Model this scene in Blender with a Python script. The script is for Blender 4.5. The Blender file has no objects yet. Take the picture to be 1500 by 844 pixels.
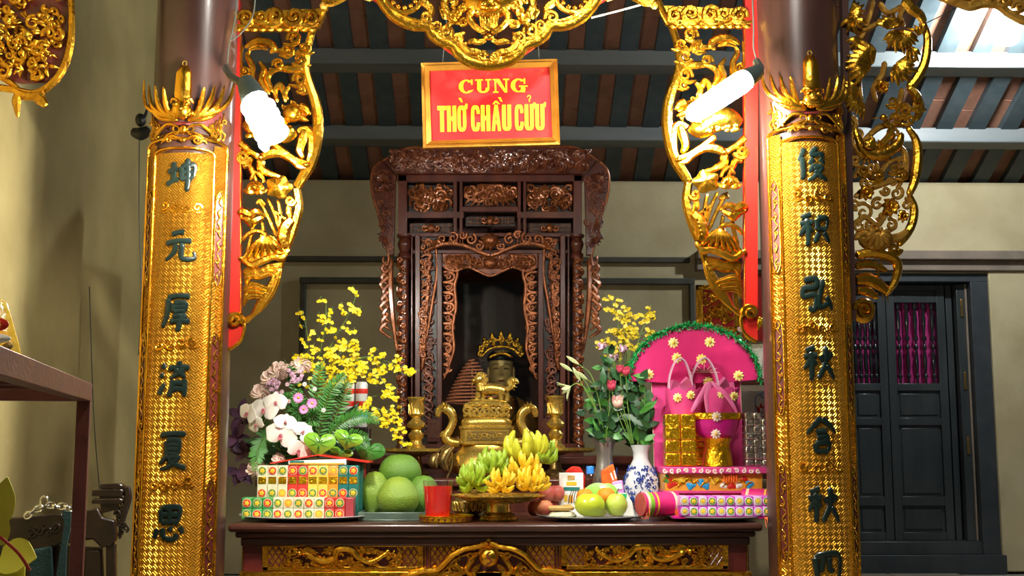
import bpy, bmesh, math, random
from math import sin, cos, pi, radians, atan2, hypot, tan
from mathutils import Vector
from mathutils.geometry import tessellate_polygon
R = random.Random(7)
SC = bpy.context.scene
COL = SC.collection

# ---------------------------------------------------------------- camera, world, exposure
FPX = 1750.0
PITCH, YAW = radians(7.4), radians(1.15)
CAM = Vector((0.0, 0.0, 1.10))
cd = bpy.data.cameras.new('camera')
cd.sensor_width = 36.0
cd.lens = FPX / 1500.0 * 36.0
cd.clip_end = 100
cam = bpy.data.objects.new('camera', cd)
COL.objects.link(cam)
cam.location = CAM
cam.rotation_euler = (pi / 2 + PITCH, 0, -YAW)
SC.camera = cam
w = bpy.data.worlds.new('world')
SC.world = w
w.use_nodes = True
w.node_tree.nodes['Background'].inputs[0].default_value = (0.86, 0.95, 1.0, 1)
w.node_tree.nodes['Background'].inputs[1].default_value = 0.04
SC.view_settings.view_transform = 'Standard'
SC.view_settings.look = 'None'
SC.view_settings.gamma = 1.0
SC.view_settings.use_curve_mapping = False
SC.view_settings.exposure = 0.35
BULB_L, BULB_R, BULB_FAR, BULB_AISLE, TUBE_HALL = 460.0, 400.0, 640.0, 15.0, 820.0

# ---------------------------------------------------------------- geometry helpers
FW = Vector((sin(YAW) * cos(PITCH), cos(YAW) * cos(PITCH), sin(PITCH)))
RT = Vector((cos(YAW), -sin(YAW), 0))
UP = RT.cross(FW)
def P(px, py, Y):
    d = FW * FPX + RT * (px - 750.0) + UP * (422.0 - py)
    t = (Y - CAM.y) / d.y
    return (CAM.x + d.x * t, Y, CAM.z + d.z * t)
def S(Y): return Y / FPX
def PX(Y):
    s = S(Y)
    def f(x, y, h=0.0):
        p = P(x, y, Y)
        return (p[0], p[1] - h * s, p[2])
    return f
def PXM(Y):      # the mirrored carving on the other side of the altar axis
    s = S(Y)
    def f(x, y, h=0.0):
        p = P(1443 - x, y * 0.985 - 4, Y)
        return (p[0], p[1] - h * s, p[2])
    return f
def Zat(py, Y): return P(720, py, Y)[2]
def Xat(px, Y): return P(px, 500, Y)[0]

def cr(pts, k=6):
    if len(pts) < 3: return [tuple(map(float, p)) for p in pts]
    o = []
    n = len(pts)
    for i in range(n - 1):
        p0, p1, p2, p3 = pts[max(i - 1, 0)], pts[i], pts[i + 1], pts[min(i + 2, n - 1)]
        for j in range(k):
            t = j / k
            o.append(tuple(0.5 * (2 * b + (c - a) * t + (2 * a - 5 * b + 4 * c - d) * t * t + (3 * b - a - 3 * c + d) * t ** 3)
                           for a, b, c, d in zip(p0, p1, p2, p3)))
    o.append(tuple(map(float, pts[-1])))
    return o
def spir(cx, cy, r, turns=1.6, a0=0.0, d=1, n=None, r1=0.12):
    n = n or int(14 * turns) + 4
    return [(cx + r * (1 - (1 - r1) * i / n) * cos(a0 + d * 2 * pi * turns * i / n),
             cy + r * (1 - (1 - r1) * i / n) * sin(a0 + d * 2 * pi * turns * i / n)) for i in range(n + 1)]
def lerpl(l, t):
    if not isinstance(l, (list, tuple)): return l
    x = t * (len(l) - 1); i = min(int(x), len(l) - 2); return l[i] + (l[i + 1] - l[i]) * (x - i)

class MB:
    def __init__(s, xf=None): s.v = []; s.f = []; s.xf = xf; s.wk = 1.0
    def add(s, vs, fs):
        o = len(s.v)
        s.v += [s.xf(*p) for p in vs] if s.xf else [tuple(p) for p in vs]
        s.f += [tuple(i + o for i in f) for f in fs]
        return s
    def box(s, x0, x1, y0, y1, z0, z1):
        return s.add([(x0, y0, z0), (x1, y0, z0), (x1, y1, z0), (x0, y1, z0), (x0, y0, z1), (x1, y0, z1), (x1, y1, z1), (x0, y1, z1)],
                     [(0, 3, 2, 1), (4, 5, 6, 7), (0, 1, 5, 4), (1, 2, 6, 5), (2, 3, 7, 6), (3, 0, 4, 7)])
    def hexa(s, a, b):          # two quads of four points each
        return s.add(list(a) + list(b), [(0, 3, 2, 1), (4, 5, 6, 7), (0, 1, 5, 4), (1, 2, 6, 5), (2, 3, 7, 6), (3, 0, 4, 7)])
    def stroke(s, pts, w, h=0.0, flat=0.7, n=6, k=5, smooth=True, taper=True):
        q = cr(pts, k) if smooth else list(pts)
        m = len(q); vs = []; fs = []
        for i, p in enumerate(q):
            a = q[max(i - 1, 0)]; b = q[min(i + 1, m - 1)]
            tx, ty = b[0] - a[0], b[1] - a[1]; l = hypot(tx, ty) or 1; nx, ny = -ty / l, tx / l
            t = i / (m - 1); r = lerpl(w, t) * s.wk; hh = p[2] if len(p) > 2 else lerpl(h, t)
            if taper and (i == 0 or i == m - 1): r *= 0.35
            for j in range(n):
                c, sn = cos(2 * pi * j / n), sin(2 * pi * j / n)
                vs.append((p[0] + nx * r * c, p[1] + ny * r * c, hh + r * flat * sn))
        for i in range(m - 1):
            for j in range(n):
                fs.append((i * n + j, i * n + (j + 1) % n, (i + 1) * n + (j + 1) % n, (i + 1) * n + j))
        fs.append(tuple(range(n))); fs.append(tuple(range((m - 1) * n, m * n))[::-1])
        return s.add(vs, fs)
    def tube(s, pts, r, n=8, k=1, cap=True):
        q = [Vector(p) for p in (cr(pts, k) if k > 1 else pts)]
        m = len(q); vs = []; fs = []
        t0 = (q[1] - q[0]).normalized()
        u = t0.orthogonal().normalized()
        for i in range(m):
            t = (q[min(i + 1, m - 1)] - q[max(i - 1, 0)])
            t = t.normalized() if t.length > 1e-9 else t0
            u = (u - t * u.dot(t)); u = u.normalized() if u.length > 1e-6 else t.orthogonal().normalized()
            v = t.cross(u); rr = lerpl(r, i / (m - 1))
            for j in range(n): vs.append(tuple(q[i] + u * rr * cos(2 * pi * j / n) + v * rr * sin(2 * pi * j / n)))
        for i in range(m - 1):
            for j in range(n): fs.append((i * n + j, i * n + (j + 1) % n, (i + 1) * n + (j + 1) % n, (i + 1) * n + j))
        if cap: fs.append(tuple(range(n))[::-1]); fs.append(tuple(range((m - 1) * n, m * n)))
        return s.add(vs, fs)
    def lathe(s, prof, c=(0, 0, 0), n=24, a0=0.0, a1=2 * pi, sx=1.0, sy=1.0):
        full = abs(a1 - a0 - 2 * pi) < 1e-6; nn = n if full else n + 1
        vs = [(c[0] + sx * r * cos(a0 + (a1 - a0) * j / n), c[1] + sy * r * sin(a0 + (a1 - a0) * j / n), c[2] + z) for r, z in prof for j in range(nn)]
        fs = [(i * nn + j, i * nn + (j + 1) % nn, (i + 1) * nn + (j + 1) % nn, (i + 1) * nn + j) for i in range(len(prof) - 1) for j in range(n)]
        if full:
            if prof[0][0] > 1e-5: fs.append(tuple(range(nn))[::-1])
            if prof[-1][0] > 1e-5: fs.append(tuple(range((len(prof) - 1) * nn, len(prof) * nn)))
        return s.add(vs, fs)
    def ell(s, c, rx, ry, rz, nu=12, nv=8):
        vs = [(c[0], c[1], c[2] - rz)]
        for i in range(1, nv):
            a = -pi / 2 + pi * i / nv
            vs += [(c[0] + rx * cos(a) * cos(2 * pi * j / nu), c[1] + ry * cos(a) * sin(2 * pi * j / nu), c[2] + rz * sin(a)) for j in range(nu)]
        vs.append((c[0], c[1], c[2] + rz)); L = len(vs) - 1; fs = []
        for j in range(nu):
            k = (j + 1) % nu
            fs.append((0, 1 + k, 1 + j)); fs.append((L, L - nu + j, L - nu + k))
            for i in range(nv - 2): fs.append((1 + i * nu + j, 1 + i * nu + k, 1 + (i + 1) * nu + k, 1 + (i + 1) * nu + j))
        return s.add(vs, fs)
    def prism(s, outer, y0, y1, holes=(), inset=0.0):   # outline (a, b); the third coordinate runs y0..y1
        loops = [list(outer)] + [list(h) for h in holes]
        flat = [p for l in loops for p in l]; n = len(flat)
        tri = tessellate_polygon([[Vector((p[0], p[1], 0)) for p in l] for l in loops])
        vs = [(p[0], p[1], y0) for p in flat] + [(p[0], p[1], y1) for p in flat]
        fs = [tuple(t) for t in tri] + [tuple(i + n for i in t)[::-1] for t in tri]
        o = 0
        for l in loops:
            m = len(l)
            for i in range(m): fs.append((o + i, o + (i + 1) % m, n + o + (i + 1) % m, n + o + i))
            o += m
        return s.add(vs, fs)
    def disc(s, x, y, rx, ry, h=0, dome=3, thick=3, lobes=0, amp=0.0, n=28, rings=3, ph=0.0, rot=0.0):   # leaf-like domed plate facing +h
        vs = []; fs = []
        for side in (0, 1):
            vs.append((x, y, h + (dome if side == 0 else dome - thick)))
            for r in range(1, rings + 1):
                t = r / rings
                for j in range(n):
                    a = 2 * pi * j / n
                    q = t * (1 + amp * t * cos(lobes * a + ph))
                    u, v = rx * q * cos(a), ry * q * sin(a)
                    vs.append((x + u * cos(rot) - v * sin(rot), y + u * sin(rot) + v * cos(rot),
                               h + dome * (1 - t * t) + amp * .3 * rx * t * t * cos(lobes * a * 1 + ph) - (thick * (1 - t * .6) if side else 0)))
        N = 1 + rings * n
        for side in (0, 1):
            o = side * N
            for j in range(n):
                k = (j + 1) % n
                fs.append((o, o + 1 + j, o + 1 + k))
                for r in range(rings - 1): fs.append((o + 1 + r * n + j, o + 1 + (r + 1) * n + j, o + 1 + (r + 1) * n + k, o + 1 + r * n + k))
        for j in range(n):
            k = (j + 1) % n; a = 1 + (rings - 1) * n
            fs.append((a + j, N + a + j, N + a + k, a + k))
        return s.add(vs, fs)
    def blade(s, base, dirv, L, wid, nrm=(0, -1, 0), curl=0.0, n=6, thick=0.0015, prof=None, fold=0.15):   # a real leaf or petal with a midrib
        d = Vector(dirv).normalized(); nr = Vector(nrm); side = d.cross(nr)
        side = side.normalized() if side.length > 1e-5 else d.orthogonal(); nr = side.cross(d).normalized()
        vs = []; fs = []; b = Vector(base)
        for i in range(n + 1):
            t = i / n
            ww = wid * (lerpl(prof, t) if prof else max(sin(pi * min(1, t * .97 + .03)) ** .75, .04))
            c = b + d * (L * t) + nr * (-curl * L * t * t)
            for o, lift in ((-1, 0), (0, -fold * ww), (1, 0)):
                vs.append(tuple(c + side * (ww * o) + nr * (lift + thick)))
            for o, lift in ((-1, 0), (0, -fold * ww), (1, 0)):
                vs.append(tuple(c + side * (ww * o) + nr * (lift - thick)))
        for i in range(n):
            a, e = i * 6, i * 6 + 6
            fs += [(a, a + 1, e + 1, e), (a + 1, a + 2, e + 2, e + 1), (a + 3, e + 3, e + 4, a + 4), (a + 4, e + 4, e + 5, a + 5), (a, e, e + 3, a + 3), (a + 2, a + 5, e + 5, e + 2)]
        e = n * 6
        fs += [(0, 3, 4, 1), (1, 4, 5, 2), (e, e + 1, e + 4, e + 3), (e + 1, e + 2, e + 5, e + 4)]
        return s.add(vs, fs)
    def mesh(s, name, m, origin, sharp=38, fixn=True):
        me = bpy.data.meshes.new(name)
        ox, oy, oz = origin
        me.from_pydata([(x - ox, y - oy, z - oz) for x, y, z in s.v], [], s.f)
        if fixn:
            bm = bmesh.new(); bm.from_mesh(me); bmesh.ops.recalc_face_normals(bm, faces=bm.faces); bm.to_mesh(me); bm.free()
        me.shade_smooth()
        me.set_sharp_from_angle(angle=radians(sharp))
        me.materials.append(MAT[m] if isinstance(m, str) else m)
        return me
    def build(s, name, m, parent=None, bevel=0.0, sharp=38, **tags):
        if parent is not None: org = wloc(parent)
        else:
            xs = [p[0] for p in s.v]; ys = [p[1] for p in s.v]; zs = [p[2] for p in s.v]
            org = ((min(xs) + max(xs)) / 2, (min(ys) + max(ys)) / 2, min(zs))
        o = bpy.data.objects.new(name, s.mesh(name, m, org, sharp))
        COL.objects.link(o)
        if parent is not None: o.parent = parent
        else: o.location = org
        if bevel:
            b = o.modifiers.new('bevel', 'BEVEL'); b.width = bevel; b.segments = 2; b.limit_method = 'ANGLE'
        for k, v in tags.items(): o[k] = v
        return o
def wloc(o):
    l = Vector((0, 0, 0))
    while o is not None: l = l + o.location; o = o.parent
    return tuple(l)
def thing(name, loc, label, category, group=None):
    o = bpy.data.objects.new(name, None); COL.objects.link(o); o.location = loc; o.empty_display_size = .05
    o['label'] = label; o['category'] = category
    if group: o['group'] = group
    return o
def copy_obj(o, parent, off=(0, 0, 0)):
    c = o.copy(); COL.objects.link(c); c.parent = parent
    c.location = Vector(o.location) + Vector(off)
    return c

# ---------------------------------------------------------------- materials
MAT = {}
def M(name, c1, c2=None, scale=9.0, rough=.5, metal=0.0, bump=0.0, bscale=60.0, emit=0.0, trans=0.0, coat=0.0, sss=0.0, ior=1.45, rvar=0.0, stretch=(1, 1, 1), detail=5.0):
    m = bpy.data.materials.new(name); m.use_nodes = True; MAT[name] = m
    nt = m.node_tree; N = nt.nodes; L = nt.links; b = N['Principled BSDF']
    b.inputs['Roughness'].default_value = rough; b.inputs['Metallic'].default_value = metal
    b.inputs['IOR'].default_value = ior
    b.inputs['Transmission Weight'].default_value = trans
    b.inputs['Coat Weight'].default_value = coat; b.inputs['Coat Roughness'].default_value = .12
    b.inputs['Base Color'].default_value = (*c1, 1)
    if sss:
        b.inputs['Subsurface Weight'].default_value = sss; b.inputs['Subsurface Radius'].default_value = (.012, .008, .004)
    tc = N.new('ShaderNodeTexCoord'); mp = N.new('ShaderNodeMapping'); mp.inputs['Scale'].default_value = stretch
    L.new(tc.outputs['Object'], mp.inputs['Vector'])
    if c2 is not None:
        n = N.new('ShaderNodeTexNoise'); n.inputs['Scale'].default_value = scale; n.inputs['Detail'].default_value = detail
        L.new(mp.outputs[0], n.inputs['Vector'])
        r = N.new('ShaderNodeValToRGB'); r.color_ramp.elements[0].position = .36; r.color_ramp.elements[1].position = .66
        r.color_ramp.elements[0].color = (*c1, 1); r.color_ramp.elements[1].color = (*c2, 1)
        L.new(n.outputs['Fac'], r.inputs[0]); L.new(r.outputs[0], b.inputs['Base Color'])
        if rvar:
            mr = N.new('ShaderNodeMapRange'); mr.inputs[3].default_value = max(rough - rvar, .03); mr.inputs[4].default_value = rough + rvar
            L.new(n.outputs['Fac'], mr.inputs[0]); L.new(mr.outputs[0], b.inputs['Roughness'])
    if bump:
        n2 = N.new('ShaderNodeTexNoise'); n2.inputs['Scale'].default_value = bscale; n2.inputs['Detail'].default_value = 4
        L.new(mp.outputs[0], n2.inputs['Vector'])
        bp = N.new('ShaderNodeBump'); bp.inputs['Strength'].default_value = bump; bp.inputs['Distance'].default_value = .01
        L.new(n2.outputs['Fac'], bp.inputs['Height']); L.new(bp.outputs[0], b.inputs['Normal'])
    if emit:
        b.inputs['Emission Color'].default_value = (*c1, 1); b.inputs['Emission Strength'].default_value = emit
    return m
M('gold', (.80, .42, .035), (.60, .26, .015), 14, .24, 1.0, .3, 45, rvar=.08)
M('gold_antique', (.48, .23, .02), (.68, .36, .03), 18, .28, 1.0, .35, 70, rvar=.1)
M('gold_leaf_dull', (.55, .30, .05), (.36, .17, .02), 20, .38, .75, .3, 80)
M('brass', (.78, .54, .12), (.62, .40, .07), 25, .27, .85, .12, 120, rvar=.08)
M('brass_dark', (.26, .17, .06), (.38, .25, .08), 25, .34, .9, .15, 90)
M('foil_gold', (.95, .58, .02), (.80, .42, .01), 22, .2, .9, .8, 55)
M('foil_silver', (.45, .40, .33), (.72, .68, .60), 20, .2, .9, .8, 50)
M('column_wood', (.038, .015, .011), (.062, .026, .019), 6, .34, 0, .04, 60, coat=.35, stretch=(1, 1, .15))
M('red_lacquer', (.30, .009, .005), (.24, .009, .006), 8, .3, 0, .05, 50, coat=.3)
M('maroon_lacquer', (.085, .012, .010), (.13, .018, .014), 10, .34, 0, .06, 60, coat=.2)
M('rosewood', (.055, .012, .008), (.11, .026, .014), 12, .3, 0, .08, 60, coat=.45, stretch=(1, 1, .3))
M('rosewood_carving', (.075, .016, .009), (.21, .06, .022), 26, .32, .15, .3, 70, coat=.4)
M('rosewood_gilt', (.17, .045, .014), (.32, .105, .03), 30, .28, .5, .3, 80, coat=.2)
M('table_wood', (.042, .015, .010), (.075, .024, .014), 5, .3, 0, .04, 60, coat=.3, stretch=(.2, 1, 1))
M('ink', (.004, .011, .009), (.006, .016, .013), 20, .3, 0, .1, 40, coat=.1)
M('plaster', (.56, .47, .28), (.46, .375, .21), 2.6, .85, 0, .15, 30)
M('plaster_left', (.58, .47, .20), (.44, .35, .14), 2.2, .85, 0, .2, 30)
M('wall_trim', (.055, .05, .035), (.08, .07, .05), 6, .7, 0, .1, 40)
M('ledge', (.20, .155, .115), (.26, .2, .15), 5, .7, 0, .1, 40)
M('beam_wood', (.13, .15, .15), (.18, .19, .185), 6, .45, 0, .08, 50, stretch=(.15, 1, 1))
M('rafter_wood', (.045, .066, .075), (.075, .095, .10), 7, .5, 0, .08, 50)
M('terracotta', (.33, .15, .09), (.25, .11, .07), 9, .8, 0, .2, 50)
M('terracotta_b', (.38, .18, .105), (.29, .13, .08), 9, .8, 0, .2, 50)
M('door_wood', (.030, .036, .038), (.046, .052, .052), 8, .34, 0, .06, 60, coat=.2, stretch=(1, 1, .2))
M('door_gloss', (.012, .014, .016), None, rough=.18, coat=.5)
M('door_jamb', (.035, .042, .048), (.05, .056, .06), 8, .45)
M('pink_curtain', (.55, .05, .24), (.42, .03, .18), 14, .8)
M('floor_tile', (.26, .22, .17), (.33, .28, .22), 5, .45, 0, .05, 40)
M('concrete', (.38, .36, .31), (.30, .28, .24), 6, .85, 0, .2, 40)
M('sign_red', (.36, .006, .008), (.44, .022, .018), 7, .4, coat=.2)
M('sign_yellow', (.66, .47, .012), None, rough=.45)
M('sign_frame', (.52, .24, .03), (.40, .17, .02), 16, .32, .7, .1, 60)
M('rack_metal', (.075, .017, .013), (.11, .028, .022), 12, .45, .1, .2, 90)
M('dark_wood', (.012, .007, .005), (.028, .014, .009), 12, .32, 0, .1, 60, coat=.15)
M('plate_metal', (.6, .6, .58), None, rough=.5)
M('chrome', (.8, .8, .78), None, rough=.16, metal=1)
M('teal_cloth', (.008, .03, .032), (.012, .042, .042), 20, .9, 0, .3, 120)
M('black_plastic', (.012, .014, .014), None, rough=.4)
M('socket', (.05, .07, .065), None, rough=.4)
M('wire', (.07, .075, .06), None, rough=.6)
M('wire_pale', (.75, .70, .55), None, rough=.5)
M('bulb', (1.0, .98, .92), None, rough=.3, emit=1.0)
for nm, st in (('bulb_l', BULB_L), ('bulb_r', BULB_R), ('bulb_far', BULB_FAR), ('bulb_aisle', BULB_AISLE), ('tube_hall', TUBE_HALL)):
    M(nm, (1.0, .96, .86) if nm != 'bulb_far' else (.90, .97, 1.0), None, rough=.3, emit=st)
# the key-fret ground of the couplet boards: fine relief only
def fret(name, c1, c2, sc):
    m = M(name, c1, c2, 6, .33, .88); nt = m.node_tree; N = nt.nodes; L = nt.links; b = N['Principled BSDF']
    tc = N.new('ShaderNodeTexCoord'); mp = N.new('ShaderNodeMapping'); mp.inputs['Rotation'].default_value = (0, radians(45), 0); mp.inputs['Scale'].default_value = (sc, .0, sc)
    L.new(tc.outputs['Object'], mp.inputs[0])
    sp = N.new('ShaderNodeSeparateXYZ'); L.new(mp.outputs[0], sp.inputs[0])
    ck = N.new('ShaderNodeTexChecker'); ck.inputs['Scale'].default_value = 1.0; ck.inputs[1].default_value = (1, 1, 1, 1); ck.inputs[2].default_value = (0, 0, 0, 1)
    of = N.new('ShaderNodeVectorMath'); of.inputs[1].default_value = (0, .5, 0); L.new(mp.outputs[0], of.inputs[0]); L.new(of.outputs[0], ck.inputs[0])
    sn = []
    for ax in ('X', 'Z'):
        k = N.new('ShaderNodeMath'); k.operation = 'MULTIPLY'; k.inputs[1].default_value = 2 * pi * 2; L.new(sp.outputs[ax], k.inputs[0])
        q = N.new('ShaderNodeMath'); q.operation = 'SINE'; L.new(k.outputs[0], q.inputs[0]); sn.append(q)
    mx = N.new('ShaderNodeMix'); L.new(ck.outputs['Fac'], mx.inputs['Factor']); L.new(sn[0].outputs[0], mx.inputs[2]); L.new(sn[1].outputs[0], mx.inputs[3])
    bp = N.new('ShaderNodeBump'); bp.inputs['Strength'].default_value = .85; bp.inputs['Distance'].default_value = .004
    L.new(mx.outputs[0], bp.inputs['Height']); L.new(bp.outputs[0], b.inputs['Normal'])
fret('gold_fret', (.68, .33, .03), (.52, .23, .02), 60.0)

M('statue_skin', (.80, .54, .24), (.70, .45, .18), 12, .35, .2)
M('statue_hair', (.015, .012, .010), None, rough=.4)
M('statue_robe', (.40, .17, .02), (.24, .09, .012), 20, .45, .4, .3, 60)
M('incense', (.30, .10, .045), (.22, .07, .03), 30, .85)
M('glass_green', (.12, .2, .14), None, rough=.1)
def pane(name, tint, f0=.10):
    m = bpy.data.materials.new(name); m.use_nodes = True; MAT[name] = m; nt = m.node_tree; N = nt.nodes; L = nt.links
    N.remove(N['Principled BSDF']); t = N.new('ShaderNodeBsdfTransparent'); t.inputs[0].default_value = (*tint, 1)
    g = N.new('ShaderNodeBsdfGlossy'); g.inputs['Roughness'].default_value = .03; mx = N.new('ShaderNodeMixShader')
    lw = N.new('ShaderNodeLayerWeight'); lw.inputs[0].default_value = .5; fr = N.new('ShaderNodeMath'); fr.operation = 'POWER'; fr.inputs[1].default_value = 4.0; L.new(lw.outputs['Facing'], fr.inputs[0])
    ad = N.new('ShaderNodeMath'); ad.operation = 'ADD'; ad.inputs[1].default_value = f0; ad.use_clamp = True
    L.new(fr.outputs[0], ad.inputs[0]); L.new(ad.outputs[0], mx.inputs[0]); L.new(t.outputs[0], mx.inputs[1]); L.new(g.outputs[0], mx.inputs[2]); L.new(mx.outputs[0], N['Material Output'].inputs[0])
pane('glass_pane', (.78, .80, .76), .03)
pane('clear_film', (.95, .93, .94), .05)

# ================================================================ THE SETTING
YB = 10.4                       # back wall
def structure(o): o['kind'] = 'structure'; return o
XL = -2.2                       # left wall
zt = Zat(281, YB)
fl = structure(MB().box(XL - .3, 6.5, -3, YB + .6, -.12, -.012).build('floor', 'concrete'))
ft = MB().box(-.292, .292, -.292, .292, -.012, 0)
ftm = ft.mesh('floor_tile', 'floor_tile', (0, 0, 0))
for i in range(10):
    for j in range(13):
        o = bpy.data.objects.new('floor_tile', ftm); COL.objects.link(o); o.parent = fl
        o.location = Vector((.2 + .6 * i - 1.9, 2.9 + .6 * j, 0)) - Vector(fl.location)
# back wall with its mouldings, and the doorway opening at the right
dx0, dx1, dz = Xat(1236, YB), Xat(1440, YB), Zat(404, YB)
wb = MB()
wb.box(XL - .2, dx0, YB, YB + .25, 0, zt + .1); wb.box(dx1, 6.5, YB, YB + .25, 0, zt + .1); wb.box(dx0, dx1, YB, YB + .25, dz, zt + .1)
wbo = structure(wb.build('wall_back', 'plaster'))
def on_back(name, x0, x1, y0, y1, m, out, parent=None):
    return MB().box(Xat(x0, YB), Xat(x1, YB), YB - out, YB + .01, Zat(y1, YB), Zat(y0, YB)).build(name, m, parent, bevel=.008)
on_back('moulding', 345, 1012, 377, 385, 'wall_trim', .05, wbo)
on_back('moulding', 438, 1018, 408, 417, 'wall_trim', .06, wbo)
on_back('moulding', 439, 447, 417, 760, 'wall_trim', .06, wbo)
on_back('moulding', 1010, 1018, 417, 760, 'wall_trim', .06, wbo)
on_back('ledge', 1020, 1560, 369, 382, 'ledge', .16, wbo)
on_back('ledge', 1020, 1560, 382, 397, 'ledge', .10, wbo)
on_back('wall_plinth', 1448, 1620, 397, 838, 'plaster', .07, wbo)
# left wall, with a projecting pier where the photograph shows the step
wl = MB().box(XL - .25, XL, -3, 6.45, 0, 5.2)
wl.box(XL - .25, XL - .07, 6.45, YB, 0, 5.2)
wlo = structure(wl.build('wall_left', 'plaster_left'))
# the roof: terracotta tiles between broad rafters on purlins
SL = tan(radians(26))
def roofz(Y): return zt + (YB - Y) * SL
Y0r = 3.2
rf = MB(); rf.hexa([(XL - .3, YB + .3, roofz(YB + .3) + .24), (6.5, YB + .3, roofz(YB + .3) + .24), (6.5, Y0r, roofz(Y0r) + .24), (XL - .3, Y0r, roofz(Y0r) + .24)],
                   [(XL - .3, YB + .3, roofz(YB + .3) + .30), (6.5, YB + .3, roofz(YB + .3) + .30), (6.5, Y0r, roofz(Y0r) + .30), (XL - .3, Y0r, roofz(Y0r) + .30)])
ceil = structure(rf.build('ceiling', 'terracotta'))
PER = .277; x_r = Xat(500, 8.6)
def sl_box(x0, x1, ya, yb, d0, d1):
    return MB().hexa([(x0, yb, roofz(yb) + d0), (x1, yb, roofz(yb) + d0), (x1, ya, roofz(ya) + d0), (x0, ya, roofz(ya) + d0)],
                     [(x0, yb, roofz(yb) + d1), (x1, yb, roofz(yb) + d1), (x1, ya, roofz(ya) + d1), (x0, ya, roofz(ya) + d1)])
cl = Vector(ceil.location)
k0 = int((XL - x_r) / PER) - 1
tm = [sl_box(0, .15, -.225, .225, .20, .235).mesh('roof_tile', mm, (0, 0, roofz(0))) for mm in ('terracotta', 'terracotta_b')]
rm = sl_box(0, .140, Y0r, YB + .2, .13, .20).mesh('rafter', 'rafter_wood', (0, 0, 0))
for k in range(k0, k0 + 28):
    x = x_r + k * PER
    o = bpy.data.objects.new('rafter', rm); COL.objects.link(o); o.parent = ceil; o.location = Vector((x - .14, 0, 0)) - cl
    for j in range(7):
        Y = 10.35 - .46 * j - (.11 if k % 2 else 0)
        o = bpy.data.objects.new('roof_tile', tm[(k * 7 + j * 3) % 5 % 2]); COL.objects.link(o); o.parent = ceil
        o.location = Vector((x - .003, Y, roofz(Y) + R.uniform(-.003, .003))) - cl
for py in (94, 205):
    best = min((abs(roofz(Y / 100) + .02 - Zat(py, Y / 100)), Y / 100) for Y in range(400, 1040))
    Y = best[1]; z = Zat(py, Y)
    MB().box(XL - .1, 6.4, Y, Y + .26, z, z + .13).build('purlin', 'beam_wood', ceil, bevel=.012)
for Y in (7.1, 5.6): MB().box(XL - .1, 6.4, Y, Y + .26, roofz(Y) - .05, roofz(Y) + .08).build('purlin', 'beam_wood', ceil, bevel=.012)

structure(MB().box(-1.25, 1.28, 4.78, 4.98, Zat(-30, 4.86), 5.6).build('trim_1', 'column_wood', bevel=.01))  # unseen headers; the height above the beam line is added to block hall light
structure(MB().box(1.28, 6.4, 4.78, 4.98, Zat(-30, 4.86), 5.6).build('trim_2', 'column_wood', bevel=.01))
structure(MB().box(XL, -1.25, 4.78, 4.98, Zat(-30, 4.86), 5.6).build('trim_3', 'column_wood', bevel=.01))
# ---------------------------------------------------------------- the panelled door at the right
YD = YB + .10
dr = bpy.data.objects.new('door_1', None); COL.objects.link(dr); dr.location = (Xat(1340, YD), YD, 0); dr['kind'] = 'structure'
def dbox(name, x0, x1, y0, y1, m, ya, yb, parent, bev=.004):
    return MB().box(Xat(x0, YD), Xat(x1, YD), YD + ya, YD + yb, Zat(y1, YD), Zat(y0, YD)).build(name, m, parent, bevel=bev)
dbox('door_frame', 1236, 1446, 402, 414, 'door_jamb', -.14, .2, dr)
dbox('door_frame', 1416, 1446, 414, 836, 'door_jamb', -.14, .2, dr)
dbox('door_frame', 1236, 1243, 414, 836, 'door_jamb', -.14, .2, dr)
dbox('threshold', 1240, 1446, 793, 812, 'door_wood', -.12, .2, dr); dbox('threshold', 1240, 1446, 812, 840, 'door_jamb', -.18, .2, dr)
def door_leaf(x0, x1):
    st = 12
    lf = dbox('leaf', x0, x0 + st, 416, 793, 'door_wood', 0, .05, dr)
    dbox('stile', x1 - st, x1, 416, 793, 'door_wood', 0, .05, lf)
    for a, b in ((416, 424), (432, 442), (561, 572), (612, 623), (728, 742), (781, 793)):
        dbox('rail', x0 + st, x1 - st, a, b, 'door_wood', 0, .05, lf)
    for a, b in ((424, 432), (572, 612), (623, 728), (742, 781)):
        dbox('panel', x0 + st, x1 - st, a, b, 'door_wood', .028, .04, lf)
        if b - a > 12: dbox('panel_field', x0 + st + 4, x1 - st - 4, a + 4, b - 4, 'door_wood', .018, .03, lf, .006)
    n = 5; z0, z1 = Zat(561, YD), Zat(442, YD); H = z1 - z0; rr = .022
    prof = [(rr * r, H * z) for r, z in ((.55, 0), (.55, .06), (.95, .075), (.95, .10), (.5, .12), (.75, .2), (.9, .28), (.7, .36), (.45, .41), (.95, .43), (.95, .46), (.45, .48), (.45, .52), (.95, .54), (.95, .57), (.45, .6), (.8, .7), (.95, .8), (.7, .88), (.5, .91), (.95, .925), (.95, .96), (.6, .97), (.6, 1))]
    bm_ = MB().lathe(prof, (0, 0, 0), 10).mesh('baluster', 'door_gloss', (0, 0, 0))
    for i in range(n):
        o = bpy.data.objects.new('baluster', bm_); COL.objects.link(o); o.parent = lf
        o.location = Vector((Xat(x0 + st + (x1 - x0 - 2 * st) * (i + .5) / n, YD), YD + .025, z0)) - Vector(wloc(lf))
door_leaf(1300, 1386); door_leaf(1238, 1299)
dbox('leaf_edge', 1389, 1398, 416, 793, 'door_wood', .02, .06, dr); dbox('leaf_edge', 1400, 1412, 416, 793, 'door_wood', -.06, .03, dr)
dbox('edge_strip', 1412, 1415, 416, 793, 'ledge', -.07, .0, dr)
for y in (438, 545, 640): dbox('hinge', 1405, 1409, y, y + 26, 'brass_dark', -.072, -.058, dr)
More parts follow.
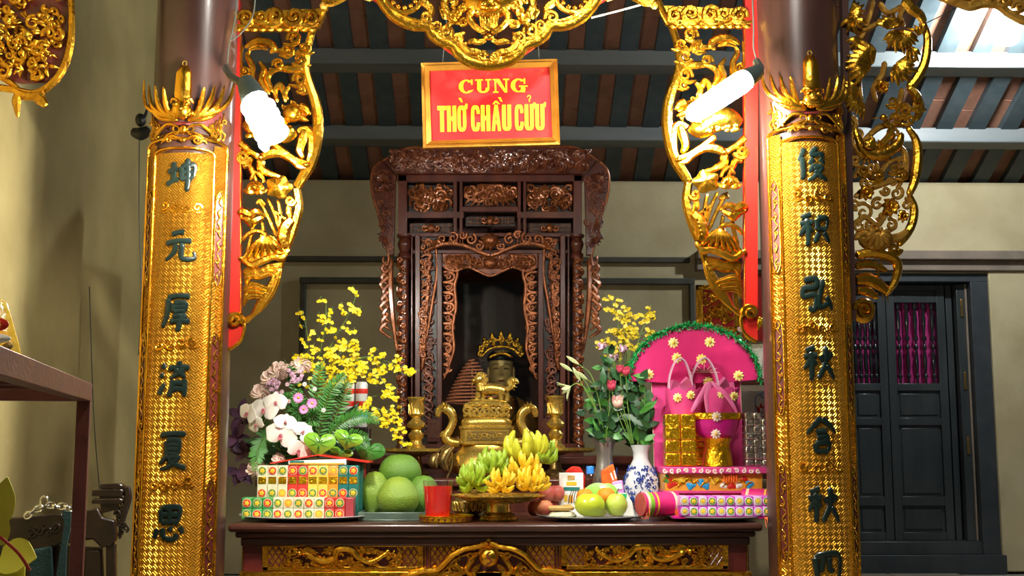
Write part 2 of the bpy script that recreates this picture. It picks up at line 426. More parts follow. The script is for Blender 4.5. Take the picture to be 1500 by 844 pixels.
c = MB(); xa, xb = Xat(1240, YD), Xat(1384, YD); za, zb = Zat(566, YD), Zat(436, YD); n = 70
c.add([(xa + (xb - xa) * i / n, YD + .09 + .015 * sin(i * 1.5) + d, z) for d in (0, .004) for i in range(n + 1) for z in (za, zb)],
      [(2 * i, 2 * i + 1, 2 * i + 3, 2 * i + 2) for i in range(n)] + [(2 * (n + 1) + 2 * i, 2 * (n + 1) + 2 * i + 2, 2 * (n + 1) + 2 * i + 3, 2 * (n + 1) + 2 * i + 1) for i in range(n)])
c.build('curtain', 'pink_curtain', label='pink curtain behind the turned balusters of the dark door', category='curtain')
bo = MB().box(dx0 - .3, dx1 + .3, YB + .4, YB + .45, 0, dz + .2).build('wall_passage', 'door_wood'); structure(bo)

# ================================================================ COLUMNS AND COUPLET BOARDS
CHARS = {
 'kun': [[(8,42),(38,36)],[(24,15),(24,70)],[(4,78),(42,62)],[(48,28),(50,66)],[(48,28),(88,24),(84,62)],[(50,45),(85,43)],[(50,63),(84,61)],[(67,5),(67,98)]],
 'yuan': [[(28,20),(66,14)],[(8,46),(88,38)],[(40,46),(34,70),(8,92)],[(60,44),(58,80),(70,88),(96,86),(94,66)]],
 'hou': [[(20,14),(90,10)],[(24,14),(22,55),(6,95)],[(40,28),(40,52)],[(40,28),(76,28),(76,52)],[(40,40),(76,40)],[(40,52),(76,52)],[(38,66),(76,62),(60,74)],[(58,72),(58,98),(48,94)],[(30,80),(92,78)]],
 'ji': [[(12,12),(22,22)],[(6,38),(16,46)],[(4,92),(22,62)],[(62,2),(66,14)],[(32,22),(96,18)],[(50,24),(84,46)],[(80,22),(38,50)],[(46,52),(44,76),(34,98)],[(80,50),(80,98)],[(48,62),(78,62)],[(48,78),(78,78)]],
 'xia': [[(14,10),(90,8)],[(34,24),(34,60)],[(34,24),(70,24),(70,60)],[(34,36),(70,36)],[(34,48),(70,48)],[(34,60),(70,60)],[(40,62),(14,86)],[(36,72),(70,68),(44,92),(14,99)],[(40,76),(70,90),(94,97)]],
 'si': [[(24,10),(26,48)],[(24,10),(80,8),(76,48)],[(26,28),(76,27)],[(50,10),(50,48)],[(26,47),(76,47)],[(14,62),(6,88)],[(30,60),(36,84),(66,90),(74,74)],[(50,57),(58,69)],[(80,58),(92,76)]],
 'jun': [[(26,6),(6,42)],[(18,30),(18,96)],[(64,2),(48,24),(80,22),(88,32)],[(52,36),(40,52)],[(74,36),(90,48)],[(58,52),(38,74)],[(52,62),(80,60),(56,86),(34,98)],[(56,68),(76,86),(98,96)]],
 'zhi': [[(40,6),(10,18)],[(4,34),(46,30)],[(26,18),(26,98)],[(24,40),(4,68)],[(28,42),(44,56)],[(58,20),(58,52)],[(58,20),(90,18),(88,50)],[(58,50),(88,50)],[(64,60),(48,88)],[(78,58),(98,86)]],
 'hong': [[(12,10),(48,6),(46,28),(12,32),(10,54),(46,50),(42,90),(24,84)],[(72,6),(54,80),(90,72)],[(80,54),(98,92)]],
 'qiu': [[(40,6),(10,18)],[(4,34),(46,30)],[(26,18),(26,98)],[(24,40),(4,68)],[(28,42),(44,56)],[(56,28),(62,46)],[(90,22),(78,44)],[(72,4),(70,52),(46,96)],[(72,54),(98,96)]],
 'han': [[(50,2),(6,46)],[(52,4),(96,44)],[(34,42),(66,38)],[(36,56),(70,52),(56,68)],[(30,72),(34,96)],[(30,72),(72,70),(68,96)],[(34,95),(68,95)]],
 'si4': [[(18,12),(24,92)],[(18,12),(92,8),(86,92)],[(42,12),(36,52)],[(62,12),(62,46),(78,46)],[(24,90),(86,90)]],
}
def column(side, cx400, chars, ys, label, blabel, hd0=0):
    Y = 4.86; cx = Xat(cx400, Y); Rc = .172
    col = MB().lathe([(Rc + .05, 0), (Rc + .05, .1), (Rc + .02, .14), (Rc + .004, .18), (Rc, .4), (Rc * .97, roofz(Y) - .1)], (cx, Y, 0), 48)
    col.build('temple_column', 'column_wood', label=label, category='column')
    Rb = .182; Yf = Y - Rb
    def sh(a, z, h=0.0):                   # a: degrees round the shaft, z: height, h: metres proud of it
        t = radians(a); r = Rb + h
        return (cx + r * sin(t), Y - r * cos(t), z)
    B = thing('couplet_board', (cx, Y - Rb, .55), blabel, 'plaque', 'gilded couplet boards on the columns')
    z0, z1 = .56, Zat(203 + hd0, Yf)
    AO, AI = 57.0, 39.0
    def strip(name, a0, a1, za, zb, h0, h1, m, parent=B, na=10, nz=2):
        vs = []; fs = []
        for h in (h0, h1):
            for j in range(nz + 1):
                for i in range(na + 1): vs.append(sh(a0 + (a1 - a0) * i / na, za + (zb - za) * j / nz, h))
        N = (na + 1) * (nz + 1)
        for s_ in (0, N):
            for j in range(nz):
                for i in range(na):
                    p = s_ + j * (na + 1) + i; fs.append((p, p + 1, p + na + 2, p + na + 1))
        for i in range(na):
            fs.append((i, i + 1, N + i + 1, N + i)); p = nz * (na + 1) + i; fs.append((p, p + 1, N + p + 1, N + p))
        for j in range(nz):
            p = j * (na + 1); fs.append((p, p + na + 1, N + p + na + 1, N + p)); p += na; fs.append((p, p + na + 1, N + p + na + 1, N + p))
        return MB().add(vs, fs).build(name, m, parent)
    zi = Zat(222 + hd0, Yf)
    strip('panel', -AI, AI, z0, zi - .02, 0, .006, 'gold_fret', na=24)
    for s_ in (-1, 1):
        strip('border', s_ * AI, s_ * AO, z0, z1 - .035, 0, .004, 'gold_fret', na=6)
        # dark red cartouches with gilt tendrils, diamonds between
        L_ = .42; z = z1 - .22
        while z > z0 + .2:
            zb = z - .38
            am = s_ * (AI + AO) / 2
            ring = [(am + 6.3 * cos(t) * (1 if abs(sin(t)) < .99 else 1), (z + zb) / 2 + (z - zb) / 2 * (abs(sin(t)) ** .35) * (1 if sin(t) > 0 else -1)) for t in [2 * pi * i / 28 for i in range(28)]]
            f = MB(lambda a, zz, h: sh(a, zz, h)); f.prism(ring, .002, .0065); cc = f.build('cartouche', 'maroon_lacquer', B)
            xf = lambda u, v, h: sh(am + u / Rb * 57.3, v, .0065 + h)
            g = MB(xf)
            g.stroke([((a - am) * Rb / 57.3 * 1.0, zz) for a, zz in ring + ring[:1]], .0028, .002, .7, smooth=False, taper=False)
            n = 6
            for i in range(n):
                zc = zb + (z - zb) * (i + .5) / n; d = 1 if i % 2 else -1
                g.stroke([(d * .012, zc - .03), (-d * .002, zc - .012), (d * .006, zc + .01), (-d * .010, zc + .03)], [.0018, .0034, .0022], .002, .8)
                g.stroke(spir(-d * .006, zc, .009, 1.1, R.random() * 6, d), [.0026, .001], .003, .8)
            g.build('tendrils', 'gold', cc)
            d_ = MB(xf)
            for q in range(4):
                zq = zb - .05 - .036 * q
                for u in (-1, 1): d_.stroke([(u * .015, zq + .018), (-u * .015, zq - .018)], .0014, .0, .8)
                d_.ell((0, zq, .0), .004, .006, .003, 8, 4)
            d_.build('diamond_lattice', 'gold', B)
            z = zb - .19
    def rail(pts, r, name='rail'):
        MB().tube(pts, r, 8).build(name, 'gold', B)
    nseg = 26
    for aa, ztop, rr in ((AI, zi - .03, .0055), (AO, z1 - .045, .0065)):
        pts = [sh(-aa, z0, .006)] + [sh(-aa, z0 + (ztop - z0) * i / 6, .006) for i in range(1, 6)]
        for i in range(nseg + 1):
            t = pi - pi * i / nseg
            pts.append(sh(aa * (1 if abs(cos(t)) > 1 else (1 if cos(t) > 0 else -1) * abs(cos(t)) ** .55), ztop + .03 * sin(t) ** .8 if sin(t) > 0 else ztop, .006))
        pts += [sh(aa, ztop - (ztop - z0) * i / 6, .006) for i in range(1, 7)]
        rail(pts, rr)
    # lintel cartouche, crest ground
    zl = z1 + .0
    hd = MB(lambda a, zz, h: sh(a, zz, h))
    hd.prism([(-AO, zl - .05)] + [(-AO + 2 * AO * i / 16, zl + .012 - .035 * abs(i / 8 - 1) ** 2) for i in range(17)] + [(AO, zl - .05)] + [(AI * (1 - i / 8), zi - .03 + .028 * (1 - abs(i / 8 - 1) ** 2)) for i in range(17)], 0, .005)
    hd.build('head_band', 'gold_fret', B)
    xf = lambda u, v, h: sh(u / Rb * 57.3, v, h)
    s_ = S(Yf)
    cy0 = Zat(203 + hd0, Yf)
    def q(x, y, h=0): return sh((x * s_) / Rb * 57.3, cy0 - (y) * s_, h * s_)       # px from the crest centre, y down from y=203
    g = MB(lambda x, y, h: q(x, y, h))
    g.prism([(-54, -4), (-58, -30), (-50, -62), (-40, -58), (-20, -20), (20, -20), (40, -58), (50, -62), (58, -30), (54, -4), (30, -12), (0, -16), (-30, -12)], 0, 3)
    g.build('crest_ground', 'maroon_lacquer', B)
    g = MB(lambda x, y, h: q(x, y, h))
    for d in (-1, 1):
        g.stroke([(d * 5, 8), (d * 14, 2), (d * 24, 4), (d * 30, 10)], [1.5, 2.6, 1.2], 3); g.stroke(spir(d * 20, 8, 6, 1.2, 0, d), [2, .8], 4)
        g.stroke([(d * 10, -14), (d * 24, -16), (d * 36, -8), (d * 52, 6)], [2, 3, 2], 4)
        for i in range(4):
            x = d * (40 + i * 6); g.stroke([(x, 2 + i), (x + d * 3, -6), (x - d * 3, -14), (x + d * 2, -20 - i * 7)], [2.2, 2, 2.2, 1.2], 3, .8)
            g.stroke(spir(x + d * 2, -4 - i * 7, 4.5, 1.2, i, d), [1.6, .8], 4)
        g.stroke(spir(d * 12, -8, 8, 1.0, pi / 2, d), [1.6, 1.2], 4)
    g.ell((0, -8, 3), 6, 7, 4, 12, 8); g.ell((0, 8, 3), 5, 4, 3, 10, 6)
    g.stroke([(-34, 12), (-22, -1), (0, -5), (22, -1), (34, 12)], 1.6, 3)
    g.build('crest_scrolls', 'gold', B)
    for d in (-1, 1):
        for i in range(5):
            wv = MB(lambda x, y, h: q(x, y, h))
            tip = [(67, -92), (52, -80), (39, -76), (26, -72), (50, -40)][i]; w_ = [3.2, 3.4, 3.6, 3.8, 3][i]
            wv.stroke([(d * 7, -20), (d * (tip[0] * .55 + 4), -24 + (tip[1] + 22) * .16), (d * (tip[0] * .86 + 1), -24 + (tip[1] + 22) * .5), (d * tip[0], tip[1])] if i < 4 else [(d * 8, -20), (d * 30, -24), (d * 50, -42)], [w_ * .7, w_, w_, w_ * .35], [8, 18 - 2 * i, 14], .8)
            wv.build('wing_feather', 'gold', B)
    hb = MB(lambda x, y, h: q(x, y, h))
    hb.stroke([(0, -22), (0, -60), (0, -92), (0, -106)], [9, 11, 10, 4], [8, 13, 11, 6], .75, n=10)
    hb.build('fish_tail', 'gold', B)
    hd_ = MB(lambda x, y, h: q(x, y, h)); hd_.ell((0, -34, 17), 12, 14, 9, 14, 10)
    for d in (-1, 1):
        hd_.ell((d * 6, -40, 24), 3.4, 3, 3, 8, 6); hd_.stroke([(d * 3, -46, 22), (d * 10, -50, 20), (d * 14, -44, 16)], [1.6, 2, 1]); hd_.ell((d * 12, -30, 14), 4, 5, 4, 8, 6)
        hd_.stroke([(0, -24, 24), (d * 8, -25, 22), (d * 12, -34, 18)], [1.6, 1.8, 1])
    hd_.ell((0, -33, 26), 3.5, 3, 3.5, 8, 6)
    for i in range(5): hd_.ell((-6 + i * 3, -22, 22), 1.5, 2.4, 2, 6, 4)
    hd_.build('mask_face', 'gold', B)
    rg = MB(); cxr = q(0, -108, 8); rg.tube([(cxr[0] + .008 * cos(t), cxr[1], cxr[2] + .01 * sin(t)) for t in [2 * pi * i / 14 for i in range(15)]], .0025, 6); rg.build('hanging_ring', 'brass', B)
    # raised brush characters
    for ch, yy in zip(chars, ys):
        zc = Zat(yy, Yf); hw, hh = .062, .072
        g = MB(lambda u, v, h: sh(((u - 50) / 50 * hw) / Rb * 57.3, zc - (v - 50) / 50 * hh, .006 + h))
        for stx in CHARS[ch]:
            L = len(stx)
            dx, dy = stx[-1][0] - stx[0][0], stx[-1][1] - stx[0][1]
            ww = [8.6, 7.0, 9.2] if abs(dx) > 1.6 * abs(dy) else ([9.8, 8.8, 7.8] if abs(dy) > 2.5 * abs(dx) else [9.4, 8.2, 4.4])
            pts = [(p[0] + R.uniform(-1, 1), p[1] + R.uniform(-1, 1)) for p in stx]
            if L == 2: pts = [pts[0], ((pts[0][0] + pts[1][0]) / 2 + .04 * dy, (pts[0][1] + pts[1][1]) / 2 - .05 * abs(dx)), pts[1]]
            g.stroke(pts, ww, .0015, .0008, n=8, k=6)
        o = g.build('character', 'ink', B)
    # small gilt cloud sprigs in the fret ground
    for yy in [y + 48 for y in ys[:-1]][::2]:
        zc = Zat(yy, Yf); g = MB(lambda u, v, h: sh(u * s_ / Rb * 57.3, zc - v * s_, .005 + h * s_))
        for i in range(4):
            x = -24 + 16 * i; g.stroke(spir(x, R.uniform(-5, 5), 7, 1.1, R.random() * 6, R.choice((-1, 1))), [2, 1], 1, .7)
            g.stroke([(x - 8, 4), (x, 7), (x + 10, 3)], [.6, 1.6, .6], .8, .7)
        g.build('cloud_sprig', 'gold', B)
column(-1, 275, ['kun', 'yuan', 'hou', 'ji', 'xia', 'si'], [258, 361, 457, 556, 660, 767], 'dark lacquered round column left of the altar', 'long gilded board with black characters beginning with 坤, on the left column', -3)
column(1, 1180, ['jun', 'zhi', 'hong', 'qiu', 'han', 'qiu', 'si4'], [238, 335, 431, 531, 638, 740, 838], 'dark lacquered round column right of the altar, near the door', 'long gilded board with black characters beginning with 俊, on the right column', -24)

# ================================================================ GILDED OPENWORK BRACKETS
YK = 4.86
PW = 1.22
def lotus_flower(b, x, y, r, h=10):
    for i in range(7):
        a = -pi / 2 + (i - 3) * .42
        b.stroke([(x, y + r * .5, h), (x + cos(a) * r * .7, y + sin(a) * r * .5 + r * .2, h + 6 - abs(i - 3)), (x + cos(a) * r * 1.05, y + sin(a) * r * .9, h + 2)], [r * .2, r * .36, r * .08], flat=.6)
    for d in (-1, 1): b.stroke([(x, y + r * .55, h + 4), (x + d * r * .8, y + r * .55, h + 5), (x + d * r * 1.5, y + r * .1, h)], [r * .2, r * .3, r * .06], flat=.6)
    b.ell((x, y, h + 6), r * .32, r * .4, 5, 10, 6)
def cloud(b, x, y, r, h=8, d=1):
    b.stroke(spir(x, y, r, 1.5, pi * .9, d), [r * .30, r * .16], [h, h + 4], .8)
    b.stroke([(x - d * r * 1.7, y + r * .7), (x - d * r * .4, y + r * .95), (x + d * r * .9, y + r * .5)], [r * .1, r * .32, r * .2], h, .7)
def burst(b, cx, cy, r, a0, a1, n, h=8, w_=.11):
    for i in range(n):
        a = radians(a0 + (a1 - a0) * i / max(n - 1, 1)); rr = r * R.uniform(.8, 1.08)
        b.stroke([(cx, cy, h), (cx + cos(a + .12) * rr * .55, cy + sin(a + .12) * rr * .55, h + 5), (cx + cos(a) * rr, cy + sin(a) * rr, h + R.uniform(-2, 3))], [r * w_ * .5, r * w_ * 1.15, r * w_ * .15], flat=.6)
def part(xf, name, m, parent, fn):
    b = MB(xf); b.wk = PW; fn(b); return b.build(name, m, parent)
def inner_bracket(xf, base_px, label, seedshift):
    b0 = xf(*base_px)
    K = thing('carved_bracket', (b0[0], b0[1], b0[2]), label, 'bracket', 'gilded openwork brackets under the beam')
    G = 'gold'
    part(xf, 'mounting_board', 'red_lacquer', K, lambda b: b.prism([(334, 2), (353, 2), (353, 464), (358, 480), (354, 497), (345, 506), (335, 512)], -10, 8))
    part(xf, 'board_edge', G, K, lambda b: (b.stroke([(354, 45), (354, 462)], 1.8, 9, smooth=False), b.stroke([(354, 462), (359, 480), (355, 498), (345, 508), (336, 513)], 2.2, 8)))
    part(xf, 'rim', G, K, lambda b: (b.stroke([(480, 4), (470, 26), (456, 52), (448, 92), (452, 120), (462, 150), (466, 180), (463, 212), (455, 240), (442, 263), (434, 276)], [4, 4.5, 5, 6.5, 7, 7, 5.5], 2, .9, n=8, k=7),
                                     b.stroke([(434, 274), (438, 300), (434, 322), (426, 348), (416, 372), (408, 400)], [5, 6, 5, 4], 2, .9)))
    def clouds(b):
        for x, y, r, d in ((362, 30, 12, 1), (384, 27, 10, -1), (404, 28, 13, 1), (432, 27, 14, -1), (456, 30, 12, 1)): cloud(b, x, y, r, 8, d)
        b.prism([(345, 20), (470, 14), (478, 22), (468, 42), (430, 46), (345, 46)], -4, 5)
        for x in range(350, 466, 12): b.ell((x, 46, 6), 7, 4, 5, 8, 6)
    part(xf, 'cloud_band', 'gold_antique', K, clouds)
    def clouds2(b):
        for x, y, r, d in ((432, 58, 10, 1), (446, 72, 9, -1), (424, 76, 9, 1), (440, 90, 10, -1), (408, 96, 8, 1), (360, 106, 8, -1), (440, 118, 10, 1), (442, 132, 7, -1)): cloud(b, x, y, r, 5, d)
        b.stroke([(360, 72), (374, 63), (392, 64), (402, 72), (396, 80)], [2, 5, 5, 2], 6); b.stroke([(366, 76), (380, 72), (394, 76)], [1.5, 3, 1], 9)
        b.stroke([(398, 74), (416, 76), (440, 80)], [2, 4, 2], 4); b.stroke([(404, 100), (424, 102), (446, 104)], [3, 5, 3], 4)
        b.stroke([(356, 66), (354, 90), (358, 110)], 1.6, 3)
    part(xf, 'clouds', G, K, clouds2)
    def ribbons(b):
        for q in ([(390, 142), (372, 122), (371, 100), (364, 84), (368, 74)], [(396, 140), (384, 120), (388, 104), (381, 92)], [(402, 138), (393, 120), (398, 108), (414, 103)], [(408, 152), (404, 136), (412, 126), (416, 136), (424, 148)], [(420, 152), (418, 138), (426, 128)]):
            b.stroke(q, [2.2, 3.8, 3.6, 1.4], 7, .8)
    part(xf, 'flame_ribbons', G, K, ribbons)
    def beast(b):
        b.stroke([(362, 196), (378, 184), (400, 186), (420, 198), (434, 192)], [8, 14, 15, 12, 6], 10, .7, n=10)
        for i in range(26):
            a = R.uniform(0, 2 * pi); t = R.uniform(0, 1) ** .6; x, y = 432 + 19 * t * cos(a), 168 + 17 * t * sin(a); b.stroke(spir(x, y, 4.2, 1.1, R.random() * 6, R.choice((-1, 1))), [1.6, .8], 14 - t * 6, .9)
        b.ell((430, 168, 8), 15, 14, 10, 14, 8)
        b.stroke([(440, 160), (450, 164), (456, 172)], [5, 5, 2], 14); b.stroke([(438, 174), (448, 178), (454, 180)], [4, 3, 1], 13)
        for i in range(40):
            t = R.random(); b.disc(366 + 60 * t, 184 + 20 * R.random(), 4.2, 3.4, 18, 2, 2, n=8, rings=1)
        b.stroke([(396, 208), (414, 222), (436, 236), (452, 242)], [5, 4, 3.4, 5], 8); b.stroke([(352, 210), (366, 222), (382, 232)], [5, 4, 4], 8)
        b.stroke([(448, 192), (444, 206), (440, 222), (446, 234)], [4, 6, 5, 2], 9); b.stroke([(436, 196), (448, 190), (456, 200), (456, 226), (450, 244)], [4, 5, 5, 3], 6)
        b.ell((384, 233, 9), 5, 5, 5, 10, 6); b.ell((450, 244, 9), 6, 4, 5, 10, 6)
    part(xf, 'mythical_beast', G, K, beast)
    part(xf, 'scarf', G, K, lambda b: (b.stroke([(380, 238), (392, 228), (412, 226), (430, 236), (440, 246), (452, 246)], [4, 6, 5, 4, 3], 8, .6), b.stroke([(384, 236), (384, 248), (396, 256), (414, 261)], [5, 5, 4, 2], 7, .6), b.stroke(spir(358, 232, 10, 1.6, 0), [4, 2], [6, 10], .8), b.stroke([(356, 246), (366, 244), (372, 256), (378, 268)], [3, 4, 2], 6), b.stroke([(368, 266), (376, 254), (386, 262), (388, 270)], [2, 2.4, 2], 8)))
    part(xf, 'lotus_flower', G, K, lambda b: lotus_flower(b, 376, 278, 12))
    part(xf, 'lotus_leaf', G, K, lambda b: (b.disc(410, 276, 19, 16, 8, 5, 4, 5, .12), [b.stroke([(410, 275, 14), (410 + 14 * cos(a), 275 + 11 * sin(a), 12)], [1.6, .8]) for a in (0.3, 1.3, 2.4, 3.5, 4.4, 5.4)]))
    part(xf, 'stems', G, K, lambda b: [b.stroke(q, [2.2, 2.6, 2.6], 2, 1) for q in ([(378, 290), (392, 316), (406, 348)], [(392, 290), (402, 312), (410, 338)], [(407, 292), (411, 314), (410, 340)], [(398, 308), (408, 314), (424, 326)], [(369, 322), (370, 340), (362, 372)], [(384, 324), (386, 340), (382, 350)], [(376, 300), (382, 294), (390, 302)])])
    part(xf, 'lotus_leaf', G, K, lambda b: (b.stroke([(349, 314, 9), (358, 312, 13), (368, 316, 12), (378, 312, 13), (390, 319, 8)], [2, 5, 5, 4, 2]), b.stroke([(352, 317, 8), (366, 324, 9), (370, 334, 6)], [2, 6, 2.4]), b.stroke([(388, 319, 8), (374, 326, 9), (370, 334, 6)], [2, 5, 2])))
    def big(b):
        b.prism([(357, 378), (366, 366), (378, 352), (390, 345), (402, 348), (412, 360), (424, 362), (424, 372), (412, 378), (396, 376), (380, 384), (366, 388)], 0, 8)
        for i in range(6): b.stroke([(392, 347, 12), (384 + i * 6 - 8, 360, 13), (362 + i * 11, 382 - i * 2.5, 9)], [2, 3.2, 2])
        b.stroke([(356, 380), (370, 390), (386, 384), (402, 378), (416, 378), (426, 366)], [3, 4, 4.4, 4, 4, 2.4], 11)
        b.stroke([(355, 354), (364, 344), (378, 339), (392, 346)], [2.4, 3, 2.4], 5)
        b.ell((355, 380, 9), 5, 4, 4, 8, 6)
    part(xf, 'drooping_lotus_leaf', G, K, big)
    part(xf, 'rolled_leaf', G, K, lambda b: (b.stroke([(430, 322), (420, 334), (416, 352), (420, 366)], [5, 8, 8, 4], 7, .8), [b.ell((424 - i * 1.6, 332 + i * 6, 14), 2, 2, 2, 6, 4) for i in range(5)], b.stroke(spir(427, 296, 7, 1.5, 0), [3, 1.6], [8, 12]), b.stroke([(424, 302), (424, 314), (428, 322)], [3, 4, 2], 6)))
    def waves(b):
        for i in range(7):
            b.stroke([(357 + i * .6, 400 + i * 3.2), (368, 392 + i * 2.6), (382, 396 + i * 2), (396, 390 + i * 2.2), (412 - i * 1.2, 388 + i * 4)], [1.6, 2.4, 2.4, 2], 5 + (i % 2) * 2)
            b.stroke([(412 - i * 1.5, 392 + i * 2), (408 - i * 3, 414 + i * 2), (396 - i * 3, 438 + i * 1.4), (378 - i * 1.5, 458 + i * 1.2), (354 + i, 470 + i * .6)], [2, 2.4, 2.6, 2.2, 1.8], 4 + (i % 2) * 2)
            b.stroke([(358, 424 + i * 4.2), (370 - i, 416 + i * 3.6), (384, 420 + i * 2.8), (398 - i * 2, 424 + i * 2.2)], [1.6, 2.6, 2.4, 1.4], 6 + (i % 2) * 2)
    part(xf, 'waves', G, K, waves)
    part(xf, 'volute', G, K, lambda b: (b.stroke(spir(346, 470, 11, 1.7, pi * .2, -1), [3.6, 2.4], [9, 14], .9, k=3), b.disc(346, 470, 8, 8, 6, 3, 4)))
    return K
inner_bracket(PX(YK), (343, 512, 0), 'gilded openwork bracket with red edge on the left column, spiral bulb before it', 0)
inner_bracket(PXM(YK), (343, 512, 0), 'gilded openwork bracket with red edge beside the right column, tube bulb before it', 1)

# right outer bracket: bamboo leaves, bird, lotus and the gaping leaf
xf = PX(YK)
K = thing('carved_bracket', xf(1240, 470), 'gilded openwork bracket of bamboo leaves and flowers on the outer side of the right column', 'bracket', 'gilded openwork brackets under the beam')
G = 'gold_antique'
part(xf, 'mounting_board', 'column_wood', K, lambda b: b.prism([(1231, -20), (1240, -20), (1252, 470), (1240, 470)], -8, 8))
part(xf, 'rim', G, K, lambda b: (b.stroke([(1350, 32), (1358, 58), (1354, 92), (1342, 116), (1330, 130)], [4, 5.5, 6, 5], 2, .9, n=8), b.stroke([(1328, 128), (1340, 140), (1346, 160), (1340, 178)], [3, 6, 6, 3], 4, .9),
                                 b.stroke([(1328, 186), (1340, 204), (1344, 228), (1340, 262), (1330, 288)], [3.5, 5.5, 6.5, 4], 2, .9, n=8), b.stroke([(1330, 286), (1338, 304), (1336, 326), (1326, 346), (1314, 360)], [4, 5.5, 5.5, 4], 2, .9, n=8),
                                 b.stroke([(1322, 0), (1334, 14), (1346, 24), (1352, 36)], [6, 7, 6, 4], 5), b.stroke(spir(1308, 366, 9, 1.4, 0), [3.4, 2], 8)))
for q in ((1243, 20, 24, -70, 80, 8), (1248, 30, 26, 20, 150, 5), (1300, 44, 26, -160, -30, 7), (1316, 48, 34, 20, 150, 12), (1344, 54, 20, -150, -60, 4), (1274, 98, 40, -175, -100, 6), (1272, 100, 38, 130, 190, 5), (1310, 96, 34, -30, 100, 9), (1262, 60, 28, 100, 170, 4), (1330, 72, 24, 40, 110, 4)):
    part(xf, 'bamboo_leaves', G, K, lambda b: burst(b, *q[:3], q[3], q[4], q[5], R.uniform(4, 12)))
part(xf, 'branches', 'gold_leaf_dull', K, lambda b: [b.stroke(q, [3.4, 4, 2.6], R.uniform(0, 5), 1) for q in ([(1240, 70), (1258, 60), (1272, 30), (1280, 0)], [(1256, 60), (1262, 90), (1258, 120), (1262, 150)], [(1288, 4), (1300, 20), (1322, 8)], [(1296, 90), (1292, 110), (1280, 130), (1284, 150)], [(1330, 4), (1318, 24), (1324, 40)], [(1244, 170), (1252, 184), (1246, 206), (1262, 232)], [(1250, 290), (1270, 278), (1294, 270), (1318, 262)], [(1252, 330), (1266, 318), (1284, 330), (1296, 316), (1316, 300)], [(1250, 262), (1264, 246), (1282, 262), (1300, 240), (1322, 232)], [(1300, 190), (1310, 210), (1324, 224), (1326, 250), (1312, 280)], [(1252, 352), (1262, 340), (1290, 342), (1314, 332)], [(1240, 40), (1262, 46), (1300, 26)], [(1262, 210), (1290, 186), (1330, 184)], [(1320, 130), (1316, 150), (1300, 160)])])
part(xf, 'bird', G, K, lambda b: (b.stroke([(1250, 190), (1262, 220), (1286, 228), (1312, 214), (1318, 196)], [3, 6, 8, 6, 3], 8, .8, n=10), burst(b, 1284, 232, 26, 200, 340, 9, 6), burst(b, 1268, 224, 20, 20, 160, 6, 4), b.stroke([(1286, 216), (1296, 206), (1302, 192), (1292, 180)], [5, 4.5, 4, 4], 12), b.ell((1290, 176, 14), 6, 5, 5, 10, 8), b.stroke([(1282, 176), (1272, 178)], [3, 1], 14), burst(b, 1256, 140, 30, 120, 220, 8, 8), burst(b, 1262, 152, 26, 90, 170, 6, 8), burst(b, 1276, 222, 22, 190, 250, 6, 14)))
part(xf, 'clouds', G, K, lambda b: [cloud(b, x, y, r, 8, d) for x, y, r, d in ((1322, 164, 10, 1), (1340, 156, 9, -1), (1310, 176, 8, 1), (1304, 152, 8, -1), (1330, 178, 7, 1), (1284, 260, 9, 1), (1306, 250, 8, -1), (1322, 258, 7, 1), (1262, 252, 8, -1))])
for x, y, r in ((1266, 284, 11), (1302, 304, 12), (1320, 318, 8), (1290, 130, 9)):
    part(xf, 'blossom', G, K, lambda b: (burst(b, x, y, r * 1.3, 0, 320, 8, 7, .24), b.ell((x, y, 12), r * .3, r * .3, 4, 8, 6)))
part(xf, 'tendrils', 'gold_leaf_dull', K, lambda b: [b.stroke(spir(x, y, r, 1.3, R.random() * 6, d), [2.6, 1.6], 4, .9) for x, y, r, d in ((1264, 312, 14, 1), (1284, 300, 9, -1), (1258, 332, 9, -1), (1312, 284, 10, 1), (1252, 300, 8, 1), (1304, 330, 9, 1), (1296, 280, 7, -1), (1326, 300, 8, 1), (1248, 180, 9, 1), (1276, 246, 9, 1), (1256, 196, 9, -1), (1310, 196, 8, 1), (1300, 226, 9, 1), (1252, 236, 8, 1), (1318, 240, 8, -1), (1266, 268, 8, 1), (1306, 268, 7, 1), (1274, 330, 8, 1), (1290, 318, 7, -1))])
part(xf, 'lotus_pod', 'gold_leaf_dull', K, lambda b: (b.ell((1280, 352, 8), 26, 18, 12, 16, 10), [b.stroke([(1280 + 5 * cos(a), 344 + 3 * sin(a), 20), (1280 + 16 * cos(a), 350 + 12 * sin(a), 19), (1280 + 25 * cos(a), 354 + 16 * sin(a), 10)], [2, 3, 1.5]) for a in [i * .57 for i in range(11)]], b.stroke([(1300, 352), (1316, 348), (1328, 338)], [6, 5, 3], 8)))
def gape(b):
    b.stroke([(1250, 376), (1272, 372), (1298, 376), (1312, 388), (1310, 408), (1302, 424), (1294, 434)], [5, 6, 6, 6, 5, 4, 2], 8, .9, n=8)
    b.stroke([(1250, 392), (1268, 388), (1286, 392), (1298, 398)], [4, 5, 4, 2], 6); b.stroke([(1250, 412), (1268, 410), (1286, 418), (1298, 430)], [5, 8, 7, 4], 8)
    b.stroke([(1252, 426), (1270, 428), (1284, 438)], [4, 6, 3], 6); b.stroke([(1280, 384), (1284, 404), (1282, 420)], 1.5, 8)
    for i in range(6): b.stroke([(1262 + i * 7, 424 + i * 2), (1264 + i * 7, 434 + i * 2)], [3, 1], 7)
    for i in range(5): b.stroke([(1256 + i * 8, 380), (1258 + i * 8, 394)], [2.4, 1], 8)
part(xf, 'gaping_leaf', 'gold', K, gape)
part(xf, 'volute', 'gold', K, lambda b: (b.disc(1264, 456, 17, 18, 4, 4, 10), b.stroke(spir(1264, 455, 15, 1.8, pi, 1), [4, 2.4], [7, 12], .9, k=3)))

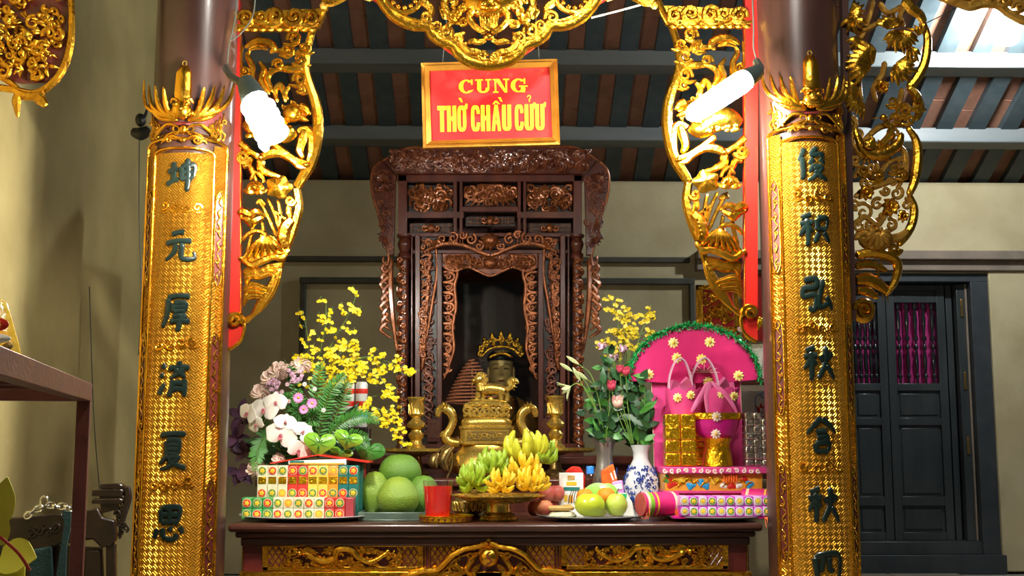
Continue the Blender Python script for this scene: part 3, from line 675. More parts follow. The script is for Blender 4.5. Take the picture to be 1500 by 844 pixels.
# top-left ornament of the neighbouring bay
YL = 4.7
xf = PX(YL)
K = thing('carved_valance', xf(60, 160), 'dark gilded openwork hanging ornament in the top left corner', 'valance')
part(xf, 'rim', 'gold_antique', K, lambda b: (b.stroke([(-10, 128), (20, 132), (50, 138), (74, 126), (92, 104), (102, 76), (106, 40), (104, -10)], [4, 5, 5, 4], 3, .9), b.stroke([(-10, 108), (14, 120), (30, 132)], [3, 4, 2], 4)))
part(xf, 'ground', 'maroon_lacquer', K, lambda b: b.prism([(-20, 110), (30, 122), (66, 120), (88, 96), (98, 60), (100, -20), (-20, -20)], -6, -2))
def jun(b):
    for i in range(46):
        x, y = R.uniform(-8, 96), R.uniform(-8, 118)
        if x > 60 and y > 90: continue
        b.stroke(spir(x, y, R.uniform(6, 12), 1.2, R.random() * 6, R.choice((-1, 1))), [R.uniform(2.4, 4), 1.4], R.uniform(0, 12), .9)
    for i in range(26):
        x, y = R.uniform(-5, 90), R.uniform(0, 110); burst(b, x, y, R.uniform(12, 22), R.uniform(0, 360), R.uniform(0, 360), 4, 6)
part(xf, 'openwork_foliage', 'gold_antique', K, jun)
part(xf, 'tassel_leaf', 'gold_antique', K, lambda b: (b.stroke([(30, 138), (26, 150), (28, 174)], [5, 6, 1.5], 5), b.stroke([(48, 140), (62, 148), (70, 158)], [5, 7, 3], 5), b.stroke([(20, 132), (40, 142), (68, 140)], [3, 6, 4], 6)))

# central valance with the dragon mask
YV = 4.72
xf = PX(YV)
K = thing('carved_valance', xf(716, 97), 'gilded scalloped valance with a dragon mask above the red sign', 'valance')
rimL = [(556, -4), (566, 12), (582, 28), (604, 38), (626, 40), (634, 52), (648, 62), (664, 68), (672, 80), (690, 92), (716, 96)]
rimR = [(1432 - x, y) for x, y in rimL[::-1]]
part(xf, 'rim', 'gold', K, lambda b: (b.stroke(rimL + rimR[1:], 6.5, 2, .8, n=8), b.stroke([(x + (716 - x) * .02, y - 7) for x, y in rimL + rimR[1:]], 2, 7, .8)))
part(xf, 'red_edge', 'red_lacquer', K, lambda b: b.stroke([(470, 10), (482, 2), (510, -6), (540, -6), (560, 8), (580, 30), (604, 41), (626, 43), (648, 66), (670, 82), (690, 97), (716, 101)] + [(1432 - x, y) for x, y in [(690, 97), (670, 82), (648, 66), (626, 43), (604, 41), (580, 30), (560, 8), (540, -6)]], 2, -4, 2))
for d in (1, -1): part(xf, 'side_scroll', 'gold_leaf_dull', K, lambda b: b.stroke([(d * (x - 716) + 716, y) for x, y in ((470, 12), (486, -2), (520, -10), (548, -2))], [4, 6, 5], 0))
for d in (-1, 1): part(xf, 'coin_scroll', 'gold', K, lambda b: (b.stroke([(716 + d * 124 + 26 * cos(t), -4 + 24 * sin(t)) for t in [i * .3 for i in range(22)]], 3.4, 6, .8), [b.ell((716 + d * 124 + 19 * cos(t), -4 + 18 * sin(t), 8), 4, 4, 4, 8, 6) for t in [i * .5 for i in range(13)]]))
def lower(b):
    for d in (-1, 1):
        b.stroke([(716 + d * x, y) for x, y in ((6, 84), (18, 78), (30, 76), (40, 66), (44, 54), (34, 50))], [4, 5, 5, 4, 3, 2], 6, .8)
        b.stroke(spir(716 + d * 9, 85, 7, 1.4, 0, d), [3, 1.6], 9)
        for x, y, r in ((46, 58, 9), (62, 48, 11), (76, 40, 8), (92, 28, 10)): cloud(b, 716 + d * x, y, r, 6, d)
        b.stroke([(716 + d * x, y) for x, y in ((4, 60), (14, 64), (24, 62), (30, 66))], [3, 4, 4, 2], 8)
        b.stroke([(716 + d * x, y) for x, y in ((88, 30), (84, 14), (94, 4), (90, -8))], [4, 5, 4], 5)
        b.stroke([(716 + d * x, y) for x, y in ((30, 38), (44, 34), (56, 36), (66, 46))], [3, 4, 3, 2], 7)
        burst(b, 716 + d * 66, 30, 22, -90 - d * 70, -90 + d * 20, 6, 6)
        b.stroke([(716 + d * x, y) for x, y in ((60, -8), (64, 10), (58, 24), (54, 34))], [5, 5, 4, 3], 12)
part(xf, 'scrollwork', 'gold_antique', K, lower)
def mask(b):
    b.ell((716, 4, 10), 38, 28, 16, 18, 12); b.ell((716, 14, 22), 17, 12, 10, 12, 8)
    b.prism([(700, 24), (732, 24), (728, 46), (716, 50), (704, 46)], 10, 16)
    for i in range(8): b.stroke([(702 + i * 4, 24, 18), (703 + i * 3.8, 38, 20)], [2, .8])
    for d in (-1, 1):
        b.ell((716 + d * 19, -2, 24), 8, 7, 7, 10, 8); b.stroke([(716 + d * x, y) for x, y in ((4, -8), (18, -14), (32, -8), (38, 2))], [4, 5, 4, 2], 24)
        b.ell((716 + d * 8, 16, 30), 5, 4, 5, 8, 6)
        b.stroke([(716 + d * x, y) for x, y in ((8, 22), (22, 20), (28, 32), (18, 46), (4, 54))], [3, 4, 4, 3], 18)
        for i in range(7): b.stroke(spir(716 + d * (36 + (i % 3) * 8), -10 + i * 8, 7, 1.3, i, d), [3, 1.4], 14)
        for i in range(6): b.stroke([(716 + d * (30 + i * 3), 12 + i * 4), (716 + d * (44 + i * 3), 16 + i * 5), (716 + d * (50 + i), 26 + i * 5)], [3, 3, 1], 12)
    b.ell((716, 58, 12), 8, 5, 5, 10, 6); b.ell((716, 22, 30), 6, 3, 4, 8, 6)
    for i in range(7): b.stroke([(704 + i * 4, 46, 16), (706 + i * 3.4, 58, 14)], [2, 1])
part(xf, 'dragon_mask', 'gold', K, mask)
part(xf, 'top_rail', 'gold', K, lambda b: b.stroke([(478, -34), (954, -34)], 5, 0, .8, smooth=False))
for d in (-1, 1): part(xf, 'upper_scroll', 'gold_antique', K, lambda b: [b.stroke([(716 + d * x, y) for x, y in q], [3, 5, 3], 3) for q in ([(120, -32), (138, -22), (160, -8)], [(60, -34), (70, -20), (62, -6)], [(30, -34), (24, -26), (30, -16)], [(160, -8), (190, -14), (236, 6), (238, -34)], [(98, -30), (112, -34), (124, -32)])])
# arch edge at the top right
xf = PX(4.8)
K = thing('carved_valance', xf(1440, 20), 'dark edge of the gilded carved arch at the top right corner', 'valance')
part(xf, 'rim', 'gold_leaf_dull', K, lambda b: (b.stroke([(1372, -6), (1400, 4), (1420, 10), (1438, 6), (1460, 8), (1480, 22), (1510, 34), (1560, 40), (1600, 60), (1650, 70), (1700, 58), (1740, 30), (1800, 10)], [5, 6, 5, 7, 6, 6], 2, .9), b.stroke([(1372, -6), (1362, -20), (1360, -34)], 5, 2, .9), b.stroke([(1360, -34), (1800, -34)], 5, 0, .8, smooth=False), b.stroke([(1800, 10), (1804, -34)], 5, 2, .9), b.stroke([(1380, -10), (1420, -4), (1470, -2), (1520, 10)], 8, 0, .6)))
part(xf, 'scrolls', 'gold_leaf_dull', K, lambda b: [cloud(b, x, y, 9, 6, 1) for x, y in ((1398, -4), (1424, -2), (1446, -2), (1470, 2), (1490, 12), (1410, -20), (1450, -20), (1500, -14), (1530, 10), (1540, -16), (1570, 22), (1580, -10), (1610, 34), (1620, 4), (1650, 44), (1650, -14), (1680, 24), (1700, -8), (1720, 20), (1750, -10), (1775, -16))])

# ================================================================ SIGN, BULBS, WIRES
YS = 4.92
xf = PX(YS)
K = thing('sign', xf(719, 216), 'red sign in a gilt frame reading CUNG THỜ CHẦU CỬU', 'sign')
O = [(617, 94), (816, 88), (820, 213), (620, 218)]; I = [(629, 105), (805, 99), (809, 202), (632, 207)]
for a, b_ in ((0, 1), (1, 2), (2, 3), (3, 0)):
    q = MB(xf)
    lo = [O[a], O[b_], I[b_], I[a]]; mid = [((o[0] * .55 + i[0] * .45), (o[1] * .55 + i[1] * .45)) for o, i in zip((O[a], O[b_]), (I[a], I[b_]))]
    q.hexa([(*O[a], -4), (*O[b_], -4), (*I[b_], -4), (*I[a], -4)], [(*O[a], 6), (*O[b_], 6), (*I[b_], 3), (*I[a], 3)])
    q.hexa([(*mid[0], 4), (*mid[1], 4), (*I[b_], 2), (*I[a], 2)], [(mid[0][0], mid[0][1], 9), (mid[1][0], mid[1][1], 9), (*I[b_], 4), (*I[a], 4)])
    q.build('frame_rail', 'sign_frame', K)
q = MB(xf); q.prism(I, -2, 1); q.build('panel', 'sign_red', K)
def letters(name, items, cx, cy, rot, m='sign_yellow', parent=K, xf=xf, h=(1, 2.2)):
    b = MB(lambda x, y, hh: xf(cx + x * cos(rot) - y * sin(rot), cy + x * sin(rot) + y * cos(rot), hh))
    for i, it in enumerate(items): b.prism(it, h[0] + .003 * i, h[1] + .012 * i)
    b.build(name, m, parent)
def ring(cx, cy, rx, ry, tx, ty, a0, a1, n=20, p=1.0):   # arc band with separate thickness across and along
    f = lambda a, ax, ay: (cx + ax * (abs(cos(a)) ** p) * (1 if cos(a) > 0 else -1), cy + ay * (abs(sin(a)) ** p) * (1 if sin(a) > 0 else -1))
    A = [radians(a0 + (a1 - a0) * i / n) for i in range(n + 1)]
    return [f(a, rx, ry) for a in A] + [f(a, rx - tx, ry - ty) for a in A[::-1]]
def rc(x0, y0, x1, y1): return [(x0, y0), (x1, y0), (x1, y1), (x0, y1)]
def serif_C(x, w=22, h=20):
    return [ring(x + w / 2, 0, w / 2, h / 2, 6.5, 1.8, 45, 318), rc(x + w - 4.0, -h / 2, x + w - 1.6, -2.5), [(x + w - 6, 6), (x + w - .5, 5), (x + w - 5, 8.8)]]
def serif_U(x, w=24, h=20):
    return [rc(x + 3, -h / 2, x + 9, 4), rc(x, -h / 2, x + 12, -h / 2 + 1.6), ring(x + w / 2 - .2, 2.5, w / 2 - 2.8, 7.5, 5.4, 2.2, 180, 0), rc(x + w - 6, -h / 2, x + w - 3.4, 4), rc(x + w - 9, -h / 2, x + w, -h / 2 + 1.6)]
def serif_N(x, w=24, h=20):
    return [rc(x + 2.6, -h / 2, x + 5, h / 2), rc(x, -h / 2, x + 9, -h / 2 + 1.6), rc(x, h / 2 - 1.6, x + 8, h / 2), [(x + 2.6, -h / 2), (x + 9.6, -h / 2), (x + w - 3.2, h / 2), (x + w - 7, h / 2)], rc(x + w - 5.6, -h / 2, x + w - 3.2, h / 2), rc(x + w - 9, -h / 2, x + w, -h / 2 + 1.6)]
def serif_G(x, w=24, h=20): return serif_C(x, w - 1, h) + [rc(x + w - 9, .5, x + w - 3, h / 2), rc(x + w - 12, .5, x + w + 1, 2.1)]
letters('lettering', serif_C(-49) + serif_U(-25) + serif_N(1) + serif_G(27), 721, 126.5, radians(-1.2))
T = 5.6; h = 19
def bT(x): return [rc(x, -h, x + 13, -h + 6), rc(x + 3.8, -h, x + 9.4, h)]
def bH(x): return [rc(x, -h, x + T, h), rc(x + 8, -h, x + 8 + T, h), rc(x + T, -3, x + 8, 3)]
def bO(x, horn=False): return [ring(x + 6.6, 0, 6.6, h, 5.0, 5.5, 0, 360, 32, .6)] + ([[(x + 11, -h), (x + 13, -h - 3), (x + 15.5, -h - 2), (x + 14.6, -h + 5), (x + 12, -h + 6)]] if horn else [])
def bC(x): return [ring(x + 6.6, 0, 6.6, h, 5.0, 5.5, 38, 322, 30, .6), rc(x + 8.2, -12.6, x + 13, -6.5), rc(x + 8.2, 6.5, x + 13, 12.6)]
def bA(x): return [[(x, h), (x + 4.4, -h), (x + 9.4, -h), (x + 13.8, h), (x + 9, h), (x + 6.9, -9), (x + 4.8, h)], rc(x + 4, 4, x + 10, 9)]
def bU(x, horn=False): return [rc(x, -h, x + T, 12), rc(x + 7.8, -h, x + 7.8 + T, 12), ring(x + 6.7, 9, 6.7, 10, 5.3, 5, 180, 0, 14, .7)] + ([[(x + 12, -h), (x + 14, -h - 3), (x + 16.5, -h - 2), (x + 15.6, -h + 5), (x + 12.6, -h + 7)]] if horn else [])
def grave(x): return [[(x, -h - 11), (x + 4, -h - 11), (x + 6.5, -h - 5), (x + 4, -h - 5)]]
def hook(x): return [ring(x + 2.4, -h - 10.5, 2.8, 3.2, 1.5, 1.4, 180, 420, 12), rc(x + 2.0, -h - 8, x + 3.6, -h - 3.5)]
def hat(x): return [[(x + 6, -h - 6), (x + 9, -h - 6), (x + 13, -h - 1.4), (x + 10, -h - 1.4), (x + 7.5, -h - 3.8), (x + 5, -h - 1.4), (x + 2, -h - 1.4)]]
row = bT(-76) + bH(-62) + bO(-47, True) + grave(-45) + bC(-27) + bH(-12.5) + bA(3) + hat(2.5) + grave(13) + bU(18.5) + bC(37) + bU(51.5, True) + hook(56) + bU(67, False) + [[(79, -h), (81, -h - 3), (83, -h - 2), (82, -h + 5)]]
letters('lettering', row, 717, 173.5, radians(-1.0))
MB().tube([P(660, -32, YS), P(648, 94, YS)], .002, 6).build('hanging_wire', 'wire', K); MB().tube([P(780, -32, YS), P(790, 90, YS)], .002, 6).build('hanging_wire', 'wire', K)
K['label'] = 'red sign in a gilt frame reading CUNG THỜ CHẦU CỬU'

def bulb_socket(K, a, b_, r):
    MB().tube([a, tuple(Vector(a).lerp(Vector(b_), .5)), b_], [r * .75, r, r * 1.15], 14).build('socket', 'socket', K)
# spiral bulb, left
YBu = 4.12
cB = Vector(P(388, 176, YBu)); axd = Vector((.45, -.30, -.84)).normalized(); u = axd.orthogonal().normalized(); v = axd.cross(u)
K = thing('light_bulb', tuple(cB - axd * .12), 'glowing spiral bulb in a dark socket beside the left column', 'light bulb', 'bare bulbs')
sp = []
for i in range(72):
    t = i / 71; a = t * 2 * pi * 4.2; sp.append(tuple(cB + axd * (-.075 + .17 * t) + (u * cos(a) + v * sin(a)) * .046))
MB().tube(sp, .0145, 8).build('spiral_tube', 'bulb_l', K)
bulb_socket(K, tuple(cB - axd * .19), tuple(cB - axd * .095), .042)
MB().tube([tuple(cB - axd * .16), P(338, 112, 4.4), P(331, 100, 4.68)], [.018, .014, .016], 8).build('holder_arm', 'socket', K)
# tube bulb, right
a_, b_ = Vector(P(1093, 116, 4.55)), Vector(P(1008, 172, 4.45)); d_ = (b_ - a_).normalized()
K = thing('light_bulb', tuple(a_ - d_ * .05), 'glowing stick bulb in a dark socket beside the right column', 'light bulb', 'bare bulbs')
MB().tube([tuple(a_.lerp(b_, t)) for t in (0, .08, .5, .9, 1.0)], [.040, .044, .043, .036, .012], 16).build('bulb_tube', 'bulb_r', K)
bulb_socket(K, tuple(a_ - d_ * .075), tuple(a_ + d_ * .002), .036)
MB().tube([tuple(a_ - d_ * .07), P(1112, 100, 4.62), P(1108, 90, 4.66)], [.02, .022, .016], 8).build('holder_arm', 'socket', K)
# far bulb at the top right
cF = Vector(P(1478, 50, 8.45))
K = thing('light_bulb', tuple(cF + Vector((0, 0, .12))), 'round bright bulb hanging at the top right corner', 'light bulb', 'bare bulbs')
MB().lathe([(0.001, -.085), (.04, -.078), (.075, -.045), (.085, 0), (.07, .04), (.04, .075), (.03, .09)], tuple(cF), 20).build('globe', 'bulb_far', K)
MB().lathe([(.034, .085), (.036, .15), (.02, .17), (.004, .18), (.004, .9)], tuple(cF), 14).build('socket', 'socket', K)
# bulb of the neighbouring aisle, above and left of the frame
cA = Vector((-1.35, 2.7, 2.75))
K = thing('light_bulb', tuple(cA + Vector((0, 0, .1))), 'bare bulb hanging in the left aisle', 'light bulb', 'bare bulbs')
MB().lathe([(0.001, -.06), (.03, -.055), (.055, -.03), (.06, 0), (.05, .03), (.03, .055), (.022, .07)], tuple(cA), 18).build('globe', 'bulb_aisle', K)
MB().lathe([(.026, .065), (.028, .12), (.012, .14), (.004, .15), (.004, 1.6)], tuple(cA), 12).build('socket', 'socket', K)
for xx in (.55, .80):      # pair of hall bulbs over the worshippers, above the frame
    K = thing('light_bulb', (xx, 2.35, 4.2), ['left bulb of the pair hanging in the hall before the altar', 'right bulb of the pair hanging in the hall before the altar'][xx > .6], 'light bulb', 'bare bulbs')
    MB().lathe([(0.001, -.06), (.03, -.055), (.055, -.03), (.06, 0), (.05, .03), (.03, .055), (.022, .07)], (xx, 2.35, 4.2), 18).build('globe', 'tube_hall', K)
    MB().lathe([(.026, .065), (.028, .12), (.012, .14), (.004, .15), (.004, 2.4)], (xx, 2.35, 4.2), 12).build('socket', 'socket', K)
def cable(label, pts, Ys, r=.0035, m='wire', k=8):
    if not isinstance(Ys, (list, tuple)): Ys = [Ys] * len(pts)
    MB().tube(cr([P(x, y, Y) for (x, y), Y in zip(pts, Ys)], k), r, 6).build('cable', m, label=label, category='cable')
cable('grey cable running up the left column to its bulb socket', [(333, 100), (335, 70), (344, 30), (348, -10)], 4.68)
cable('thin cable looping beside the left column cable', [(337, 60), (352, 50), (370, 24), (374, -8)], 4.69, .0028)
cable('cable running up the right column to its bulb socket', [(1110, 92), (1104, 70), (1104, 40), (1102, -10)], 4.68)
cable('pale thin rod between the valance and the right bracket', [(866, 26), (905, 16), (960, 1)], 4.78, .0042, 'wire_pale')
cable('thin dark wire across the tiles at the top right', [(1356, 34), (1385, 20), (1412, 4)], 4.85, .0022)

# ================================================================ ALTAR TABLE
YT = 5.0
zT = Zat(767, YT)
xf = PX(YT)
T = thing('altar_table', (Xat(726, YT), YT + .38, 0), 'dark wooden altar table with gilded carved apron', 'table')
xl, xr = Xat(341, YT), Xat(1111, YT)
MB().box(xl, xr, YT, YT + .8, zT - .035, zT).build('tabletop', 'table_wood', T, bevel=.014)
MB().box(xl + .025, xr - .025, YT + .03, YT + .78, zT - .06, zT - .033).build('top_moulding', 'table_wood', T, bevel=.01)
MB().box(xl + .045, xr - .045, YT + .05, YT + .76, zT - .095, zT - .058).build('top_moulding', 'table_wood', T, bevel=.008)
YA = YT + .075; xf = PX(YA); xfl = MB(xf)
MB(xf).prism([(357, 796), (1093, 796), (1093, 930), (357, 930)], -6, -1).build('apron', 'maroon_lacquer', T)
for x in (xl + .09, xr - .09):
    for y in (YA + .05, YT + .7): MB().box(x - .045, x + .045, y - .045, y + .045, 0, zT - .06).build('leg', 'table_wood', T, bevel=.006)
MB(xf).hexa([(352, 837, -4), (1100, 837, -4), (1100, 846, -4), (352, 846, -4)], [(352, 837, 7), (1100, 837, 7), (1100, 846, 7), (352, 846, 7)]).build('waist_rail', 'gold', T, bevel=.003)
for x in (356, 1094): MB(xf).stroke([(x, 798), (x, 838)], 1.5, 3).build('corner_bead', 'gold', T)
def dragon(b, x0, x1, y0, y1, d=1):
    w_, h_ = x1 - x0, y1 - y0
    X = lambda t: (x0 + w_ * t) if d > 0 else (x1 - w_ * t)
    Yy = lambda t: y0 + h_ * t
    path = [(X(.16), Yy(.30)), (X(.30), Yy(.70)), (X(.42), Yy(.62)), (X(.46), Yy(.14)), (X(.58), Yy(.16)), (X(.64), Yy(.55)), (X(.74), Yy(.78)), (X(.84), Yy(.52)), (X(.90), Yy(.22))]
    b.stroke(path, [h_ * .12, h_ * .13, h_ * .13, h_ * .13, h_ * .12, h_ * .1, h_ * .05], 6, .8, n=8)
    for i, p in enumerate(cr(path, 5)): b.disc(p[0], p[1], h_ * .085, h_ * .075, 8.5, 1.6, 2, n=8, rings=1); (i % 2 == 0) and b.stroke([(p[0], p[1] - h_ * .1), (p[0] + d * 2, p[1] - h_ * .24)], [1.6, .5], 6)
    b.ell((X(.13), Yy(.30), 9), h_ * .17, h_ * .15, 6, 10, 8); b.stroke([(X(.10), Yy(.34)), (X(.04), Yy(.42))], [h_ * .12, h_ * .06], 10); b.stroke([(X(.12), Yy(.46)), (X(.06), Yy(.56))], [h_ * .07, h_ * .04], 9)
    for k in range(3): b.stroke([(X(.15), Yy(.2)), (X(.19 + k * .03), Yy(.06 + k * .1)), (X(.23 + k * .03), Yy(.02 + k * .14))], [1.8, 2, .6], 8)
    b.ell((X(.105), Yy(.24), 14), 2, 2, 2, 8, 6)
    for t in (.26, .47, .66, .80):
        b.stroke([(X(t), Yy(.70)), (X(t - .03), Yy(.86)), (X(t + .02), Yy(.95))], [2.6, 2, 1.6], 8)
        for k in (-1, 0, 1): b.stroke([(X(t + .02), Yy(.94)), (X(t + .02 + k * .02), Yy(1.04))], [1.4, .5], 8)
    for k in range(64): t, yy = R.random(), R.random(); b.stroke(spir(X(t), Yy(yy), h_ * .12, 1.2, t * 9, R.choice((-1, 1))), [1.9, 1.0], 3.5, .8); a = R.random() * 6.28; b.stroke([(X(t), Yy(yy)), (X(t) + 5 * cos(a), Yy(yy) + 4 * sin(a)), (X(t) + 9 * cos(a + .5), min(max(Yy(yy) + 7 * sin(a + .5), y0), y1))], [1.0, 2.2, .6], 3.5, .8)
    for t, yy in ((.02, .8), (.36, .2), (.54, .7), (.72, .2), (.97, .6), (.93, .9), (.60, .95), (.36, .92), (.08, .92)):
        b.stroke(spir(X(t), Yy(yy), h_ * .13, 1.3, t * 9, d), [2, 1], 5, .8); b.stroke([(X(t) - 8, Yy(yy) + 4), (X(t) + 2, Yy(yy) + 1), (X(t) + 9, Yy(yy) + 5)], [.8, 1.8, .6], 4)
def lattice(x0, x1, y0, y1, clip=None):
    b = MB(xf); s_ = 9.0
    b.prism([(x0, y0), (x1, y0), (x1, y1), (x0, y1)], -1, 2)
    ln = b.build('lattice_ground', 'gold_antique', T)
    g = MB(xf); H = y1 - y0
    k = x0 - H * .7
    while k < x1 + H * .7:
        for d in (-1, 1):
            q = []
            for t in (0, 1):
                q.append([k + d * (t - .5) * H * .7, y0 + H * t])
            (xa, ya), (xb, yb) = q
            lo, hi = 0.0, 1.0
            for edge, sgn in ((x0, 1), (x1, -1)):
                da, db = (xa - edge) * sgn, (xb - edge) * sgn
                if da < 0 and db < 0: lo = 2
                elif da < 0: lo = max(lo, da / (da - db))
                elif db < 0: hi = min(hi, da / (da - db))
            if hi - lo > .05: g.stroke([(xa + (xb - xa) * lo, ya + (yb - ya) * lo), (xa + (xb - xa) * hi, ya + (yb - ya) * hi)], 1.0, 2.4, .8, n=4, smooth=False, taper=False)
        k += s_
    g.build('lattice_grooves', 'maroon_lacquer', ln)
def apron_panel(x0, x1, y0, y1, d):
    for q in ([(x0, y0), (x1, y0), (x1, y0 + 4), (x0, y0 + 4)], [(x0, y1 - 6), (x1, y1 - 6), (x1, y1), (x0, y1)], [(x0, y0), (x0 + 8, y0), (x0 + 8, y1), (x0, y1)], [(x1 - 8, y0), (x1, y0), (x1, y1), (x1 - 8, y1)]):
        MB(xf).prism(q, -1, 4).build('panel_frame', 'gold', T, bevel=.002)
    lattice(x0 + 8, x0 + 38, y0 + 4, y1 - 6); lattice(x1 - 38, x1 - 8, y0 + 4, y1 - 6)
    b = MB(xf); b.wk = 1.35; dragon(b, x0 + 34, x1 - 34, y0 + 4, y1 - 7, d); b.build('dragon_relief', 'gold', T)
    for xx, sg in ((x0 + 38, 1), (x1 - 38, -1)): MB(xf).stroke([(xx, y0 + 4), (xx - sg * 5, y0 + 12), (xx + sg * 3, (y0 + y1) / 2), (xx - sg * 4, y1 - 14), (xx + sg * 2, y1 - 7)], 1.6, 4).build('panel_scallop', 'gold', T)
apron_panel(385, 620, 797, 836, 1); apron_panel(822, 1066, 793, 834, -1)
lattice(632, 674, 798, 836); lattice(772, 812, 798, 836)
for x in (623, 629, 815, 820): MB(xf).stroke([(x, 797), (x, 837)], 2, 2).build('divider_bead', 'gold', T)
arch = [(560, 870), (590, 846), (618, 836), (640, 834), (654, 822), (664, 812), (680, 804), (700, 800), (716, 794)]
for dd in (1, -1):
    A = [(716 + dd * (x - 716), y) for x, y in arch]
    MB(xf).stroke(A, [4, 4.5, 4.5, 4], 9, .9, n=8).build('arch_moulding', 'gold', T)
    MB(xf).stroke([(716 + dd * (x - 716) * .985, y + 9) for x, y in arch], 1.4, 8).build('arch_bead', 'gold', T)
    b = MB(xf)
    for q in ([(700, 812), (690, 822), (684, 836), (694, 846)], [(704, 826), (694, 838), (700, 850)], [(668, 824), (676, 836), (664, 848), (650, 842)], [(640, 846), (652, 852), (646, 866)], [(716, 800), (706, 796), (694, 806)]):
        b.stroke([(716 + dd * (x - 716), y) for x, y in q], [2, 4.5, 4, 1.2], 8, .7)
    b.stroke(spir(716 + dd * 52, 834, 8, 1.3, 0, dd), [3, 1.4], 8); b.stroke(spir(716 + dd * 28, 814, 6, 1.3, 2, dd), [2.4, 1.2], 8)
    b.build('arch_scrolls', 'gold', T)
b = MB(xf); b.prism([(700, 812), (704, 798), (716, 787), (728, 798), (732, 812), (716, 822)], 2, 9); b.build('flame_plate', 'gold_antique', T, bevel=.003)
pr = MB(xf); pr.ell((716, 816, 12), 14, 14, 10, 22, 14); pr = pr.build('pearl', 'gold', T)
MB(xf).stroke([(720, 806, 21), (713, 810, 22), (716, 816, 23), (720, 821, 22), (712, 826, 21)], 1.0).build('swirl_line', 'maroon_lacquer', pr)
MB(xf).prism([(640, 846), (690, 838), (716, 836), (742, 838), (792, 846), (792, 900), (640, 900)], 2, 7).build('arch_panel', 'gold_antique', T, bevel=.004)
for x0, x1, dd in ((470, 600, 1), (356, 470, -1), (840, 960, 1), (960, 1096, -1)):
    b = MB(xf); dragon(b, x0, x1, 848, 884, dd); b.build('lower_relief', 'gold', T)
# second, higher altar behind
YH = 5.84; zH = Zat(700, 6.0)
Al = thing('rear_altar', (0, YH + .4, 0), 'dark rear altar step behind the offerings, carrying the brass vessels', 'altar')
MB().box(-1.12, 1.16, YH, YH + .86, zH - .04, zH).build('top', 'rosewood', Al, bevel=.01)
MB().box(-1.06, 1.10, YH + .03, YH + .83, zH - .22, zH - .042).build('apron', 'rosewood', Al, bevel=.006)
for x in (-1.0, 1.04):
    for y in (YH + .09, YH + .77): MB().box(x - .06, x + .06, y - .06, y + .06, 0, zH - .2).build('leg', 'rosewood', Al)

# ================================================================ CARVED SHRINE CABINET
YC = 7.0
xf = PX(YC)
zC = Zat(668, YC)
pd = thing('pedestal', (Xat(718, YC), YC + .4, 0), 'dark wooden pedestal under the carved shrine cabinet', 'pedestal')
MB().box(-.80, .86, YC - .1, YC + .85, zC - .05, zC).build('top', 'rosewood', pd, bevel=.01); MB().box(-.76, .82, YC - .04, YC + .8, 0, zC - .05).build('body', 'rosewood', pd)
C = thing('shrine_cabinet', (Xat(718, YC), YC + .35, zC), 'carved dark rosewood shrine cabinet with glazed opening', 'cabinet')
W_, CV, GL = 'rosewood', 'rosewood_carving', 'rosewood_gilt'
def slab(name, x0, x1, y0, y1, h0=-6, h1=6, m=W_, par=None, bev=.004): return MB(xf).prism([(x0, y0), (x1, y0), (x1, y1), (x0, y1)], h0, h1).build(name, m, par or C, bevel=bev)
def filigree(name, x0, y0, x1, y1, n, r, m=CV, par=None, h=(0, 5), sym=True, seed=0, wid=1.0):
    rr = random.Random(seed + int(x0) * 7 + int(y0)); b = MB(xf); cx = (x0 + x1) / 2
    for i in range(n):
        x, y = rr.uniform(x0 + r * .6, cx if sym else x1 - r * .6), rr.uniform(y0 + r * .6, y1 - r * .6); a = rr.random() * 6; tt = rr.uniform(.8, 1.5); hh = rr.uniform(*h); q = rr.uniform(.7, 1.1) * r
        aa = rr.uniform(0, 6.28); L = rr.uniform(1.2, 2.6) * r
        def cl(p): return (min(max(p[0], x0 + 1), x1 - 1), min(max(p[1], y0 + 1), y1 - 1))
        st = [cl((x, y)), cl((x + cos(aa) * L * .5 + 2, y + sin(aa) * L * .5)), cl((x + cos(aa) * L, y + sin(aa) * L + 2))]
        sps = [cl(p) for p in spir(x, y, q, tt, a, 1)]
        for mir in ((0, 1) if sym else (0,)):
            f = (lambda p: (2 * cx - p[0], p[1])) if mir else (lambda p: p)
            b.stroke([f(p) for p in sps], [r * .26 * wid, r * .13 * wid], hh, .9, n=5, k=2); b.stroke([f(p) for p in st], [r * .1, r * .3 * wid, r * .08], hh, .9, n=5, k=4)
    return b.build(name, m, par or C)
# body of the cabinet
def cbox(name, x0, x1, y0, y1, ya, yb, m=W_): return MB().box(Xat(x0, YC), Xat(x1, YC), ya, yb, Zat(y1, YC), Zat(y0, YC)).build(name, m, C)
cbox('back_panel', 585, 850, 262, 666, YC + .66, YC + .69); cbox('side_panel', 583, 590, 262, 666, YC + .03, YC + .68); cbox('side_panel', 846, 853, 262, 666, YC + .03, YC + .68); cbox('roof_board', 583, 853, 258, 264, YC, YC + .69); cbox('floor_board', 583, 853, 662, 668, YC - .04, YC + .69)
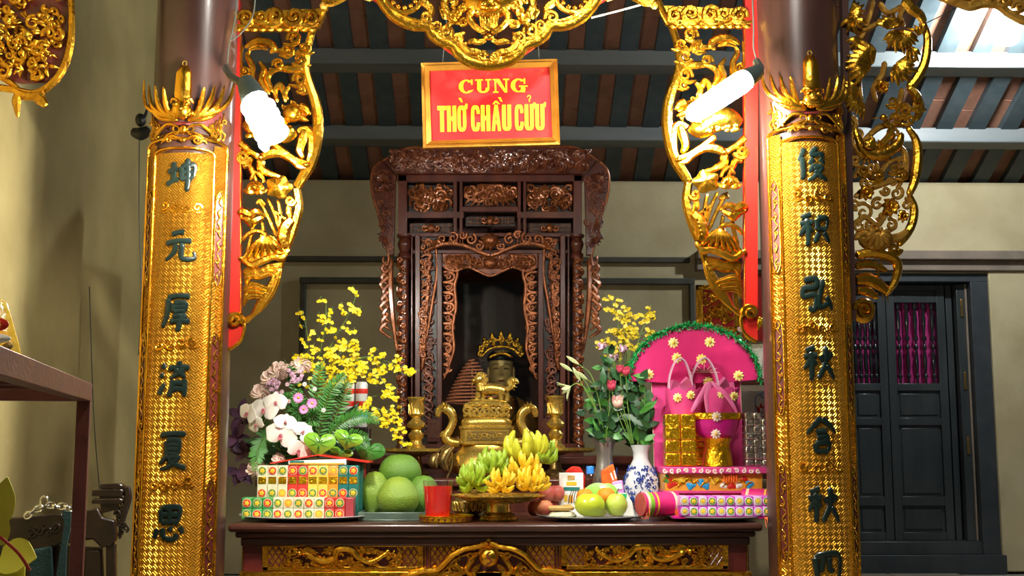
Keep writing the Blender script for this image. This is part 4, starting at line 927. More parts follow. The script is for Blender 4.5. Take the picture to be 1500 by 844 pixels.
# flared crest boards with the mitred corners
top = [(562, 238), (575, 231), (592, 223), (608, 220), (625, 222), (645, 218), (665, 219), (718, 215), (771, 219), (791, 218), (811, 220), (828, 219), (845, 222), (862, 231), (874, 238), (854, 258), (582, 258)]
MB(xf).prism(top, 4, 14).build('crest_board', W_, C, bevel=.006)
filigree('crest_carving', 572, 223, 864, 256, 120, 8, CV, h=(13, 18))
MB(xf).stroke([(562, 239), (575, 231), (592, 223), (608, 219), (625, 221), (645, 217), (665, 218), (718, 214), (771, 218), (791, 217), (811, 219), (828, 218), (845, 221), (862, 230), (875, 239)], 2.2, 13).build('crest_edge', GL, C)
b = MB(xf); b.ell((718, 220, 16), 5, 5, 5, 12, 8); b.stroke(spir(718, 221, 10, 1, pi), [2, 1.5], 15); b.build('crest_pearl', GL, C)
for d in (1, -1):
    f = lambda l: [(718 + d * (x - 718), y) for x, y in l]
    MB(xf).prism(f([(561, 238), (581, 259), (580, 300), (578, 376), (570, 376), (563, 350), (556, 318), (548, 292), (545, 268), (549, 250)]), 2, 12).build('wing_board', W_, C, bevel=.005)
    MB(xf).stroke(f([(561, 238), (549, 249), (545, 268), (548, 292), (556, 318), (563, 350), (570, 376), (568, 390), (562, 384), (564, 376)]), [2, 2.2, 2, 1.6], 11).build('wing_edge', GL, C)
    MB(xf).stroke(f([(561, 238), (581, 259)]), 1.6, 14).build('mitre_bead', W_, C)
    b = MB(xf)
    for (x, y, r, a0, a1, n) in ((562, 268, 16, 180, 360, 9), (564, 282, 15, 170, 350, 8), (566, 330, 13, 100, 250, 6), (566, 350, 14, 60, 200, 6)): burst(b, *f([(x, y)])[0], r, *( (a0, a1) if d > 0 else (540 - a0, 540 - a1)), n, 12)
    for (x, y, r) in ((555, 255, 6), (560, 300, 7), (567, 312, 6), (570, 290, 6), (570, 340, 6), (572, 362, 6), (558, 320, 5), (574, 270, 5)): b.stroke(spir(*f([(x, y)])[0], r, 1.3, x, d), [2, 1], 13)
    for k in range(30): x, y = R.uniform(554, 576), R.uniform(254, 370); (x > 546 + (y - 254) * .13) and b.stroke(spir(*f([(x, y)])[0], R.uniform(3, 6), 1.2, x, d), [1.7, .9], R.uniform(11, 15))
    b.build('wing_carving', CV, C)
    b = MB(xf)       # hanging phoenix tail outside the posts
    for i in range(9): b.stroke(f([(572 - i * .4, 384 + i * 11), (562 - (i % 3) * 2, 396 + i * 11), (568 + i * .8, 408 + i * 11)]), [3, 3.2, 1], 6)
    b.stroke(f([(573, 378), (572, 420), (576, 470), (583, 520)]), [4, 5, 4, 1.5], 4); b.stroke(f([(570, 382), (560, 394), (566, 402)]), [2, 3, 1], 8)
    b.build('tail_carving', GL, C)
    # engaged post
    slab('post', *sorted([718 + d * (584 - 718), 718 + d * (596 - 718)]), 258, 345, -4, 10)
    b = MB(xf); xc = 718 + d * (589 - 718)
    pc = xf(xc, 0, 0); c0 = P(xc, 660, YC); c1 = P(xc, 345, YC); H = c1[2] - c0[2]; r0 = 9 * S(YC)
    MB().lathe([(r0 * q, H * z) for q, z in ((1, 0), (1, .02), (.8, .03), (.8, .88), (1.1, .89), (1.1, .905), (.75, .92), (1.05, .945), (1.15, .955), (1.0, .97), (.8, .98), (1.25, .99), (1.25, 1))], (c0[0], YC - .015, c0[2]), 16).build('turned_post', W_, C)
    b = MB(xf); n = 26
    for i in range(n):
        y = 380 + i * 10.6; s_ = 1 if i % 2 else -1
        b.stroke([(xc - s_ * 8, y, 8), (xc + s_ * 2, y + 5, 12), (xc + s_ * 8, y + 10, 8)], [1.6, 3, 1.4]); b.stroke(spir(xc + s_ * 3, y + 3, 4, 1.2, i, s_), [1.6, .8], 12)
    b.build('post_carving', GL, C)
    # inner stiles and carved drapery strips
    slab('stile', *sorted([718 + d * (608 - 718), 718 + d * (616 - 718)]), 345, 662, -2, 8); slab('stile', *sorted([718 + d * (640 - 718), 718 + d * (648 - 718)]), 372, 662, -4, 6)
    slab('stile_bead', *sorted([718 + d * (602 - 718), 718 + d * (605 - 718)]), 345, 662, -4, 5)
    b = MB(xf)
    for i in range(12):
        y = 352 + i * 15; wv = 18 * (1 - i / 13) + 2; s_ = 1 if i % 2 else -1
        b.stroke(f([(617, y), (617 + wv * .7, y + 8), (617 + wv * .4, y + 20), (617, y + 26)]), [2, 3.4, 2.6, 1], 6); b.stroke(spir(*f([(617 + wv * .5, y + 4)])[0], 4.5, 1.2, i, d * s_), [1.8, .9], 9)
        b.stroke(f([(619 + wv * .2, y), (620 + wv * .9, y + 12)]), [1, 2.2, .8], 8)
    b.stroke(f([(638, 350), (640, 400), (634, 440), (626, 490), (618, 540)]), [1.4, 2.2, 2, 1], 5)
    for k in range(34):
        y = R.uniform(352, 520); wv = 20 * (1 - (y - 352) / 190); x = 617 + R.uniform(0, wv); b.stroke(spir(*f([(x, y)])[0], R.uniform(3, 5), 1.2, y, d), [1.5, .8], R.uniform(6, 11))
    b.build('drapery_carving', GL, C)
    b = MB(xf)
    for i in range(9): y = 530 + i * 13; b.stroke(spir(*f([(628, y)])[0], 7, 1.3, i, d * (1 if i % 2 else -1)), [2, 1], 3); b.stroke(f([(620, y), (630, y + 6), (637, y + 13)]), [1, 2.4, .8], 3)
    for i in range(11): y = 392 + i * 13; b.stroke(spir(*f([(629 + i * .1, y)])[0], 5, 1.3, i, d), [1.8, 1], 1)
    for k in range(40): x, y = R.uniform(620, 637), R.uniform(372, 655); b.stroke(spir(*f([(x, y)])[0], R.uniform(3, 5), 1.2, x, d), [1.5, .8], R.uniform(-1, 3))
    b.build('lattice_carving', CV, C)
    slab('lattice_back', *sorted([718 + d * (616 - 718), 718 + d * (641 - 718)]), 345, 662, -8, -4, 'dark_wood')
    b = MB(xf)
    for i in range(11): y = 384 + i * 15; x = 656 - (i > 6) * (i - 6) * 1.5; b.stroke([*f([(649, y), (x + 6, y + 2), (x + 10 - i * .3, y + 8), (x + 3, y + 14), (649, y + 15)])], [2, 2.8, 2.4, 2], 3); b.stroke(spir(*f([(657, y + 7)])[0], 4.4, 1.3, y, d), [1.8, .9], 3); b.stroke(f([(650, y + 3), (656, y + 12)]), [1, 2, 1], 3)
    b.stroke(f([(664, 376), (670, 400), (666, 420), (668, 450), (663, 480), (665, 510), (658, 535), (650, 556)]), [2, 2.6, 2.4, 1.4], 4); b.build('inner_drapery', GL, C)
    # small panel with the crossed square at the foot
    slab('foot_panel', *sorted([718 + d * (626 - 718), 718 + d * (646 - 718)]), 614, 648, 2, 7)
    b = MB(xf); q = f([(629, 620), (643, 642), (629, 642), (643, 620), (629, 620), (643, 620), (643, 642), (629, 642)])
    for i, j in ((0, 1), (2, 3), (4, 5), (6, 7), (4, 7), (5, 6)): b.stroke([q[i], q[j]], 1.1, 8)
    b.build('foot_tracery', GL, C)
# rails, mullions and pierced panels
slab('rail', 582, 854, 258, 268, -2, 10); slab('rail', 592, 680, 312, 321, -2, 9); slab('rail', 676, 760, 304, 312, -2, 9); slab('rail', 757, 846, 312, 321, -2, 9); slab('rail', 592, 846, 342, 348, -6, 6); slab('rail', 604, 832, 366, 372, -8, 2)
for x0, x1 in ((592, 597), (664, 670), (673, 678), (758, 763), (766, 771), (839, 845)): slab('mullion', x0, x1, 266, 345, -2, 8)
for x0, x1, y0, y1, n in ((598, 664, 270, 311, 16), (680, 757, 271, 303, 18), (772, 838, 270, 311, 16)):
    p = slab('panel_back', x0, x1, y0, y1, -10, -8, 'dark_wood', bev=0); filigree('pierced_carving', x0, y0, x1, y1, n, 9, GL, p, h=(-4, 3))
for x0, x1, y0, y1 in ((600, 662, 326, 342), (682, 754, 316, 330), (774, 837, 326, 342)):
    p = slab('panel_back', x0, x1, y0, y1, -10, -8, 'dark_wood', bev=0); b = MB(xf); cx, cy = (x0 + x1) / 2, (y0 + y1) / 2
    for k in range(-3, 4): b.stroke([(cx + k * 9, y0), (cx + k * 9, y1)], 1.0, -3)
    for yy in (cy - 3, cy + 3): b.stroke([(x0, yy), (x1, yy)], 1.0, -3)
    b.ell((cx, cy, 0), 6, 7, 4, 10, 6); b.stroke(spir(cx - 9, cy, 5, 1.2, 0), [1.6, 1], 0); b.stroke(spir(cx + 9, cy, 5, 1.2, pi, -1), [1.6, 1], 0)
    b.build('fret_tracery', GL, p)
# carved swags over the opening
b = MB(xf)
for d in (1, -1):
    f = lambda l: [(718 + d * (x - 718), y) for x, y in l]
    b.stroke(f([(622, 370), (636, 364), (656, 358), (676, 360), (692, 366), (706, 372), (718, 376)]), [2, 3, 3, 3, 3], 9)
    for x, y, r in ((634, 358, 8), (648, 352, 7), (664, 350, 8), (690, 352, 8), (702, 362, 7), (678, 346, 6)): b.stroke(spir(*f([(x, y)])[0], r, 1.4, x, d), [2.4, 1.2], 9)
    for i in range(6): b.stroke(f([(668 + i * 4 - 10, 362), (666 + i * 4 - 8, 352)]), [2.4, 3, 1.4], 12)
    burst(b, *f([(640, 362)])[0], 14, *((150, 260) if d > 0 else (390, 280)), 5, 9)
b.ell((718, 354, 13), 11, 10, 7, 14, 8); burst(b, 718, 356, 15, 0, 320, 9, 10, .2)
b.build('upper_swag', GL, C)
b = MB(xf); b.prism([(648, 372), (788, 372), (788, 392), (776, 396), (766, 400), (752, 392), (740, 396), (728, 404), (718, 406), (708, 404), (696, 396), (684, 392), (670, 400), (660, 396), (648, 392)], -2, 3); sw = b.build('lower_swag', CV, C, bevel=.003)
filigree('swag_carving', 650, 374, 786, 394, 18, 8, GL, sw, h=(3, 7)); b = MB(xf); b.ell((718, 386, 6), 10, 9, 6, 14, 8); b.stroke([(650, 392), (666, 398), (684, 392), (700, 398), (718, 405), (736, 398), (752, 392), (770, 398), (786, 392)], 1.8, 4); b.build('swag_boss', GL, sw)
slab('sill', 590, 846, 650, 662, -4, 14); filigree('sill_carving', 650, 640, 786, 652, 14, 6, GL, h=(0, 4))
MB(xf).prism([(646, 372), (790, 372), (790, 650), (646, 650)], -11, -10).build('glass', 'glass_pane', C)
# ---------------------------------------------------------------- statue inside
def loft(rings, n=28, p=1.0, disp=None):      # rings: (cx, cy, cz, rx, ry)
    vs = []; fs = []
    for i, (cx, cy, cz, rx, ry) in enumerate(rings):
        for j in range(n):
            a = 2 * pi * j / n; ca, sa = cos(a), sin(a)
            x = rx * (abs(ca) ** p) * (1 if ca >= 0 else -1); y = ry * (abs(sa) ** p) * (1 if sa >= 0 else -1)
            q = (cx + x, cy + y, cz)
            vs.append(disp(q, a) if disp else q)
    for i in range(len(rings) - 1):
        for j in range(n): fs.append((i * n + j, i * n + (j + 1) % n, (i + 1) * n + (j + 1) % n, (i + 1) * n + j))
    fs.append(tuple(range(n))[::-1]); fs.append(tuple(range((len(rings) - 1) * n, len(rings) * n)))
    return vs, fs
YSt = 7.3; hx = Xat(734, YSt); chin = Zat(567, YSt); s_ = S(YSt)
base = Zat(660, YSt)
St = thing('statue', (hx, YSt, base), 'gilded seated deity statue with a crown behind the shrine glass', 'statue')
fh = .225
def face(q, a):
    x, y, z = q; u = (x - hx) / .075; v = (z - chin) / fh
    if y > YSt - .01 or v < 0 or v > 1: return q
    g = lambda du, dv, su, sv: math.exp(-((u - du) / su) ** 2 - ((v - dv) / sv) ** 2)
    d = .020 * g(0, .34, .17, .06) + .012 * g(0, .46, .11, .10) + .007 * g(0, .18, .26, .035) + .006 * g(0, .12, .24, .03) - .004 * g(0, .15, .3, .012) + .006 * g(0, .02, .3, .06)
    d += sum(-.009 * g(e * .42, .47, .2, .045) + .006 * g(e * .42, .47, .14, .025) + .004 * g(e * .42, .56, .26, .025) + .004 * g(e * .5, .3, .2, .1) for e in (-1, 1))
    return (x, y - d, z)
rg = [(hx, YSt + .02, base, .24, .16), (hx, YSt + .02, base + .10, .22, .15), (hx, YSt + .02, chin - .14, .17, .12), (hx, YSt + .02, chin - .09, .12, .09), (hx, YSt + .02, chin - .05, .055, .055), (hx, YSt + .015, chin - .005, .048, .05)]
for i in range(1, 31):
    v = i / 30; zz = chin + fh * v; r = (max(1 - ((v - .56) / .60) ** 2, 0)) ** .5
    rg.append((hx, YSt + .01, zz, .074 * (.62 + .38 * r) * (1 if v > .12 else .75 + 2 * v) if v < .8 else .074 * max(r, .2) * 1.06, .085 * (.66 + .34 * r) if v < .8 else .085 * max(r, .2)))
MB().add(*loft(rg, 40, 1.0, face)).build('body', 'statue_skin', St)
b = MB()
for e in (-1, 1):
    b.ell((hx + e * .078, YSt + .012, chin + fh * .40), .010, .018, .034, 10, 8); b.ell((hx + e * .079, YSt + .01, chin + fh * .22), .009, .012, .022, 8, 6)
b.build('ears', 'statue_skin', St)
b = MB()
for e in (-1, 1):
    b.tube([(hx + e * .016, YSt - .073, chin + fh * .585), (hx + e * .034, YSt - .071, chin + fh * .61), (hx + e * .054, YSt - .056, chin + fh * .58)], .0022, 6, 5); b.tube([(hx + e * .018, YSt - .070, chin + fh * .47), (hx + e * .032, YSt - .072, chin + fh * .485), (hx + e * .048, YSt - .060, chin + fh * .465)], .0025, 6, 5)
b.build('painted_brows', 'statue_hair', St)
MB().tube([(hx - .02, YSt - .077, chin + fh * .15), (hx, YSt - .083, chin + fh * .155), (hx + .02, YSt - .077, chin + fh * .15)], [.002, .004, .002], 6, 5).build('lips', 'red_lacquer', St)
b = MB(); b.add(*loft([(hx, YSt + .022, chin + fh * (.70 + .05 * i), .083 * q, .098 * q) for i, q in enumerate((1, 1.03, 1.02, .98, .9, .74, .45))], 28)); b.build('hair', 'statue_hair', St)
b = MB(PX(YSt - .09)); cx_ = 734
for i in range(9):
    a = pi + pi * i / 8; b.stroke([(cx_ + 27 * cos(a), 522 + 14 * sin(a)), (cx_ + 33 * cos(a), 518 + 24 * sin(a)), (cx_ + 36 * cos(a), 518 + 34 * sin(a))], [3, 4.5, 1.5], 2, .8)
    b.stroke(spir(cx_ + 30 * cos(a), 518 + 20 * sin(a), 5, 1.3, i), [1.8, .9], 6)
for k, rr in ((0, 25), (1, 31)): b.stroke([(cx_ + rr * cos(pi + pi * i / 16), 522 + (14 + k * 10) * sin(pi + pi * i / 16)) for i in range(17)], 2, 3, .8, k=2)
b.stroke([(cx_ - 18, 524), (cx_, 518), (cx_ + 18, 524)], 2, 5)
b.build('crown', 'gold_antique', St)
rb = [(hx, YSt + .015, base - .0, .30, .20), (hx, YSt + .015, base + .08, .29, .19), (hx, YSt + .015, base + .18, .24, .16), (hx, YSt + .015, chin - .16, .215, .14), (hx, YSt + .018, chin - .10, .17, .115), (hx, YSt + .02, chin - .06, .095, .085)]
MB().add(*loft(rb, 60, 1.0, lambda q, a: (q[0] + .006 * cos(a * 14) * cos(a), q[1] + .008 * cos(a * 14) * sin(a), q[2]))).build('robe', 'statue_robe', St)
b = MB()
for e in (-1, 1): b.tube([(hx + e * .075, YSt - .08, chin - .07), (hx + e * .09, YSt - .15, chin - .16), (hx + e * .03, YSt - .19, chin - .25)], [.016, .022, .016], 8, 6)
b.build('collar', 'gold', St)

# ================================================================ BRASS VESSELS ON THE REAR ALTAR
YZ = 6.12; s_ = S(YZ)
# coiled incense cone
xi, zi0, zi1 = Xat(692, 6.45), Zat(592, 6.45), Zat(527, 6.45)
K = thing('incense_coil', (xi, 6.45, zH), 'brown conical incense coil standing behind the censer', 'incense')
pts = []; N_ = 13 * 22
for i in range(N_ + 1):
    t = i / N_; r = .140 * (1 - t) ** .75 + .008; a = t * 13 * 2 * pi; pts.append((xi + r * cos(a), 6.45 + r * sin(a), zi0 + (zi1 - zi0) * t))
MB().tube(pts, .0052, 6).build('coil', 'incense', K); MB().lathe([(.05, 0), (.05, .012), (.006, .02), (.004, zi1 - zH)], (xi, 6.45, zH), 12).build('stand', 'brass_dark', K)
# censer
xz = Xat(713, YZ)
Z = lambda y: Zat(y, YZ)
K = thing('incense_burner', (xz, YZ, zH), 'tall polished brass incense burner crowned by a lion', 'incense burner')
def sq(name, prof, p=.45, m='brass', d=.8): return MB().add(*loft([(xz, YZ, Z(y), w_ * s_, w_ * s_ * d) for w_, y in prof], 40, p)).build(name, m, K)
sq('body', [(30, 698.4), (40, 698), (50, 692), (56, 682), (52, 670), (42, 660), (37, 655), (36, 651)], .8)
sq('neck', [(36, 652), (40, 650), (40, 648), (38, 646), (38, 630), (40, 628), (40, 625), (36, 624)], .3)
sq('lid', [(36, 624), (37, 620), (36, 616), (33, 613), (31, 611)], .5)
sq('lid_core', [(29, 612), (30, 600), (27, 592)], .5, 'brass_dark')
sq('lid_top', [(28, 594), (28, 590), (26, 588), (24, 587), (24, 585.5)], .4)
b = MB(); xp = PX(YZ - 30 * s_ * .8)
b.xf = xp
for i in range(7):
    x = 713 + (i - 3) * 9.6
    b.stroke(spir(x, 602, 7, 1.4, i, 1 if i % 2 else -1), [2.2, 1.2], 2, .9); b.stroke([(x - 5, 611), (x, 607), (x + 5, 611)], [1.4, 2.4, 1.4], 2)
    b.stroke([(x - 5, 595), (x, 592), (x + 5, 596)], [1.4, 2, 1.4], 2)
b.xf = lambda x, y, h: (xz + 31 * s_ + h * s_, YZ + (x - 713) * s_ * .75, Z(y))
for sgn in (1, -1):
    b.xf = lambda x, y, h: (xz + sgn * (31 * s_ + h * s_), YZ + (x - 713) * s_ * .75, Z(y))
    for i in range(6): b.stroke(spir(688 + i * 10, 602, 7, 1.4, i, 1 if i % 2 else -1), [2.2, 1.2], 1, .9)
b.build('openwork_collar', 'brass', K)
b = MB(PX(YZ - 39 * s_ * .8)); b.prism([(684, 632), (742, 632), (742, 645), (684, 645)], -2, .6); pb = b.build('neck_plaque', 'brass_dark', K)
b = MB(PX(YZ - 39 * s_ * .8))
for i in range(8): b.stroke(spir(688 + i * 7.2, 638.5, 4.4, 1.2, i, 1 if i % 2 else -1), [1.4, .8], 1, .8)
b.build('plaque_relief', 'brass', pb)
b = MB(PX(YZ - .02))
b.stroke([(704, 572), (716, 570), (730, 571), (740, 574)], [9, 9, 8, 7], 2, 1.0, n=10); b.stroke([(706, 574), (704, 562), (703, 556)], [9, 8, 7], 4, 1, n=10)
b.ell((702, 556, 6), 8.5, 8, 9, 12, 8); b.ell((695, 558, 6), 4.5, 4, 5, 10, 6); b.stroke([(695, 561), (691, 564)], [3, 2], 6)
for i in range(16): a = i * .7; b.stroke(spir(706 + 6 * cos(a), 556 + 8 * sin(a), 3, 1.2, i), [1.3, .7], 9 + 3 * sin(i))
for x in (699, 707, 734, 743):
    b.stroke([(x + (2 if x < 720 else -3), 574), (x, 582), (x - 1, 588)], [4.5, 3.6, 3.8], 6 if x in (699, 734) else -3, 1); b.ell((x - 3, 589, 6 if x in (699, 734) else -3), 4.5, 2.4, 4, 8, 6)
b.stroke([(740, 572), (748, 566), (746, 560), (752, 556), (760, 562)], [4, 4.5, 4, 4, 1.5], 2, .8); burst(b, 748, 562, 12, -60, 60, 5, 2); b.ell((719, 586, 8), 5, 5, 5, 10, 8)
for e in (-1, 1): b.stroke([(702, 550), (700 + e * 4, 545)], [2.4, 1], 6 + e * 4)
b.build('lion_finial', 'brass', K)
for d in (1, -1):
    b = MB(PX(YZ)); f = lambda l: [(713 + d * (x - 713), y) for x, y in l]
    b.stroke(f([(676, 650), (660, 648), (653, 640), (660, 628), (664, 616), (660, 604), (650, 598), (643, 602), (641, 612)]), [7, 7, 6.5, 6, 6, 7, 7, 5, 3], 0, .8, n=10); burst(b, *f([(652, 598)])[0], 10, *((180, 320) if d > 0 else (360, 220)), 5, 3)
    b.stroke(f([(645, 640), (650, 634), (656, 638)]), [2, 3, 1], 2); b.build('handle', 'brass', K)
# candlesticks on their broad drip discs
def candlestick(px, label, t0, disc_y, rdisc, ddx):
    x = Xat(px, YZ); K = thing('candlestick', (x, YZ, zH), label, 'candlestick', 'brass candlesticks')
    MB().lathe([(rdisc * .35 * s_, 0), (rdisc * .4 * s_, .02), (rdisc * .2 * s_, .04), (rdisc * .14 * s_, Z(disc_y + 12) - zH), (rdisc * .5 * s_, Z(disc_y + 7) - zH)], (x, YZ, zH), 28).build('foot', 'brass_dark', K)
    MB().lathe([(.01, Z(disc_y + 8) - zH), (rdisc * .8 * s_, Z(disc_y + 7) - zH), (rdisc * s_, Z(disc_y + 4) - zH), (rdisc * s_, Z(disc_y) - zH), (rdisc * .97 * s_, Z(disc_y + 1) - zH), (.01, Z(disc_y + 2) - zH)], (x + ddx * s_, YZ, zH), 40).build('drip_disc', 'brass', K)
    pr = [(14, disc_y), (14, disc_y - 3), (9, disc_y - 6), (8, disc_y - 12), (11, disc_y - 16), (12, disc_y - 20), (8, disc_y - 24), (7, disc_y - 27), (13, disc_y - 31), (14, disc_y - 35), (11, disc_y - 39), (7, disc_y - 42), (7, disc_y - 45), (11, disc_y - 48), (12, disc_y - 50), (11, disc_y - 52), (11, t0 + 6), (12.5, t0 + 4), (13.5, t0 + 2), (13.5, t0), (11, t0 + .5), (10, t0 + 4)]
    MB().lathe([(w_ * s_, Z(y) - zH) for w_, y in pr], (x, YZ, zH), 28).build('stem', 'brass', K)
    b = MB()
    for i in range(14): a = i * 2 * pi / 14; b.tube([(x + 11.3 * s_ * cos(a + q * .4), YZ + 11.3 * s_ * sin(a + q * .4), Z(t0 + 10 + q * 16)) for q in (0, .33, .66, 1)], .0018, 5)
    b.build('engraved_band', 'brass', K)
candlestick(611, 'tall brass candlestick left of the incense burner', 582, 657, 53, 3); candlestick(813, 'tall brass candlestick right of the incense burner', 580, 656, 46, 12)
# bronze lotus buds hanging beside the burner, dark censer behind the glass
x = Xat(648, 5.95); K = thing('lotus_bud_ornament', (x, 5.95, zH), 'dark bronze lotus bud ornament below the left candlestick', 'ornament')
for nm, q in (('bud', [(638, 686), (636, 676), (640, 664)]), ('bud', [(654, 690), (650, 676), (656, 662), (662, 655)])):
    b = MB(PX(5.95)); b.stroke(q[::-1], [1.5, 8, 9, 3], 4, .8, n=10); b.stroke([(p[0] + 3, p[1]) for p in q[::-1]], [1, 3, 3, 1], 11); b.build(nm, 'brass_dark', K)
MB(PX(5.95)).stroke([(640, 664), (650, 654), (660, 656), (662, 680), (654, 702)], 1.8, 0).build('stem', 'brass_dark', K)

# ================================================================ OFFERINGS ON THE TABLE
M('plate_white', (.62, .64, .60), None, rough=.2, coat=.4)
M('plate_grey', (.36, .40, .38), None, rough=.25, metal=.3)
M('tray_green', (.10, .15, .12), (.14, .19, .15), 14, .3, .3)
M('pomelo', (.13, .26, .03), (.085, .20, .022), 5, .42, 0, .45, 160)
M('pomelo_light', (.24, .34, .035), (.14, .27, .03), 4, .42, 0, .45, 160)
M('apple_green', (.50, .58, .035), (.42, .52, .03), 7, .28, 0, .05, 200, coat=.3)
M('pear', (.40, .52, .06), (.50, .56, .10), 8, .38, 0, .2, 160)
M('orange', (.86, .25, .012), (.78, .30, .02), 8, .4, 0, .4, 260)
M('peach', (.72, .30, .13), (.50, .07, .06), 9, .55)
M('peach_red', (.42, .06, .06), (.58, .16, .10), 9, .5)
M('banana_green', (.36, .48, .03), (.24, .38, .025), 14, .42)
M('banana_yellow', (.80, .52, .02), (.72, .46, .02), 14, .42)
M('banana_mid', (.56, .52, .025), (.44, .46, .025), 14, .42)
M('banana_tip', (.07, .07, .02), None, rough=.7)
M('leaf_green', (.04, .17, .025), (.06, .24, .03), 16, .4)
M('leaf_bright', (.22, .46, .03), (.16, .38, .03), 12, .3, coat=.3)
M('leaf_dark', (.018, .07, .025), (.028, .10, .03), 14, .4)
M('fern_green', (.05, .20, .03), (.08, .27, .04), 14, .5)
M('stem_green', (.14, .26, .04), (.10, .20, .03), 14, .5)
M('orchid_white', (.88, .84, .78), (.82, .78, .70), 30, .5, sss=.2)
M('orchid_lip', (.42, .08, .14), (.55, .25, .22), 60, .5)
M('oncidium', (.88, .70, .015), (.80, .60, .01), 30, .5)
M('oncidium_shaded', (.48, .35, .015), (.56, .42, .015), 30, .5)  # same orchid yellow, with the shade on the right-hand sprays put into the colour
M('rose_pale', (.90, .68, .60), (.92, .76, .68), 16, .6, sss=.2)
M('mauve', (.60, .36, .50), (.68, .44, .56), 30, .6)
M('daisy_pink', (.78, .16, .46), (.84, .32, .58), 40, .55)
M('daisy_centre', (.55, .38, .04), None, rough=.8)
M('rosebud', (.62, .22, .26), (.75, .52, .42), 12, .5)
M('rosebud_red', (.40, .03, .07), (.5, .05, .1), 12, .5)
M('lily_green', (.42, .50, .22), (.55, .60, .32), 12, .5)
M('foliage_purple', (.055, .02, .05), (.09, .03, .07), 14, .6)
M('drink_red', (.72, .012, .012), (.80, .03, .015), 6, .12, coat=.5)
M('pink_paper', (.66, .018, .17), (.58, .014, .14), 5, .5)
M('pink_paper_light', (.74, .07, .29), (.68, .05, .24), 6, .5)
M('magenta_paper', (.55, .01, .22), None, rough=.4, coat=.3)
M('pink_tissue', (.92, .25, .52), (.88, .14, .40), 12, .5, trans=.2)
M('daisy_yellow', (.90, .76, .18), (.95, .86, .40), 20, .6)
M('daisy_white', (.85, .70, .60), None, rough=.6)
M('tinsel', (.02, .50, .13), (.08, .72, .28), 90, .25, .3)
M('red_paper', (.66, .03, .015), (.58, .02, .012), 8, .45)
M('orange_fringe', (.86, .16, .012), (.75, .10, .01), 40, .6)
M('rim_pale', (.74, .60, .40), None, rough=.4)
for nm, c in (('pk_white', (.66, .60, .42)), ('pk_green', (.05, .30, .07)), ('pk_teal', (.02, .16, .14)), ('pk_red', (.55, .04, .03)), ('pk_orange', (.70, .30, .03)), ('pk_yellow', (.68, .50, .08)), ('pk_maroon', (.36, .05, .06)), ('pk_purple', (.45, .05, .48)), ('pk_lilac', (.62, .28, .66)), ('pk_grey', (.42, .38, .34)), ('pk_blue', (.03, .30, .62)), ('paper_white', (.82, .80, .74)), ('paper_blue', (.05, .22, .55)), ('cap_blue', (.03, .22, .70)), ('seed', (.72, .45, .03)), ('seed_green', (.10, .22, .05))):
    M(nm, c, tuple(min(1, v * 1.18) for v in c), 30, .35, coat=.3)
M('porcelain', (.62, .66, .70), None, rough=.15, coat=.5)
M('pewter', (.36, .34, .32), (.28, .27, .25), 12, .3, .7)
M('cobalt', (.025, .06, .30), None, rough=.2, coat=.5)
M('biscuit', (.55, .36, .12), (.45, .27, .08), 20, .8, 0, .3, 90)
M('sticky_rice', (.66, .62, .44), (.56, .52, .34), 60, .7, 0, .8, 140)
def dot(b, x, y, r, h0, h1, n=14): b.prism([(x + r * cos(2 * pi * i / n), y + r * sin(2 * pi * i / n)) for i in range(n)], h0, h1)
def Zs(Y): return zT
def plate(name, px, Y, rad, label, m, cat='plate', zz=None):
    x = Xat(px, Y); z = zT if zz is None else zz
    return MB().lathe([(rad * .55, 0), (rad * .6, .004), (rad * .9, .012), (rad, .020), (rad * 1.0, .023), (rad * .96, .021), (rad * .85, .013), (rad * .5, .008), (.001, .008)], (x, Y, z), 48).build(name, m, label=label, category=cat)
PZ = zT + .009
plate('plate', 457, 5.31, .295, 'wide white plate under the packet stack at the left', 'plate_white')
# packets of offering cakes: lower front rows and the tall upper rows
Yp = 5.14
K = thing('packet_stack', (Xat(450, Yp), Yp + .18, PZ), 'stacked block of colourful wrapped cake packets with round windows, at the left of the table', 'packets')
def packet(x0, x1, z0, z1, y0, y1, m, discs, ringm, K=K, band=None):
    p = MB().box(x0, x1, y0, y1, z0, z1).build('packet', m, K, bevel=.003)
    for (u, v, r, inner) in discs:
        cx, cz = x0 + (x1 - x0) * u, z0 + (z1 - z0) * v
        xfd = lambda a, b_, h: (cx + a, y0 - h, cz + b_)
        b = MB(xfd); dot(b, 0, 0, r, -.001, .0015, 18); b.build('round_window', ringm, p)
        b = MB(xfd); dot(b, 0, 0, r * .88, .001, .003, 18); b.build('window_ring', inner, p)
        b = MB(xfd); b.disc(0, 0, r * .68, r * .68, .002, .003, .002, 5, .14, 20, 2); b.build('seed_emblem', 'seed', p)
    if band: MB().box(x0 + .004, x1 - .004, y0 - .0015, y0 + .001, *band).build('gold_band', 'foil_gold', p)
w0 = .0435; xs = Xat(361, Yp)
h1 = .0445
rings = ['seed_green', 'pk_red', 'seed_green', 'pk_red', 'seed_green', 'pk_red', 'seed_green', 'pk_orange', 'seed_green', 'pk_red']
lowm = ['pk_green', 'pk_green', 'pk_green', 'pk_white', 'pk_white', 'pk_white', 'pk_white', 'pk_white', 'pk_red', 'pk_red']
for r_ in range(2):
    for i in range(10):
        packet(xs + i * w0, xs + (i + 1) * w0 - .001, PZ + r_ * (h1 + .001), PZ + r_ * (h1 + .001) + h1, Yp, Yp + .09, lowm[i], [(.5, .5, .0185, rings[(i + r_ * 3) % 10])], 'rim_pale')
MB().box(xs + 10 * w0, xs + 10 * w0 + .035, Yp + .005, Yp + .09, PZ, PZ + 2 * h1).build('packet', 'pk_maroon', K, bevel=.003)
xs2 = xs + .045; Yq = Yp + .092
